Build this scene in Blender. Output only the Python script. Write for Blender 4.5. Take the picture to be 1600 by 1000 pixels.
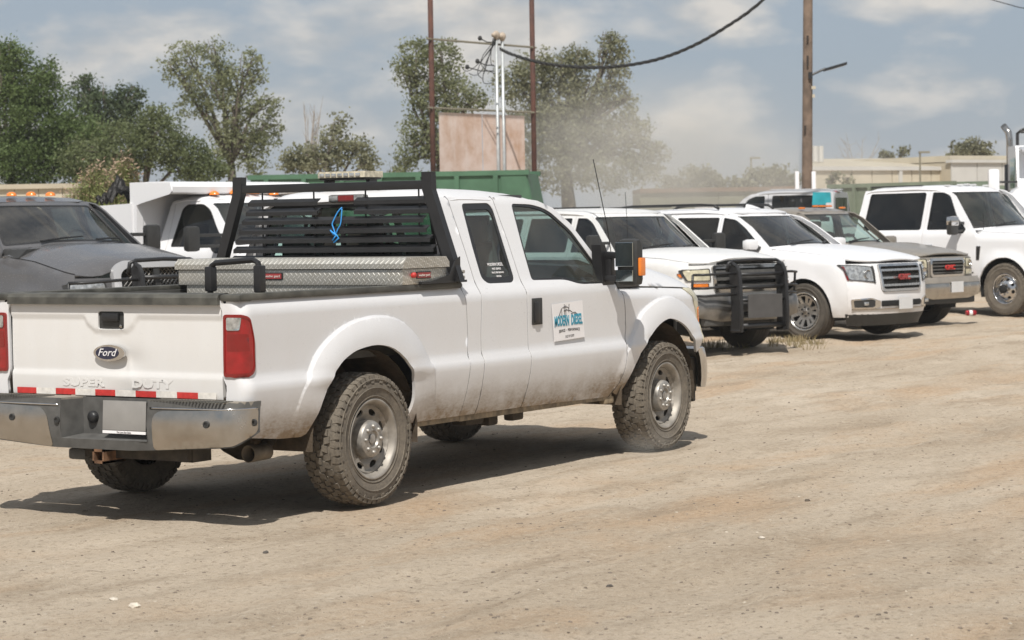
import bpy, bmesh, math, random
import numpy as np
from mathutils import Vector, Matrix, geometry
from math import pi, sin, cos, radians

for o in list(bpy.data.objects):
    bpy.data.objects.remove(o)
SC = bpy.context.scene
COL = SC.collection
rnd = random.Random(7)
RNG = np.random.default_rng(11)

# ------------------------------------------------------------------ camera
CAM = np.array([-11.0319, -8.8614, 1.6439])
YAW, PIT, ROLL, FPX = .560032, -.0416464, -.0158116, 3616.4
_F = np.array([cos(PIT)*cos(YAW), cos(PIT)*sin(YAW), sin(PIT)])
_R = np.array([sin(YAW), -cos(YAW), 0.0])
_U = np.cross(_R, _F)
_R2 = _R*cos(ROLL)+_U*sin(ROLL)
_U2 = -_R*sin(ROLL)+_U*cos(ROLL)
cd = bpy.data.cameras.new('camera')
cd.sensor_width = 36
cd.lens = 36*FPX/1600
cd.clip_start = .5
cd.clip_end = 5000
cd.dof.use_dof = True
cd.dof.focus_distance = 14.0
cd.dof.aperture_fstop = 6.5
co = bpy.data.objects.new('camera', cd)
COL.objects.link(co)
mm = Matrix.Identity(4)
for i in range(3):
    mm[i][0], mm[i][1], mm[i][2], mm[i][3] = _R2[i], _U2[i], -_F[i], CAM[i]
co.matrix_world = mm
SC.camera = co

# ------------------------------------------------------------------ sun, sky, exposure
SUND = Vector((.64, .34, -1.0)).normalized()
sl = bpy.data.lights.new('sun', 'SUN')
sl.energy = 4.5
sl.angle = radians(.53)
sl.color = (1.0, .96, .90)
so = bpy.data.objects.new('sun', sl)
so.rotation_euler = SUND.to_track_quat('-Z', 'Y').to_euler()
so.location = (-20, -10, 40)
COL.objects.link(so)
W = bpy.data.worlds.new('World')
SC.world = W
W.use_nodes = True
SC.view_settings.view_transform = 'Standard'
SC.view_settings.look = 'None'
SC.view_settings.exposure = .10
SC.view_settings.gamma = 1.0


class NT:
    """small helper round a node tree"""
    def __init__(s, tree):
        s.t = tree
        s.n = tree.nodes
        s.l = tree.links

    def add(s, typ, **kw):
        nd = s.n.new(typ)
        for k, v in kw.items():
            setattr(nd, k, v)
        return nd

    def set(s, sock, v):
        if isinstance(v, bpy.types.NodeSocket):
            s.l.new(v, sock)
        elif isinstance(v, (tuple, list)) and len(v) == 3 and sock.type == 'RGBA':
            sock.default_value = (*v, 1)
        else:
            sock.default_value = v

    def math(s, op, a, b=0.0, c=0.0, clamp=False):
        nd = s.add('ShaderNodeMath', operation=op, use_clamp=clamp)
        s.set(nd.inputs[0], a)
        s.set(nd.inputs[1], b)
        s.set(nd.inputs[2], c)
        return nd.outputs[0]

    def mix(s, f, a, b, blend='MIX'):
        nd = s.add('ShaderNodeMix', data_type='RGBA', blend_type=blend)
        s.set(nd.inputs[0], f)
        s.set(nd.inputs[6], a)
        s.set(nd.inputs[7], b)
        return nd.outputs[2]

    def ramp(s, v, stops):
        nd = s.add('ShaderNodeMapRange', clamp=True)
        s.set(nd.inputs[0], v)
        (a, fa), (b, fb) = stops
        nd.inputs[1].default_value, nd.inputs[2].default_value = a, b
        nd.inputs[3].default_value, nd.inputs[4].default_value = fa, fb
        return nd.outputs[0]

    def coord(s, kind='Object', scale=(1, 1, 1), loc=(0, 0, 0), rot=(0, 0, 0)):
        tc = s.add('ShaderNodeTexCoord')
        mp = s.add('ShaderNodeMapping')
        mp.inputs['Scale'].default_value = scale
        mp.inputs['Location'].default_value = loc
        mp.inputs['Rotation'].default_value = rot
        s.l.new(tc.outputs[kind], mp.inputs[0])
        return mp.outputs[0]

    def noise(s, vec, scale, detail=4, rough=.55, dist=0.0):
        nd = s.add('ShaderNodeTexNoise')
        s.l.new(vec, nd.inputs['Vector'])
        nd.inputs['Scale'].default_value = scale
        nd.inputs['Detail'].default_value = detail
        nd.inputs['Roughness'].default_value = rough
        nd.inputs['Distortion'].default_value = dist
        return nd.outputs['Fac']

    def bump(s, h, strength=.3, dist=.01, normal=None):
        nd = s.add('ShaderNodeBump')
        nd.inputs['Strength'].default_value = strength
        nd.inputs['Distance'].default_value = dist
        s.l.new(h, nd.inputs['Height'])
        if normal is not None:
            s.l.new(normal, nd.inputs['Normal'])
        return nd.outputs[0]


def new_mat(name):
    m = bpy.data.materials.new(name)
    m.use_nodes = True
    nt = NT(m.node_tree)
    return m, nt, m.node_tree.nodes['Principled BSDF']


def simple(name, col, rough=.5, metal=0.0, coat=0.0, var=.12, scale=8, bump=.0, bscale=60, spec=.5):
    m, nt, b = new_mat(name)
    v = nt.coord()
    n = nt.noise(v, scale, 5)
    f = nt.ramp(n, ((.3, 1-var), (.7, 1+var)))
    c = nt.mix(1.0, col, (1, 1, 1), 'MULTIPLY')
    mul = nt.add('ShaderNodeVectorMath', operation='SCALE')
    nt.l.new(c, mul.inputs[0])
    nt.l.new(f, mul.inputs['Scale'])
    nt.l.new(mul.outputs[0], b.inputs['Base Color'])
    nt.set(b.inputs['Roughness'], nt.ramp(n, ((.3, max(rough-.06, .02)), (.7, min(rough+.08, 1)))))
    b.inputs['Metallic'].default_value = metal
    b.inputs['Coat Weight'].default_value = coat
    b.inputs['Coat Roughness'].default_value = .08
    b.inputs['Specular IOR Level'].default_value = spec
    if bump:
        nt.l.new(nt.bump(nt.noise(v, bscale, 4), bump, .01), b.inputs['Normal'])
    return m


def paint(name, col, dirt=.5, dcol=(.27, .20, .13), zlo=.42, zhi=.85, rough=.32, film=.22):
    """car paint with dust film and splashed mud low down"""
    m, nt, b = new_mat(name)
    v = nt.coord()
    sep = nt.add('ShaderNodeSeparateXYZ')
    nt.l.new(v, sep.inputs[0])
    n1 = nt.noise(v, 2.2, 6, .65)
    n2 = nt.noise(nt.coord(scale=(9, 9, 22)), 3.0, 5, .7)
    n3 = nt.noise(nt.coord(scale=(3, 3, .7)), 3.0, 4, .6)
    low = nt.ramp(sep.outputs[2], ((zlo, 1), (zhi, 0)))
    low = nt.math('MULTIPLY', nt.math('POWER', low, 1.6), nt.ramp(n1, ((.35, .35), (.65, 1.3))))
    low = nt.math('MULTIPLY', low, nt.ramp(n2, ((.3, .7), (.7, 1.2))))
    low = nt.math('MULTIPLY', low, dirt, clamp=True)
    fl = nt.math('MULTIPLY', nt.ramp(n3, ((.35, .4), (.7, 1.0))), film)
    c = nt.mix(fl, col, (.50, .44, .36))
    c = nt.mix(low, c, dcol)
    nt.l.new(c, b.inputs['Base Color'])
    nt.set(b.inputs['Roughness'], nt.math('ADD', nt.math('MULTIPLY', low, .5), nt.ramp(n2, ((.3, rough-.07), (.7, rough+.1)))))
    b.inputs['Coat Weight'].default_value = .35
    b.inputs['Coat Roughness'].default_value = .12
    nt.l.new(nt.bump(nt.noise(v, 1.6, 2), .03, .015), b.inputs['Normal'])
    return m


def glass_mat(name, tint, refl=.9, ior=1.5, dust=.06):
    m, nt, b = new_mat(name)
    out = m.node_tree.nodes['Material Output']
    m.node_tree.nodes.remove(b)
    tr = nt.add('ShaderNodeBsdfTransparent')
    tr.inputs[0].default_value = (*tint, 1)
    gl = nt.add('ShaderNodeBsdfGlossy')
    gl.inputs['Roughness'].default_value = .03
    gl.inputs['Color'].default_value = (.95, .97, 1, 1)
    fr = nt.add('ShaderNodeFresnel')
    ge = nt.add('ShaderNodeNewGeometry')
    nt.l.new(nt.math('ADD', ior, nt.math('MULTIPLY', ge.outputs['Backfacing'], 1/ior-ior)), fr.inputs[0])
    mx = nt.add('ShaderNodeMixShader')
    nt.l.new(nt.math('MULTIPLY', fr.outputs[0], refl), mx.inputs[0])
    nt.l.new(tr.outputs[0], mx.inputs[1])
    nt.l.new(gl.outputs[0], mx.inputs[2])
    df = nt.add('ShaderNodeBsdfDiffuse')
    df.inputs[0].default_value = (.5, .46, .4, 1)
    m2 = nt.add('ShaderNodeMixShader')
    n = nt.noise(nt.coord(), 2.5, 5, .6)
    nt.l.new(nt.ramp(n, ((.35, dust*.3), (.75, dust*1.6))), m2.inputs[0])
    nt.l.new(mx.outputs[0], m2.inputs[1])
    nt.l.new(df.outputs[0], m2.inputs[2])
    nt.l.new(m2.outputs[0], out.inputs[0])
    return m


def treadplate(name, col=(.50, .485, .44)):
    m, nt, b = new_mat(name)
    v = nt.coord()
    sep = nt.add('ShaderNodeSeparateXYZ')
    nt.l.new(v, sep.inputs[0])
    k = 1/.026
    U = nt.math('MULTIPLY', nt.math('ADD', sep.outputs[1], nt.math('MULTIPLY', sep.outputs[0], 1.0)), k)
    V = nt.math('MULTIPLY', nt.math('SUBTRACT', sep.outputs[2], nt.math('MULTIPLY', sep.outputs[0], .6)), k)
    a = nt.math('MULTIPLY', nt.math('ADD', U, V), .7071)
    c = nt.math('MULTIPLY', nt.math('SUBTRACT', U, V), .7071)
    fa, fc = nt.math('FLOOR', a), nt.math('FLOOR', c)
    par = nt.math('MODULO', nt.math('ABSOLUTE', nt.math('ADD', fa, fc)), 2.0)
    ua = nt.math('SUBTRACT', nt.math('SUBTRACT', a, fa), .5)
    uc = nt.math('SUBTRACT', nt.math('SUBTRACT', c, fc), .5)

    def ell(p, q):
        return nt.math('ADD', nt.math('POWER', nt.math('DIVIDE', p, .60), 2.0), nt.math('POWER', nt.math('DIVIDE', q, .13), 2.0))
    d1, d2 = ell(ua, uc), ell(uc, ua)
    d = nt.math('ADD', nt.math('MULTIPLY', d1, par), nt.math('MULTIPLY', d2, nt.math('SUBTRACT', 1.0, par)))
    h = nt.ramp(d, ((.5, 1), (1.15, 0)))
    n = nt.noise(v, 7, 6, .65)
    cc = nt.mix(h, nt.mix(nt.ramp(n, ((.35, 0), (.7, .7))), col, (.34, .31, .25)), (.68, .66, .61))
    nt.l.new(cc, b.inputs['Base Color'])
    b.inputs['Metallic'].default_value = .6
    nt.set(b.inputs['Roughness'], nt.ramp(n, ((.3, .34), (.7, .5))))
    nt.l.new(nt.bump(h, .45, .003), b.inputs['Normal'])
    return m


M = {}
M['white'] = paint('white_paint', (.675, .675, .685), 1.35, film=.10, zlo=.40, zhi=.78)
M['white_far'] = paint('white_paint_clean', (.78, .78, .79), .35, film=.04)
M['white_old'] = paint('white_paint_aged', (.71, .71, .70), .5, film=.08)
M['tailgate_white'] = paint('tailgate_paint', (.68, .675, .665), .35, film=.17)
M['grey_paint'] = paint('dark_grey_paint', (.085, .085, .09), .35, film=.04, rough=.22)
M['pewter'] = paint('pewter_paint', (.16, .145, .125), .35, film=.25, rough=.38)
M['silver_paint'] = paint('silver_paint', (.42, .43, .45), .3, film=.12)
M['black'] = simple('black_metal', (.018, .018, .019), .42, spec=.45)
M['plastic'] = simple('black_plastic', (.030, .030, .029), .55, var=.2, scale=20)
M['greyplastic'] = simple('grey_plastic', (.085, .083, .078), .7, var=.25, scale=14)
M['cap'] = simple('weathered_cap', (.07, .068, .058), .65, var=.5, scale=10)
M['chrome'] = simple('chrome', (.62, .61, .60), .16, 1.0, var=.15, scale=5)
M['dullchrome'] = simple('dusty_chrome', (.46, .44, .41), .20, 1.0, var=.16, scale=7)
M['dark'] = simple('dark_void', (.010, .010, .010), .9)
M['tailpipe'] = simple('tail_pipe', (.15, .125, .095), .6, .4, var=.4, scale=12)
M['steptop'] = simple('dusty_step', (.24, .215, .18), .85, var=.3, scale=14)
M['worn_bumper'] = simple('worn_bumper', (.24, .23, .215), .34, .75, var=.25, scale=8)
M['under'] = simple('dirty_frame', (.055, .045, .034), .85, var=.5, scale=12, bump=.3)
M['underlight'] = simple('dusty_sill', (.22, .17, .11), .9, var=.5, scale=15, bump=.3)
M['rust'] = simple('rusty_steel', (.16, .085, .045), .85, var=.5, scale=20, bump=.3)
M['rim'] = simple('steel_wheel', (.30, .275, .24), .52, .35, var=.3, scale=10)
M['alloy'] = simple('alloy_wheel', (.55, .54, .52), .25, .9, var=.1)
M['hubcap'] = simple('hub_cap', (.36, .34, .31), .42, .55, var=.35, scale=18)
M['liner'] = simple('wheel_well', (.075, .056, .038), .95, var=.5, scale=9, bump=.4)
M['seat'] = simple('seat_cloth', (.09, .095, .10), .9)
M['interior'] = simple('interior_trim', (.06, .06, .062), .8)
M['red'] = simple('red_lens', (.27, .006, .008), .14, coat=.7, var=.2, scale=14)
M['redd'] = simple('dark_red_lens', (.20, .006, .006), .2, coat=.6)
M['amber'] = simple('amber_lens', (.75, .20, .02), .25, coat=.5)
M['clearlens'] = simple('clear_lens', (.42, .43, .43), .10, .55, coat=.9, var=.5, scale=26)
M['oldlens'] = simple('hazed_lens', (.50, .46, .33), .28, coat=.5, var=.3, scale=9)
M['tape_red'] = simple('tape_red', (.50, .035, .03), .5, var=.2, scale=30)
M['tape_white'] = simple('tape_white', (.66, .63, .58), .5, var=.15, scale=30)
M['plate'] = simple('plate_grey', (.26, .25, .235), .55, var=.1)
M['plate_light'] = simple('plate_light', (.60, .60, .60), .5, var=.05)
M['ink'] = simple('ink_black', (.02, .02, .02), .5)
M['teal'] = simple('ink_teal', (.03, .26, .37), .5)
M['decal'] = simple('decal_white', (.80, .78, .78), .4, var=.03)
M['blue_oval'] = simple('blue_oval', (.012, .016, .045), .2, coat=.6)
M['badge_red'] = simple('badge_red', (.30, .04, .04), .35)
M['beacon'] = simple('beacon_lens', (.52, .47, .36), .35, var=.35, scale=35)
M['twine'] = simple('blue_twine', (.04, .30, .72), .7)
M['plate_alu'] = treadplate('tread_plate')
M['glass'] = glass_mat('tinted_glass', (.64, .78, .74), .8)
M['privacy'] = glass_mat('dark_glass', (.07, .085, .09), .9, dust=.025)
M['wglass'] = glass_mat('windscreen_glass', (.44, .54, .53), 1.0, ior=1.55, dust=.05)
M['mirror'] = simple('mirror_glass', (.45, .5, .5), .03, 1.0, var=.02)


def tyre_mat(name, mud):
    m, nt, b = new_mat(name)
    v = nt.coord()
    n = nt.noise(v, 9, 6, .7)
    n2 = nt.noise(v, 60, 3, .6)
    f = nt.math('MULTIPLY', nt.ramp(nt.math('ADD', nt.math('MULTIPLY', n, .6), nt.math('MULTIPLY', n2, .4)), ((.35, .45), (.62, 1.0))), mud)
    nt.l.new(nt.mix(f, (.028, .026, .025), (.230, .195, .150)), b.inputs['Base Color'])
    b.inputs['Roughness'].default_value = .9
    nt.l.new(nt.bump(n2, .35, .006), b.inputs['Normal'])
    return m


M['tyre'] = tyre_mat('muddy_rubber', .76)
M['tyre_clean'] = tyre_mat('dusty_rubber', .38)


# ------------------------------------------------------------------ mesh tools
def link(name, me, parent=None, mats=(), smooth=False):
    o = bpy.data.objects.new(name, me)
    COL.objects.link(o)
    for m in mats:
        me.materials.append(m)
    if parent is not None:
        o.parent = parent
    if smooth:
        me.polygons.foreach_set('use_smooth', [True]*len(me.polygons))
    return o


def tag(o, label=None, cat=None, group=None, kind=None):
    if label:
        o['label'] = label
    if cat:
        o['category'] = cat
    if group:
        o['group'] = group
    if kind:
        o['kind'] = kind
    return o


def thing(name, label, cat, loc=(0, 0, 0), rotz=0.0, scale=1.0, group=None):
    o = bpy.data.objects.new(name, None)
    COL.objects.link(o)
    o.empty_display_size = .2
    o.location = loc
    o.rotation_euler = (0, 0, rotz)
    o.scale = (scale,)*3
    return tag(o, label, cat, group)


class MB:
    """collects shapes for one mesh"""
    def __init__(s):
        s.v, s.f = [], []

    def add(s, vs, fs):
        k = len(s.v)
        s.v += [tuple(p) for p in vs]
        s.f += [tuple(i+k for i in f) for f in fs]
        return s

    def box(s, c, size, rot=(0, 0, 0), b=0.0):
        hx, hy, hz = [q/2 for q in size]
        R = Matrix.Rotation(rot[2], 3, 'Z') @ Matrix.Rotation(rot[1], 3, 'Y') @ Matrix.Rotation(rot[0], 3, 'X')
        if b <= 0:
            vs = [Vector((x, y, z)) for x in (-hx, hx) for y in (-hy, hy) for z in (-hz, hz)]
            fs = [(0, 1, 3, 2), (4, 6, 7, 5), (0, 4, 5, 1), (2, 3, 7, 6), (0, 2, 6, 4), (1, 5, 7, 3)]
        else:
            b = min(b, hx*.9, hy*.9, hz*.9)
            bm = bmesh.new()
            bmesh.ops.create_cube(bm, size=1)
            for q in bm.verts:
                q.co = Vector((q.co.x*2*hx, q.co.y*2*hy, q.co.z*2*hz))
            bmesh.ops.bevel(bm, geom=bm.edges[:], offset=b, segments=2, affect='EDGES', profile=.6)
            bm.verts.index_update()
            vs = [q.co.copy() for q in bm.verts]
            fs = [[q.index for q in f.verts] for f in bm.faces]
            bm.free()
        c = Vector(c)
        return s.add([R @ q + c for q in vs], fs)

    def tube(s, pts, r, n=8, cap=True, closed=False):
        pts = [Vector(p) for p in pts]
        m = len(pts)
        rs = r if isinstance(r, (list, tuple)) else [r]*m
        rings = []
        up = None
        for i, p in enumerate(pts):
            if closed:
                t = pts[(i+1) % m]-pts[i-1]
            else:
                t = pts[min(i+1, m-1)]-pts[max(i-1, 0)]
            t.normalize()
            if up is None:
                up = Vector((0, 0, 1)) if abs(t.z) < .9 else Vector((1, 0, 0))
            a = t.cross(up)
            if a.length < 1e-4:
                a = t.orthogonal()
            a.normalize()
            bb = a.cross(t)
            up = bb
            rings.append([p + (a*cos(2*pi*k/n)+bb*sin(2*pi*k/n))*rs[i] for k in range(n)])
        vs = [q for ring in rings for q in ring]
        fs = []
        for i in range(m if closed else m-1):
            j = (i+1) % m
            for k in range(n):
                fs.append((i*n+k, i*n+(k+1) % n, j*n+(k+1) % n, j*n+k))
        if cap and not closed:
            fs.append(tuple(range(n-1, -1, -1)))
            fs.append(tuple((m-1)*n+k for k in range(n)))
        return s.add(vs, fs)

    def lathe(s, prof, n=32, c=(0, 0, 0), axis='y', closed=False):
        """prof: list of (radius, along)"""
        vs, fs = [], []
        m = len(prof)
        for k in range(n):
            a = 2*pi*k/n
            for r, h in prof:
                if axis == 'y':
                    vs.append((c[0]+r*cos(a), c[1]+h, c[2]+r*sin(a)))
                elif axis == 'x':
                    vs.append((c[0]+h, c[1]+r*cos(a), c[2]+r*sin(a)))
                else:
                    vs.append((c[0]+r*cos(a), c[1]+r*sin(a), c[2]+h))
        for k in range(n):
            j = (k+1) % n
            for i in range(m if closed else m-1):
                i2 = (i+1) % m
                fs.append((k*m+i, k*m+i2, j*m+i2, j*m+i))
        return s.add(vs, fs)

    def prism(s, poly, y0, y1, axis='y'):
        """extrude a 2-d polygon (x,z) along y, (y,z) along x or (x,y) along z"""
        n = len(poly)

        def P(a, b, h):
            return {'y': (a, h, b), 'x': (h, a, b), 'z': (a, b, h)}[axis]
        vs = [P(a, b, y0) for a, b in poly]+[P(a, b, y1) for a, b in poly]
        fs = [tuple(range(n)), tuple(range(2*n-1, n-1, -1))]
        fs += [(i, i+n, (i+1) % n+n, (i+1) % n) for i in range(n)]
        return s.add(vs, fs)

    def build(s, name, mat, parent=None, smooth=False, label=None, auto=None):
        me = bpy.data.meshes.new(name)
        me.from_pydata([tuple(q) for q in s.v], [], s.f)
        bm = bmesh.new()
        bm.from_mesh(me)
        bmesh.ops.recalc_face_normals(bm, faces=bm.faces)
        if auto is not None:
            for e in bm.edges:
                if len(e.link_faces) == 2 and e.calc_face_angle(0) > auto:
                    e.smooth = False
            smooth = True
        bm.to_mesh(me)
        bm.free()
        o = link(name, me, parent, [mat] if mat else [], smooth)
        if label:
            o['label'] = label
        return o


def inside(px, py, poly):
    poly = np.asarray(poly)
    x0, y0 = poly[:, 0], poly[:, 1]
    x1, y1 = np.roll(x0, -1), np.roll(y0, -1)
    px, py = px[:, None], py[:, None]
    c = ((y0 > py) != (y1 > py))
    with np.errstate(divide='ignore', invalid='ignore'):
        xi = (x1-x0)*(py-y0)/(y1-y0)+x0
    return (np.sum(c & (px < xi), axis=1) % 2) == 1


def resample(poly, step, closed=True):
    out = []
    n = len(poly)
    for i in range(n if closed else n-1):
        a, b = np.array(poly[i], float), np.array(poly[(i+1) % n], float)
        k = max(1, int(math.ceil(np.linalg.norm(b-a)/step)))
        for j in range(k):
            out.append(a+(b-a)*j/k)
    if not closed:
        out.append(np.array(poly[-1], float))
    return out


def rpoly(pts, r, seg=4):
    """round the corners of a polygon"""
    n = len(pts)
    out = []
    for i in range(n):
        p = np.array(pts[i], float)
        a = np.array(pts[i-1], float)-p
        b = np.array(pts[(i+1) % n], float)-p
        la, lb = np.linalg.norm(a), np.linalg.norm(b)
        rr = r[i] if isinstance(r, (list, tuple)) else r
        d = min(rr, la*.45, lb*.45)
        if d < 1e-4:
            out.append(tuple(p))
            continue
        p0, p2 = p+a/la*d, p+b/lb*d
        for k in range(seg+1):
            t = k/seg
            out.append(tuple((1-t)**2*p0+2*t*(1-t)*p+t*t*p2))
    return out


def smoothline(pts, k=4):
    """catmull-rom through the points"""
    P = [np.array(p, float) for p in pts]
    P = [2*P[0]-P[1]]+P+[2*P[-1]-P[-2]]
    out = []
    for i in range(1, len(P)-2):
        for j in range(k):
            t = j/k
            out.append(tuple(.5*((2*P[i])+(-P[i-1]+P[i+1])*t+(2*P[i-1]-5*P[i]+4*P[i+1]-P[i+2])*t*t+(-P[i-1]+3*P[i]-3*P[i+1]+P[i+2])*t**3)))
    out.append(tuple(P[-2]))
    return out


def cdt(outer, holes, step, extra=None):
    outer = resample(outer, step)
    holes = [resample(h, step) for h in holes]
    pts, edges = [], []
    for lp in [outer]+holes:
        k = len(pts)
        n = len(lp)
        pts += [Vector((float(p[0]), float(p[1]))) for p in lp]
        edges += [(k+i, k+(i+1) % n) for i in range(n)]
    B = np.array([(p.x, p.y) for p in pts])
    lo, hi = B.min(0), B.max(0)
    gx = np.arange(lo[0]+step/2, hi[0], step)
    gy = np.arange(lo[1]+step/2, hi[1], step)
    if len(gx) and len(gy):
        GX, GY = np.meshgrid(gx, gy)
        GX = GX+(np.arange(len(gy)) % 2)[:, None]*step*.5
        g = np.stack([GX.ravel(), GY.ravel()], 1)
        ok = inside(g[:, 0], g[:, 1], outer)
        for h in holes:
            ok &= ~inside(g[:, 0], g[:, 1], h)
        g = g[ok]
        if len(g):
            keep = np.ones(len(g), bool)
            for s0 in range(0, len(g), 2000):
                d = np.min(np.sum((g[s0:s0+2000, None, :]-B[None])**2, 2), 1)
                keep[s0:s0+2000] = d > (step*.45)**2
            pts += [Vector((float(a), float(b))) for a, b in g[keep]]
    if extra is not None:
        e = np.array(extra)
        ok = inside(e[:, 0], e[:, 1], outer)
        for h in holes:
            ok &= ~inside(e[:, 0], e[:, 1], h)
        for a, b in e[ok]:
            if np.min((B[:, 0]-a)**2+(B[:, 1]-b)**2) > .006**2:
                pts.append(Vector((float(a), float(b))))
    r = geometry.delaunay_2d_cdt(pts, edges, [], 0, 1e-6)
    V = np.array([(p.x, p.y) for p in r[0]])
    Fc = np.array([f for f in r[2] if len(f) == 3])
    c = V[Fc].mean(1)
    ok = inside(c[:, 0], c[:, 1], outer)
    for h in holes:
        ok &= ~inside(c[:, 0], c[:, 1], h)
    return V, Fc[ok]


def panel(name, outer, holes, fn, mat, parent, step=.05, depth=.015, off=0.0, label=None, smooth=True, toward=None, extra=None):
    """a curved sheet: 2-d outline with holes, mapped to 3-d by fn, with a turned-in rim"""
    V2, Fc = cdt(outer, holes, step, extra)
    P = np.asarray(fn(V2), float)
    N = np.zeros_like(P)
    tn = np.cross(P[Fc[:, 1]]-P[Fc[:, 0]], P[Fc[:, 2]]-P[Fc[:, 0]])
    for k in range(3):
        np.add.at(N, Fc[:, k], tn)
    N /= (np.linalg.norm(N, axis=1, keepdims=True)+1e-12)
    # outward: away from 'toward' point (default the vehicle's middle)
    ctr = np.array(toward if toward is not None else (P[:, 0].mean(), 0.0, .75))
    if ((P-ctr)*N).sum() < 0:
        N = -N
        Fc = Fc[:, ::-1]
    P = P+N*off
    ed = {}
    for f in Fc:
        for a, b in ((f[0], f[1]), (f[1], f[2]), (f[2], f[0])):
            if (b, a) in ed:
                del ed[(b, a)]
            else:
                ed[(a, b)] = 1
    verts = [tuple(p) for p in P]
    faces = [tuple(int(i) for i in f) for f in Fc]
    if depth > 0:
        mp = {}
        for a, b in ed:
            for i in (a, b):
                if i not in mp:
                    mp[i] = len(verts)
                    verts.append(tuple(P[i]))
                    verts.append(tuple(P[i]-N[i]*depth))
        for a, b in ed:
            faces.append((mp[b], mp[a], mp[a]+1, mp[b]+1))
    me = bpy.data.meshes.new(name)
    me.from_pydata(verts, [], faces)
    me.validate()
    o = link(name, me, parent, [mat], smooth)
    if label:
        o['label'] = label
    return o


def text_mesh(name, s, size, mat, parent, fn, ext=.002, align='CENTER', sx=1.0, bold=0.0, label=None, sub=True, shear=0.0):
    """lettering as thin geometry; fn maps (u along, v up, w out) arrays to 3-d"""
    cu = bpy.data.curves.new(name+'_c', 'FONT')
    cu.body = s
    cu.size = size
    cu.align_x = align
    cu.align_y = 'CENTER'
    cu.extrude = ext/2
    cu.offset = bold
    cu.shear = shear
    cu.resolution_u = 2
    to = bpy.data.objects.new(name+'_t', cu)
    COL.objects.link(to)
    dg = bpy.context.evaluated_depsgraph_get()
    dg.update()
    me = bpy.data.meshes.new_from_object(to.evaluated_get(dg))
    bpy.data.objects.remove(to)
    bpy.data.curves.remove(cu)
    if sub and len(me.vertices):
        bm = bmesh.new()
        bm.from_mesh(me)
        bmesh.ops.triangulate(bm, faces=[f for f in bm.faces if len(f.verts) > 4])
        bm.to_mesh(me)
        bm.free()
    n = len(me.vertices)
    a = np.zeros(n*3)
    me.vertices.foreach_get('co', a)
    a = a.reshape(-1, 3)
    q = np.asarray(fn(a[:, 0]*sx, a[:, 1], a[:, 2]+ext/2), float)
    me.vertices.foreach_set('co', q.ravel())
    me.update()
    me.name = name
    me.materials.clear()
    o = link(name, me, parent, [mat])
    if label:
        o['label'] = label
    return o


def frame_map(o, u, v):
    o, u, v = np.array(o, float), np.array(u, float), np.array(v, float)
    u /= np.linalg.norm(u)
    v /= np.linalg.norm(v)
    w = np.cross(u, v)
    return lambda a, b, c: o+a[:, None]*u+b[:, None]*v+c[:, None]*w


def copy_tree(o, parent=None):
    c = o.copy()
    COL.objects.link(c)
    if parent is not None:
        c.parent = parent
    for ch in [q for q in bpy.data.objects if q.parent == o]:
        copy_tree(ch, c)
    return c


# ------------------------------------------------------------------ wheels
WHEELS = {}


def tyre_mesh(R, w, rb, lugs, key):
    """tyre carcass and tread as two meshes, axis y, outer face towards -y"""
    hw = w/2
    G_ = .011 if lugs else .006
    pr = [(rb-.005, -.80*hw), (rb+.010, -.90*hw), (rb+.02, -.93*hw), (rb+(R-rb)*.45, -1.03*hw), (rb+(R-rb)*.50, -1.04*hw), (rb+(R-rb)*.62, -1.01*hw), (R-.035, -.96*hw), (R-.012-G_, -.90*hw), (R-.004-G_, -.78*hw), (R-G_, -.4*hw), (R-G_, 0)]
    pr = pr+[(r, -y) for r, y in pr[-2::-1]]
    t = MB().lathe(pr, 64)
    for q in range(3):   # raised ribs and rim guard on the sidewall
        rr = rb+(R-rb)*(.16+.3*q)
        yy = -hw*(.955+.085*min(q, 1))-.002
        t.lathe([(rr-.004, yy+.004), (rr-.002, yy-.001), (rr+.002, yy-.001), (rr+.004, yy+.004)], 48)
    tr = MB()
    n = 50 if lugs else 76
    h = .009 if lugs else .005
    rows = [(-.80, .34, 0), (-.40, .30, .5), (0, .30, 0), (.40, .30, .5), (.80, .34, 0)]
    for ri, (yc, yw, ph) in enumerate(rows):
        for k in range(n):
            a = 2*pi*(k+ph)/n
            da = 2*pi/n*(.39 if lugs else .44)
            sh = (.25*da if k % 2 else -.25*da) if lugs else 0
            y0, y1 = (yc-yw/2)*hw, (yc+yw/2)*hw
            if lugs and abs(yc) < .5:
                y0 += .008*(1 if k % 2 else -1)
                y1 += .008*(1 if k % 2 else -1)
            rt = R - (.010 if abs(yc) > .5 else .0)
            vs = []
            for (ya, top0) in ((y0, 0), (y1, 0)):
                for aa in (a-da+sh*(1 if ya == y0 else -1), a+da+sh*(1 if ya == y0 else -1)):
                    edge = abs(ya) > .9*hw
                    r1 = (rt-(.006 if edge else 0)) if abs(yc) > .5 else rt
                    r0 = R-.03
                    for r in (r0, r1):
                        vs.append((r*cos(aa), ya, r*sin(aa)))
            tr.add(vs, [(1, 3, 7, 5), (0, 1, 5, 4), (2, 6, 7, 3), (0, 2, 3, 1), (4, 5, 7, 6)])
            if lugs and abs(yc) > .5:   # lug wraps down the shoulder
                s = -1 if yc < 0 else 1
                L = .045 if k % 2 else .030
                vs = []
                for r, yy in ((R-.014, .965*hw), (R-.016-L, 1.035*hw)):
                    for aa in (a-da*.85, a+da*.85):
                        vs.append((r*cos(aa), s*(yy-.02), r*sin(aa)))
                        vs.append((r*cos(aa), s*(yy+.003), r*sin(aa)))
                tr.add(vs, [(1, 3, 7, 5), (0, 1, 5, 4), (2, 6, 7, 3), (4, 5, 7, 6), (0, 2, 3, 1)])
    return t, tr


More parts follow.
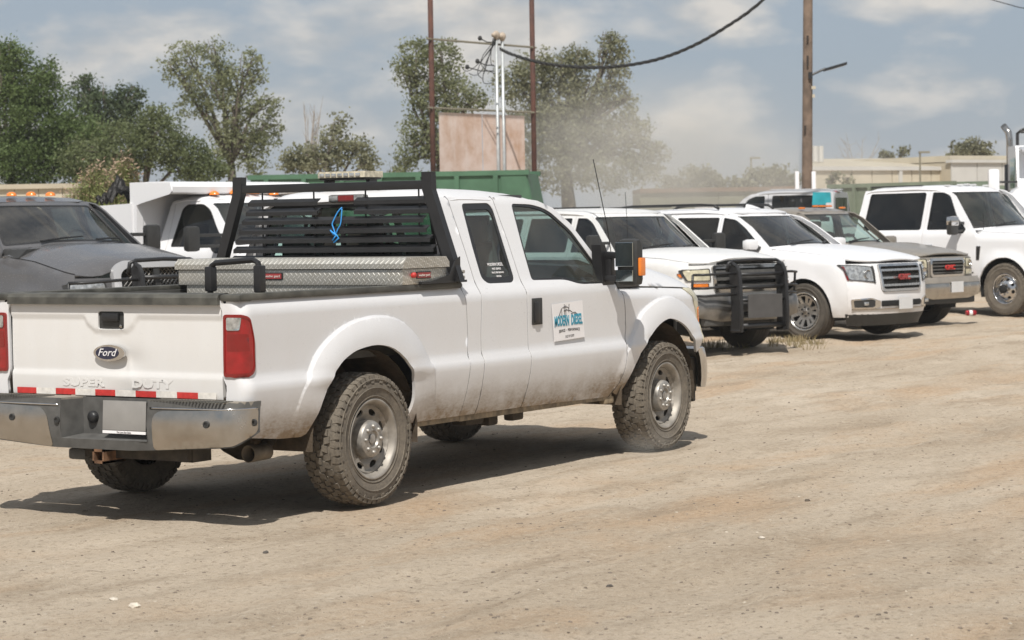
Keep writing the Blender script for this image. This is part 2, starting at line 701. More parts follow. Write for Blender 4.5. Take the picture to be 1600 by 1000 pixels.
def make_wheel(parent, kind, loc, side, R=.393, w=.25, turn=0.0):
    """side -1: outer face looks to -y"""
    key = (kind, R)
    if key not in WHEELS:
        root = bpy.data.objects.new('wheel', None)
        COL.objects.link(root)
        rb = {'steel': .228, 'alloy': .262, 'dually': .232, 'plain': .225}[kind]
        lugs = kind in ('steel', 'dually')
        tm = M['tyre'] if kind in ('steel', 'dually') else M['tyre_clean']
        t, tr = tyre_mesh(R, w, rb, lugs, key)
        t.build('tyre', tm, root, smooth=True)
        tag(tr.build('tread', tm, root), kind='stuff')
        hw = w/2
        fm = M['rim'] if kind == 'steel' else (M['alloy'] if kind == 'alloy' else M['chrome'] if kind == 'dually' else M['rim'])
        # barrel
        bar = MB().lathe([(rb-.002, -.86*hw), (rb+.010, -.90*hw), (rb+.012, -.94*hw), (rb+.002, -.95*hw), (rb-.010, -.88*hw), (rb-.016, -.70*hw), (rb-.034, -.45*hw), (rb-.036, .5*hw)], 48)
        bar.build('rim', fm, root, smooth=True)
        MB().lathe([(rb-.04, .02), (.06, .03), (.0, .03)], 24).build('brake', M['dark'], root)
        ro = rb-.030
        if kind == 'steel':
            holes = []
            for k in range(8):
                a = 2*pi*(k+.5)/8
                c, s = cos(a), sin(a)
                holes.append([(c*(.163+.019*cos(q))-s*.036*sin(q), s*(.163+.019*cos(q))+c*.036*sin(q)) for q in np.linspace(0, 2*pi, 12, endpoint=False)])
            fn = lambda P: np.stack([P[:, 0], -hw*np.interp(np.hypot(P[:, 0], P[:, 1]), [0, .10, .125, .150, .175, .192, ro], [.30, .30, .34, .47, .47, .40, .62]), P[:, 1]], 1)
            panel('disc', [(ro*cos(a), ro*sin(a)) for a in np.linspace(0, 2*pi, 48, endpoint=False)], holes, fn, fm, root, .022, .012, toward=(0, .3, 0))
            cap = MB().lathe([(.112, -.30*hw), (.112, -.72*hw), (.106, -.84*hw), (.098, -.88*hw), (.052, -.90*hw), (.046, -.80*hw), (.0, -.80*hw)], 32)
            cap.build('hub_cap', M['hubcap'], root, auto=.6)
            nuts = MB()
            for k in range(8):
                a = 2*pi*k/8
                nuts.lathe([(.013, -.84*hw), (.012, -.95*hw), (.007, -1.0*hw), (0, -1.0*hw)], 8, c=(.076*cos(a), 0, .076*sin(a)))
            tag(nuts.build('lug_nuts', M['hubcap'], root, smooth=True), kind='stuff')
            MB().lathe([(.03, 0), (.03, -.006), (.024, -.008), (0, -.008)], 16, c=(0, -.80*hw, 0)).build('badge', M['hubcap'], root)
        elif kind == 'alloy':
            holes = []
            ns = 6
            for k in range(ns):
                a0 = 2*pi*k/ns
                # wide window between spoke pairs and slim window inside a pair
                for (ca, wi, wo, r0, r1) in ((a0, .09, .20, .115, ro-.018), (a0+pi/ns, .04, .085, .125, ro-.03)):
                    holes.append(rpoly([(r0*cos(ca-wi), r0*sin(ca-wi)), (r1*cos(ca-wo), r1*sin(ca-wo)), (r1*1.015*cos(ca), r1*1.015*sin(ca)), (r1*cos(ca+wo), r1*sin(ca+wo)), (r0*cos(ca+wi), r0*sin(ca+wi))], .012, 2))
            fn = lambda P: np.stack([P[:, 0], -hw*np.interp(np.hypot(P[:, 0], P[:, 1]), [0, .03, .05, .10, ro], [.66, .66, .58, .60, .84]), P[:, 1]], 1)
            panel('disc', [(ro*cos(a), ro*sin(a)) for a in np.linspace(0, 2*pi, 48, endpoint=False)], holes, fn, fm, root, .03, .03, toward=(0, .3, 0))
            nuts = MB()
            for k in range(6):
                a = 2*pi*k/6
                nuts.lathe([(.014, -.5*hw), (.014, -.66*hw), (0, -.67*hw)], 8, c=(.062*cos(a), 0, .062*sin(a)))
            tag(nuts.build('lug_nuts', M['dark'], root), kind='stuff')
            MB().lathe([(.036, -.5*hw), (.036, -.70*hw), (.0, -.72*hw)], 16).build('hub_cap', M['chrome'], root)
        elif kind == 'dually':
            holes = []
            for k in range(8):
                a = 2*pi*(k+.5)/8
                c, s = cos(a), sin(a)
                holes.append([(c*(.150+.020*cos(q))-s*.030*sin(q), s*(.150+.020*cos(q))+c*.030*sin(q)) for q in np.linspace(0, 2*pi, 12, endpoint=False)])
            fn = lambda P: np.stack([P[:, 0], -hw*np.interp(np.hypot(P[:, 0], P[:, 1]), [0, .08, .12, .16, .19, ro], [1.15, 1.13, 1.0, .70, .50, .55]), P[:, 1]], 1)
            panel('disc', [(ro*cos(a), ro*sin(a)) for a in np.linspace(0, 2*pi, 48, endpoint=False)], holes, fn, fm, root, .022, .012, toward=(0, .3, 0))
            MB().lathe([(.07, -1.1*hw), (.066, -1.42*hw), (.05, -1.5*hw), (0, -1.5*hw)], 20).build('hub_cap', M['dark'], root, auto=.6)
            nuts = MB()
            for k in range(8):
                a = 2*pi*k/8
                nuts.lathe([(.012, -1.05*hw), (.012, -1.32*hw), (0, -1.34*hw)], 8, c=(.092*cos(a), 0, .092*sin(a)))
            tag(nuts.build('lug_nuts', M['chrome'], root), kind='stuff')
        else:
            MB().lathe([(ro, -.5*hw), (.17, -.62*hw), (.12, -.55*hw), (.06, -.75*hw), (0, -.76*hw)], 24).build('disc', fm, root, smooth=True)
        WHEELS[key] = root
        r = root
    else:
        r = copy_tree(WHEELS[key])
    r.parent = parent
    r.location = loc
    r.rotation_euler = (0, rnd.uniform(0, 6.28) if kind != 'steel' else 0.15*loc[0], (pi if side > 0 else 0)+turn)
    return r


# ------------------------------------------------------------------ the shape of a vehicle's skin
class Skin:
    def __init__(s, B, zh=None, cowl=99, xs=99, X0=99.5, n=5, flares=(), tumble=None, sh=.05, rcorner=None):
        s.Bz, s.By = zip(*B)
        s.zh, s.cowl, s.xs, s.X0, s.n, s.flares, s.sh = zh, cowl, xs, X0, n, flares, sh
        s.rcorner = rcorner

    def contours(s, step=.02):
        out = []
        for (xc, zc, ang, rin, rout, h) in s.flares:
            for t in (-.02, .0, .065, .09):
                for a in np.linspace(ang[0], ang[-1], 110):
                    ri, ro = np.interp(a, ang, rin), np.interp(a, ang, rout)
                    q = ro-(ro-ri)*t
                    out.append((xc+q*cos(radians(a)), zc+q*sin(radians(a))))
        return out

    def x0(s, z):
        return np.interp(z, *zip(*s.X0)) if isinstance(s.X0, (list, tuple)) else s.X0+0*z

    def half(s, x, z, nofront=False):
        x, z = np.broadcast_arrays(np.asarray(x, float), np.asarray(z, float))
        y = np.interp(z, s.Bz, s.By)
        if s.zh is not None:
            zt = np.interp(x, *zip(*s.zh))
            d = zt-z
            y = y-np.where(x > s.cowl, s.sh*np.clip(1-d/.07, 0, 1)**2, 0)
        for (xc, zc, ang, rin, rout, h) in s.flares:
            dx, dz = x-xc, z-zc
            r = np.hypot(dx, dz)
            a = np.degrees(np.arctan2(dz, dx))
            a = np.where(a < -90, a+360, a)
            ri = np.interp(a, ang, rin)
            ro = np.interp(a, ang, rout)
            t = np.clip((ro-r)/(ro-ri), 0, 1.15)
            env = np.clip((a-ang[0]+12)/14, 0, 1)*np.clip((ang[-1]+12-a)/14, 0, 1)
            bmp = h*(.34*np.clip(t/.06, 0, 1)+.66*(1-np.clip(1-t, 0, 1)**2.0))
            if h > .05:
                env = env*(.30+.70*np.clip((z-.72)/.12, 0, 1))
            y = y+bmp*env
        if not nofront:
            a = s.x0(z)-s.xs
            t = np.clip((x-s.xs)/a, 0, .9999)
            y = y*(1-t**s.n)**(1/s.n)
        return y

    def side(s, sg):
        return lambda P: np.stack([P[:, 0], sg*s.half(P[:, 0], P[:, 1]), P[:, 1]], 1)

    def front(s):
        def fn(P):
            y, z = P[:, 0], P[:, 1]
            Bv = s.half(s.xs-.01+0*z, z)
            a = s.x0(z)-s.xs
            q = np.clip(np.abs(y)/np.maximum(Bv, .1), 0, .9999)
            return np.stack([s.xs+a*(1-q**s.n)**(1/s.n), y, z], 1)
        return fn

    def xedge(s, z, q):
        """x where the plan outline reaches q of the half width"""
        return s.xs+(s.x0(np.asarray(z, float))-s.xs)*(1-q**s.n)**(1/s.n)


def arc(xc, zc, r, a0, a1, n=14, rz=None):
    rz = rz or r
    return [(xc+r*cos(radians(a)), zc+rz*sin(radians(a))) for a in np.linspace(a0, a1, n)]


def mirror_y(pts):
    return [(-a, b) for a, b in pts]


def P3(name, pts, mat, parent, fn, **k):
    return panel(name, pts, [], fn, mat, parent, **k)


# =================================================================== the white work pickup in front
def polar(pts, c):
    q = sorted((math.degrees(math.atan2(z-c[1], x-c[0])) % 360 if math.degrees(math.atan2(z-c[1], x-c[0])) > -90 else 0, math.hypot(x-c[0], z-c[1])) for x, z in pts)
    return [a for a, _ in q], [r for _, r in q]


def build_main_pickup():
    T = thing('pickup_truck', 'dusty white extended cab work pickup driving past the parked row with toolbox and black rack', 'pickup truck')
    WB = 3.60
    zw = .393
    B = [(.30, .84), (.38, .86), (.43, .885), (.50, .915), (.60, .942), (.70, .958), (.765, .965), (.785, .963), (.815, .944), (.84, .940), (.95, .940), (1.08, .943), (1.185, .944), (1.195, .941), (1.225, .925), (1.25, .908), (1.27, .895), (1.80, .700), (1.84, .66), (1.87, .58)]
    rl = [(-.56, .47), (-.50, .60), (-.472, .666), (-.419, .775), (-.343, .855), (-.25, .903), (-.147, .932), (.027, .946), (.202, .913), (.359, .813), (.431, .705), (.452, .584), (.43, .49), (.40, .445)]
    ro = [(-.70, .62), (-.66, .72), (-.599, .801), (-.514, .922), (-.293, 1.054), (-.046, 1.108), (.128, 1.115), (.332, 1.078), (.492, .986), (.618, .843), (.68, .74), (.70, .60)]
    fl = [(3.085, .44), (3.141, .574), (3.218, .682), (3.305, .795), (3.44, .888), (3.576, .937), (3.692, .941), (3.849, .897), (3.967, .826), (4.06, .74), (4.10, .68)]
    fo = [(2.98, .60), (3.08, .75), (3.202, .881), (3.289, .994), (3.442, 1.061), (3.615, 1.100), (3.712, 1.106), (3.869, 1.073), (4.027, 1.001), (4.146, .921), (4.246, .831), (4.30, .70)]

    rl = smoothline(rl[:-1], 3)
    fl = smoothline(fl, 3)

    def flare(c, li, lo, h):
        ai, ri = polar(li, c)
        ao, r_o = polar(lo, c)
        ang = list(np.linspace(max(ai[0], ao[0]), min(ai[-1], ao[-1]), 40))
        return (c[0], c[1], ang, list(np.interp(ang, ai, ri)), list(np.interp(ang, ao, r_o)), h)
    flr = flare((0, .393), rl, ro, .058)
    flf = flare((3.6, .393), fl, fo, .062)
    zh = [(0, 1.9), (2.9, 1.9), (2.95, 1.19), (3.4, 1.175), (4.0, 1.15), (4.35, 1.125)]
    X0 = [(.3, 4.40), (.75, 4.42), (1.0, 4.42), (1.13, 4.38), (1.25, 4.34)]
    sk = Skin(B, zh, 3.0, 4.02, X0, 3.8, (flr, flf))
    wh = M['white']
    CT = sk.contours()
    for sg in (-1, 1):
        sd = sk.side(sg)
        low = .445
        # ---- bed side with the wrapped rear corner
        XR, RC = -1.085, .07

        def bedfn(P, sg=sg):
            u, z = P[:, 0], P[:, 1]
            yb = sk.half(np.maximum(u, XR), z)
            s_ = np.maximum(XR-u, 0)
            a = np.minimum(s_/(RC*pi/2), 1)*pi/2
            x = np.where(u < XR, XR-RC*np.sin(a), u)
            y = yb-RC*(1-np.cos(a))-np.maximum(s_-RC*pi/2, 0)
            return np.stack([x, sg*y, z], 1)
        ul = XR-RC*pi/2-.075
        outer = [(1.035, low), (.41, low)]+rl[::-1]+[(-.60, .455), (-.80, .462), (-1.07, .49), (-1.10, .66), (ul, .70), (ul, 1.245), (-1.15, 1.255), (1.046, 1.262), (1.046, 1.22), (1.062, 1.12), (1.076, .95), (1.063, .711)]
        tl = rpoly([(ul+.012, .828), (-1.093, .835), (-1.062, .865), (-1.066, 1.03), (-1.10, 1.155), (-1.14, 1.172), (ul+.012, 1.172)], .02, 3)
        bed = panel('bed_side', outer, [tl], bedfn, wh, T, .028, .02, toward=(0, 0, .8), extra=CT)
        # tail light in the opening
        tail = panel('tail_light', tl, [], bedfn, M['red'], T, .03, .02, off=.006, toward=(0, 0, .8))
        tc_ = np.array(tl).mean(0)
        panel('lens_rim', tl, [[tuple(np.array(p)+(tc_-np.array(p))*.10) for p in tl]], bedfn, M['redd'], tail, .03, .004, off=.010, toward=(0, 0, .8))
        lens = rpoly([(ul+.035, 1.085), (-1.155, 1.085), (-1.145, 1.155), (ul+.035, 1.155)], .01, 2)
        panel('reverse_lens', lens, [], bedfn, M['clearlens'], tail, .03, .004, off=.012, toward=(0, 0, .8))
        panel('brake_lens', rpoly([(ul+.035, .97), (-1.10, .97), (-1.11, 1.065), (ul+.035, 1.065)], .01, 2), [], bedfn, M['redd'], tail, .03, .004, off=.0075, toward=(0, 0, .8))
        # rail cap
        cap = MB()
        for i, (x0, x1) in enumerate([(-1.15, 1.035)]):
            cap.box(((x0+x1)/2, sg*.893, 1.266), (x1-x0, .085, .038), b=.012)
        cap.box((-1.105, sg*.862, 1.262), (.125, .142, .04), b=.016)
        cap.build('rail_cap', M['cap'], T, auto=.6)
        # ---- cab corner, doors
        g0 = [(1.218, low), (1.233, .719), (1.232, .934), (1.240, 1.164), (1.250, 1.467), (1.243, 1.80), (1.241, 1.818)]
        g1 = [(1.772, low), (1.800, .684), (1.796, .905), (1.787, 1.144), (1.790, 1.528), (1.773, 1.80), (1.771, 1.818)]
        g2 = [(2.936, .43), (3.017, .518), (3.058, .634), (3.068, .722), (3.072, .78), (3.100, .903), (3.090, 1.047), (3.060, 1.178)]
        e = .0045
        sh = lambda g, d: [(x+d, z) for x, z in g]
        corner = [(1.038, low), (1.066, .711), (1.079, .95), (1.065, 1.12), (1.049, 1.22), (1.075, 1.30), (1.13, 1.818)]+sh(g0, -e)[::-1]
        panel('cab_corner', corner, [], sd, wh, T, .03, 0)
        w1 = rpoly([(1.379, 1.778), (1.700, 1.782), (1.739, 1.74), (1.722, 1.285), (1.673, 1.262), (1.387, 1.264), (1.333, 1.300), (1.345, 1.5)], .035, 3)
        d1 = panel('rear_door', sh(g0, e)+sh(g1, -e)[::-1], [w1], sd, wh, T, .03, .02)
        w2 = rpoly([(1.981, 1.776), (2.237, 1.772), (2.425, 1.735), (2.640, 1.590), (2.872, 1.290), (2.865, 1.222), (2.500, 1.226), (2.355, 1.262), (1.925, 1.270), (1.945, 1.5)], [.03, .08, .08, .05, .02, .03, .12, .12, .03, .03], 3)
        door = sh(g1, e)+[(2.10, 1.816), (2.33, 1.795), (2.50, 1.745), (2.66, 1.640), (2.93, 1.315), (2.975, 1.20)]+sh(g2, -e)[::-1]
        d2 = panel('front_door', door, [w2], sd, wh, T, .03, .02)

        for g in (g0, g1, g2, [(1.040, .46), (1.068, .711), (1.080, .95), (1.066, 1.12), (1.050, 1.235)]):  # near-black strip laid in each panel gap to make its shade
            gp = resample(g, .05, False)
            gp = np.array(gp)
            q = sd(gp)
            js = MB()
            js.tube([(a, b-sg*.012, c) for a, b, c in q], .010, 6)
            js.build('gap_shade_strip', M['dark'], T)

        def inset(poly, d):
            c = np.array(poly).mean(0)
            return [tuple(np.array(p)+(c-np.array(p))/np.linalg.norm(c-np.array(p))*d) for p in poly]
        fr1 = panel('window_frame', w1, [inset(w1, .045)], sd, M['black'], d1, .04, .012, off=-.004)
        panel('window_glass', inset(w1, .04), [], sd, M['glass'], d1, .08, .0, off=-.008)
        panel('window_frame', w2, [inset(w2, .022)], sd, M['black'], d2, .04, .012, off=-.004)
        panel('window_glass', inset(w2, .018), [], sd, M['glass'], d2, .08, .0, off=-.010)
        # door handle: a black recess with a pull
        hb = MB().box((1.905, sg*.944, 1.066), (.125, .012, .175), b=.018)
        ho = hb.build('door_handle', M['plastic'], d2, auto=.6)
        MB().box((1.885, sg*.955, 1.062), (.055, .020, .135), (0, 0, 0), .012).build('handle_pull', M['black'], d2, auto=.6)
        # dark strip standing in for shade in the fender and bonnet shut line
        hl_ = np.array([(x, float(np.interp(x, *zip(*zh[2:])))-.001) for x in np.linspace(3.08, 4.25, 16)])
        hq = sd(hl_)
        MB().tube([(a, b-sg*.010, c+.002) for a, b, c in hq], .006, 5).build('gap_shade_strip', M['dark'], T)
        # ---- fender
        fend = sh(g2, e)[1:]+[(3.3, 1.176), (3.7, 1.163), (4.02, 1.148), (4.10, 1.08), (4.165, .95), (4.19, .80), (4.175, .72), (4.11, .675)]+fl[::-1][1:]+[(3.075, .435), (3.02, .44), (2.975, .46)]
        panel('fender', fend, [], sd, wh, T, .028, .02, extra=CT)
        # headlight wrapping the corner
        hp = rpoly([(4.030, 1.148), (4.06, 1.152), (4.345, 1.13), (4.35, .74), (4.185, .74), (4.198, .80), (4.172, .95), (4.108, 1.08)], .02, 2)

        # headlight skin as plan-arc: parameter = x clipped to the superellipse
        def hl(P, sg=sg):
            x, z = P[:, 0], P[:, 1]
            a = sk.x0(z)-sk.xs
            x = np.minimum(x, sk.xs+a*.985)
            return np.stack([x, sg*sk.half(x, z), z], 1)
        h = panel('headlight', hp, [], hl, M['oldlens'], T, .035, .03, off=.004)
        panel('side_marker', rpoly([(4.185, 1.0), (4.25, 1.01), (4.265, .86), (4.215, .86)], .012, 2), [], hl, M['amber'], h, .03, .004, off=.009)
        # rocker / pinch weld
        MB().box((2.02, sg*.872, .428), (1.93, .02, .040)).box((.75, sg*.872, .432), (.62, .02, .036)).box((2.02, sg*.80, .47), (1.9, .14, .05)).build('sill', M['underlight'], T)
        MB().box((2.95, sg*.86, .405), (.13, .05, .05), b=.01).build('jack_point', M['underlight'], T, auto=.6)
        # wheel wells
        for (xc, r0) in ((0, .53), (3.6, .55)):
            ar = [(xc+r0*cos(radians(q)), .40+.52*sin(radians(q))) for q in range(-8, 189, 12)]
            mb = MB()
            vs = [(x, sg*.925, z) for x, z in ar]+[(x, sg*.50, z) for x, z in ar]
            n = len(ar)
            mb.add(vs, [(i, i+1, i+1+n, i+n) for i in range(n-1)])
            mb.add([(xc-.56, sg*.50, .40), (xc+.56, sg*.50, .40), (xc+.56, sg*.50, .95), (xc-.56, sg*.50, .95)], [(0, 1, 2, 3)])
            mb.build('wheel_well', M['liner'], T, smooth=False)
    # ---- hood
    def hoodfn(P):
        x, y = P[:, 0], P[:, 1]
        ze = np.interp(x, *zip(*zh[2:]))
        W_ = sk.half(x, ze-.001)
        q = np.clip(np.abs(y)/W_, 0, 1)
        rise = np.interp(x, [3.0, 3.4, 3.9, 4.2, 4.36], [.20, .215, .20, .15, .06])
        z = ze+.006+rise*(1-q**4.2)+.012*np.exp(-((np.abs(y)-.42)/.06)**2)
        return np.stack([x, y, z], 1)
    ys = np.linspace(-.9, .9, 19)
    hood = [(3.36+(0.0 if abs(y) < 5 else 0), y) for y in []]
    ed = [(x, float(sk.half(x, np.interp(x, *zip(*zh[2:]))))-.004) for x in np.linspace(3.10, 4.22, 12)]
    fe = [(float(sk.xedge(1.15, q)), q*.93) for q in (.90, .8, .65, .45, .2, 0)]
    right = [(x, -y) for x, y in ed]
    poly = right+[(x-.01, -y) for x, y in fe]+[(x-.01, y) for x, y in fe[::-1][1:]]+ed[::-1]
    poly += [(3.30, .5), (3.38, 0), (3.30, -.5)]
    panel('hood', poly, [], hoodfn, wh, T, .06, .02, toward=(3.8, 0, .8))
    # cowl, black strip in front of the windscreen
    MB().prism([(-.90, 1.20), (-.6, 1.335), (0, 1.36), (.6, 1.335), (.90, 1.20), (.85, 1.1), (-.85, 1.1)], 3.00, 3.36, 'x').build('cowl', M['plastic'], T, smooth=False)
    for sg in (-1, 1):
        MB().prism([(3.02, 1.185), (3.36, 1.185), (3.10, 1.30), (3.0, 1.31)], sg*.80, sg*.915).build('cowl_trim', M['black'], T)
    # ---- roof
    zt = lambda x: np.interp(x, [1.08, 1.14, 1.20, 1.35, 1.5, 1.8, 2.137, 2.40, 2.60, 2.75], [1.80, 1.855, 1.875, 1.888, 1.888, 1.882, 1.862, 1.832, 1.795, 1.73])

    def prof(y):
        a = np.abs(y)
        return -.018*(a/.62)**2-.062*np.clip((a-.52)/.18, 0, 1)**2.2

    def rooffn(P):
        return np.stack([P[:, 0], P[:, 1], zt(P[:, 0])+prof(P[:, 1])], 1)
    rp = [(1.13, -.698), (1.8, -.698), (2.12, -.696), (2.34, -.70), (2.50, -.705), (2.62, -.55), (2.68, -.3), (2.70, 0), (2.68, .3), (2.62, .55), (2.50, .705), (2.34, .70), (2.12, .696), (1.8, .698), (1.13, .698), (1.10, .6), (1.09, 0), (1.10, -.6)]
    panel('roof', rp, [], rooffn, wh, T, .06, .02, toward=(1.8, 0, 1.2))
    # A pillars, windscreen
    def wsfn(P):   # u = y fraction -1..1, v = 0 bottom .. 1 top
        u, v = P[:, 0], P[:, 1]
        yb = .865+(.665-.865)*v
        x = 3.02+(2.54-3.02)*v+(.36-.20*v)*(1-np.abs(u)**2.2)
        z = 1.235+(1.765-1.235)*v+(.05*(1-v)*(1-u*u))
        return np.stack([x, u*yb, z], 1)
    panel('windscreen', [(-.93, .03), (.93, .03), (.93, .96), (-.93, .96)], [], wsfn, M['wglass'], T, .12, 0, toward=(2.0, 0, 1.2))
    panel('windscreen_frame', [(-1.0, -.02), (1.0, -.02), (.985, .985), (-.985, .985)], [rpoly([(-.92, .04), (.92, .04), (.92, .95), (-.92, .95)], .06)], wsfn, wh, T, .1, .02, off=.002, toward=(2.0, 0, 1.2))
    # ---- cab back with rear window
    def backfn(P):
        y, z = P[:, 0], P[:, 1]
        x = np.interp(z, [.5, 1.2, 1.28, 1.80, 1.84], [1.115, 1.115, 1.10, 1.145, 1.17])-.03*(1-(y/.8)**2)
        return np.stack([x+.06*np.clip((np.abs(y)-.62)/.22, 0, 1)**2, y, z], 1)
    bw = rpoly([(-.72, 1.30), (.72, 1.30), (.645, 1.785), (-.645, 1.785)], .05)
    panel('cab_back', [(-.88, .55), (.88, .55), (.90, 1.24), (.70, 1.80), (.5, 1.845), (-.5, 1.845), (-.70, 1.80), (-.90, 1.24)], [bw], backfn, wh, T, .07, .02, toward=(2, 0, 1.2))
    rw = panel('rear_window', bw, [], backfn, M['glass'], T, .2, 0, off=-.005, toward=(2, 0, 1.2))
    panel('window_frame', bw, [rpoly([(-.70, 1.32), (.70, 1.32), (.625, 1.765), (-.625, 1.765)], .04)], backfn, M['black'], T, .1, .01, off=.004, toward=(2, 0, 1.2))
    MB().box((1.068, 0, 1.53), (.02, .03, .36)).box((1.068, .30, 1.53), (.015, .02, .36)).box((1.068, -.30, 1.53), (.015, .02, .36)).build('window_divider', M['black'], rw)
    # third brake light, centre high
    tb = MB().box((1.075, -.04, 1.822), (.04, .30, .052), b=.02).build('high_brake_light', M['greyplastic'], T, auto=.6)
    MB().box((1.050, -.04, 1.822), (.012, .12, .040)).build('brake_lens', M['redd'], tb)
    for s_ in (-1, 1):
        MB().box((1.050, -.04+s_*.10, 1.822), (.012, .07, .040)).build('cargo_lens', M['clearlens'], tb)
    # ---- tailgate
    def hrel(y, z):
        r = np.zeros_like(y)
        # recessed field between the upper band and lower ridge
        top = 1.150-.085*np.clip(1-np.abs((y-.02)/.20)**4, 0, 1)
        f = np.clip((top-z)/.006, 0, 1)*np.clip((z-.835)/.006, 0, 1)
        r = r-.010*f
        r = r-.004*np.exp(-((z-.835)/.010)**2)
        # dent with its crease
        d = np.hypot((y+.10)/.16, (z-.90)/.10)
        r = r-.014*np.exp(-d*d*2)+.006*np.exp(-((y+.10)/.012)**2)*np.exp(-((z-.88)/.05)**2)
        r = r-.012*np.exp(-((y+.10)/.12)**2)*np.clip((.80-z)/.08, 0, 1)
        return r

    def tgfn(P):
        y, z = P[:, 0], P[:, 1]
        x = -1.15+.010*(1-np.clip(1-np.abs(z-.97)/.27, 0, 1)**.3)
        return np.stack([x-hrel(y, z), y, z], 1)
    hy, hz = .015, 1.13
    hh = rpoly([(hy-.097, 1.080), (hy+.097, 1.080), (hy+.097, 1.183), (hy-.097, 1.183)], .018)
    tgo = [(-.785, .702), (.785, .702), (.785, 1.222), (-.785, 1.222)]
    tg = panel('tailgate', tgo, [hh], tgfn, M['tailgate_white'], T, .016, .03, toward=(0, 0, 1))
    # top cap, rounded
    capm = MB()
    pr = [(-1.178, 1.222), (-1.178, 1.262), (-1.165, 1.282), (-1.09, 1.288), (-1.07, 1.28), (-1.07, 1.222)]
    capm.prism(pr, -.785, .785)
    capm.build('tailgate_cap', M['cap'], tg, smooth=False)
    MB().box((-1.10, 0, .98), (.05, 1.55, .50)).build('tailgate_inner', M['greyplastic'], tg)
    hd = MB().box((-1.128, hy, 1.131), (.02, .20, .108), b=.012).build('tailgate_handle', M['plastic'], tg, auto=.6)
    MB().box((-1.152, hy, 1.150), (.018, .125, .045), b=.010).build('handle_pull', M['black'], tg, auto=.6)
    MB().lathe([(.009, 0), (.009, -.012), (0, -.013)], 12, c=(-1.140, hy-.075, 1.100), axis='x').build('lock', M['dullchrome'], tg)
    # frame round the handle
    # oval badge
    ov = lambda ry, rz, n=28: [(.02+ry*cos(a), .948+rz*sin(a)) for a in np.linspace(0, 2*pi, n, endpoint=False)]
    bd = MB().prism(ov(.116, .047), -1.166, -1.150, 'x').build('oval_badge', M['chrome'], tg, auto=.6)
    MB().prism([(y+.012, z) for y, z in ov(.084, .036)], -1.170, -1.164, 'x').build('badge_field', M['blue_oval'], tg)
    text_mesh('badge_lettering', 'Ford', .060, M['decal'], tg, frame_map((-1.172, .032, .950), (0, -1, 0), (0, 0, 1)), .002, sx=1.15, shear=.35)
    for wd, yy in (('SUPER', .235), ('DUTY', -.275)):
        text_mesh('embossed_lettering', wd, .062, M['tailgate_white'], tg, frame_map((-1.1478, yy, .775), (0, -1, 0), (0, 0, 1)), .0016, sx=1.8, bold=.0025)
    # reflective tape
    n_ = 10
    x_ = .743
    k = 0
    zc = lambda y: .7165+(.0)*y
    while x_ > -.74:
        w_ = .151
        y1 = max(x_-w_, -.745)
        if k != 10:
            MB().box((-1.1545, (x_+y1)/2, .722+(rnd.uniform(-.001, .001))), (.002, x_-y1, .034 if k % 2 == 0 else .036)).build('reflective_tape', M['tape_red'] if k % 2 == 0 else M['tape_white'], tg, label='red strip of reflective tape' if k % 2 == 0 else 'white strip of reflective tape')
        x_ = y1
        k += 1
    # ---- bed inner
    inn = MB()
    for sg in (-1, 1):
        inn.box((-.04, sg*.84, 1.07), (2.12, .03, .37))
    inn.box((-.04, 0, .88), (2.14, 1.68, .03)).box((1.02, 0, 1.07), (.03, 1.68, .38))
    inn.build('bed_liner', M['greyplastic'], T)
    # ---- rear bumper
    def bump_pts(r, zlo, zhi, y0, y1, off=0.0, n=24):
        pass

    def bfn(off=0.0):
        def f(P):
            u, z = P[:, 0], P[:, 1]
            # u = arc along the bumper: straight |u|<.86 then wraps forward
            a_ = np.clip(np.abs(u)-.84, 0, None)
            R_ = .16
            th = np.minimum(a_/R_, pi/2*.92)
            ex = np.maximum(a_-R_*pi/2*.92, 0)
            bow = .045*(1-(np.clip(np.abs(u), 0, .84)/.84)**2)
            y = np.sign(u)*(np.minimum(np.abs(u), .84)+R_*np.sin(th)+ex*.12)
            x = -1.305-bow+R_*(1-np.cos(th))+ex
            x = x+.06*((z-.56)/.14)**2*.25
            return np.stack([x-off, y, z], 1)
        return f
    ymax = 1.13
    bo = [(-ymax, .53), (-.95, .455), (-.5, .43), (-.28, .42), (.30, .42), (.5, .43), (.95, .455), (ymax, .53), (ymax, .70), (.235, .70), (.235, .475), (-.40, .475), (-.40, .70), (-ymax, .70)]
    step_ = rpoly([(-.33, .435), (.24, .435), (.21, .68), (-.21, .70), (-.35, .69)], .015)
    bp = panel('bumper', bo, [], bfn(), M['greyplastic'], T, .05, .02, toward=(0, 0, .5))
    # top step
    for u0, u1, yb0, yb1 in ((-ymax, -.40, -.97, -.36), (.235, ymax, .20, .97)):
        pts = [tuple(bfn()(np.array([[u, .70]]))[0][:2]) for u in np.linspace(u0, u1, 20)]
        tp = MB()
        tp.prism(pts+[(-1.165, yb1), (-1.165, yb0)], .672, .7005, 'z')
        tp.build('bumper_step', M['steptop'], bp)
        q = bfn(.001)(np.stack([np.linspace(u0+.02, u1-.02, 24), np.full(24, .662)], 1))
        MB().tube(q, .006, 5).build('edge_highlight_lip', M['chrome'], bp, smooth=True)  # thin bright tube added to draw a highlight along the top edge
    rb = MB()
    for sg in (-1, 1):
        for k in range(24):
            rb.box((-1.27, sg*(.40+.022*k), .7015), (.11, .010, .005))
    tag(rb.build('step_grip', M['cap'], bp), kind='stuff')
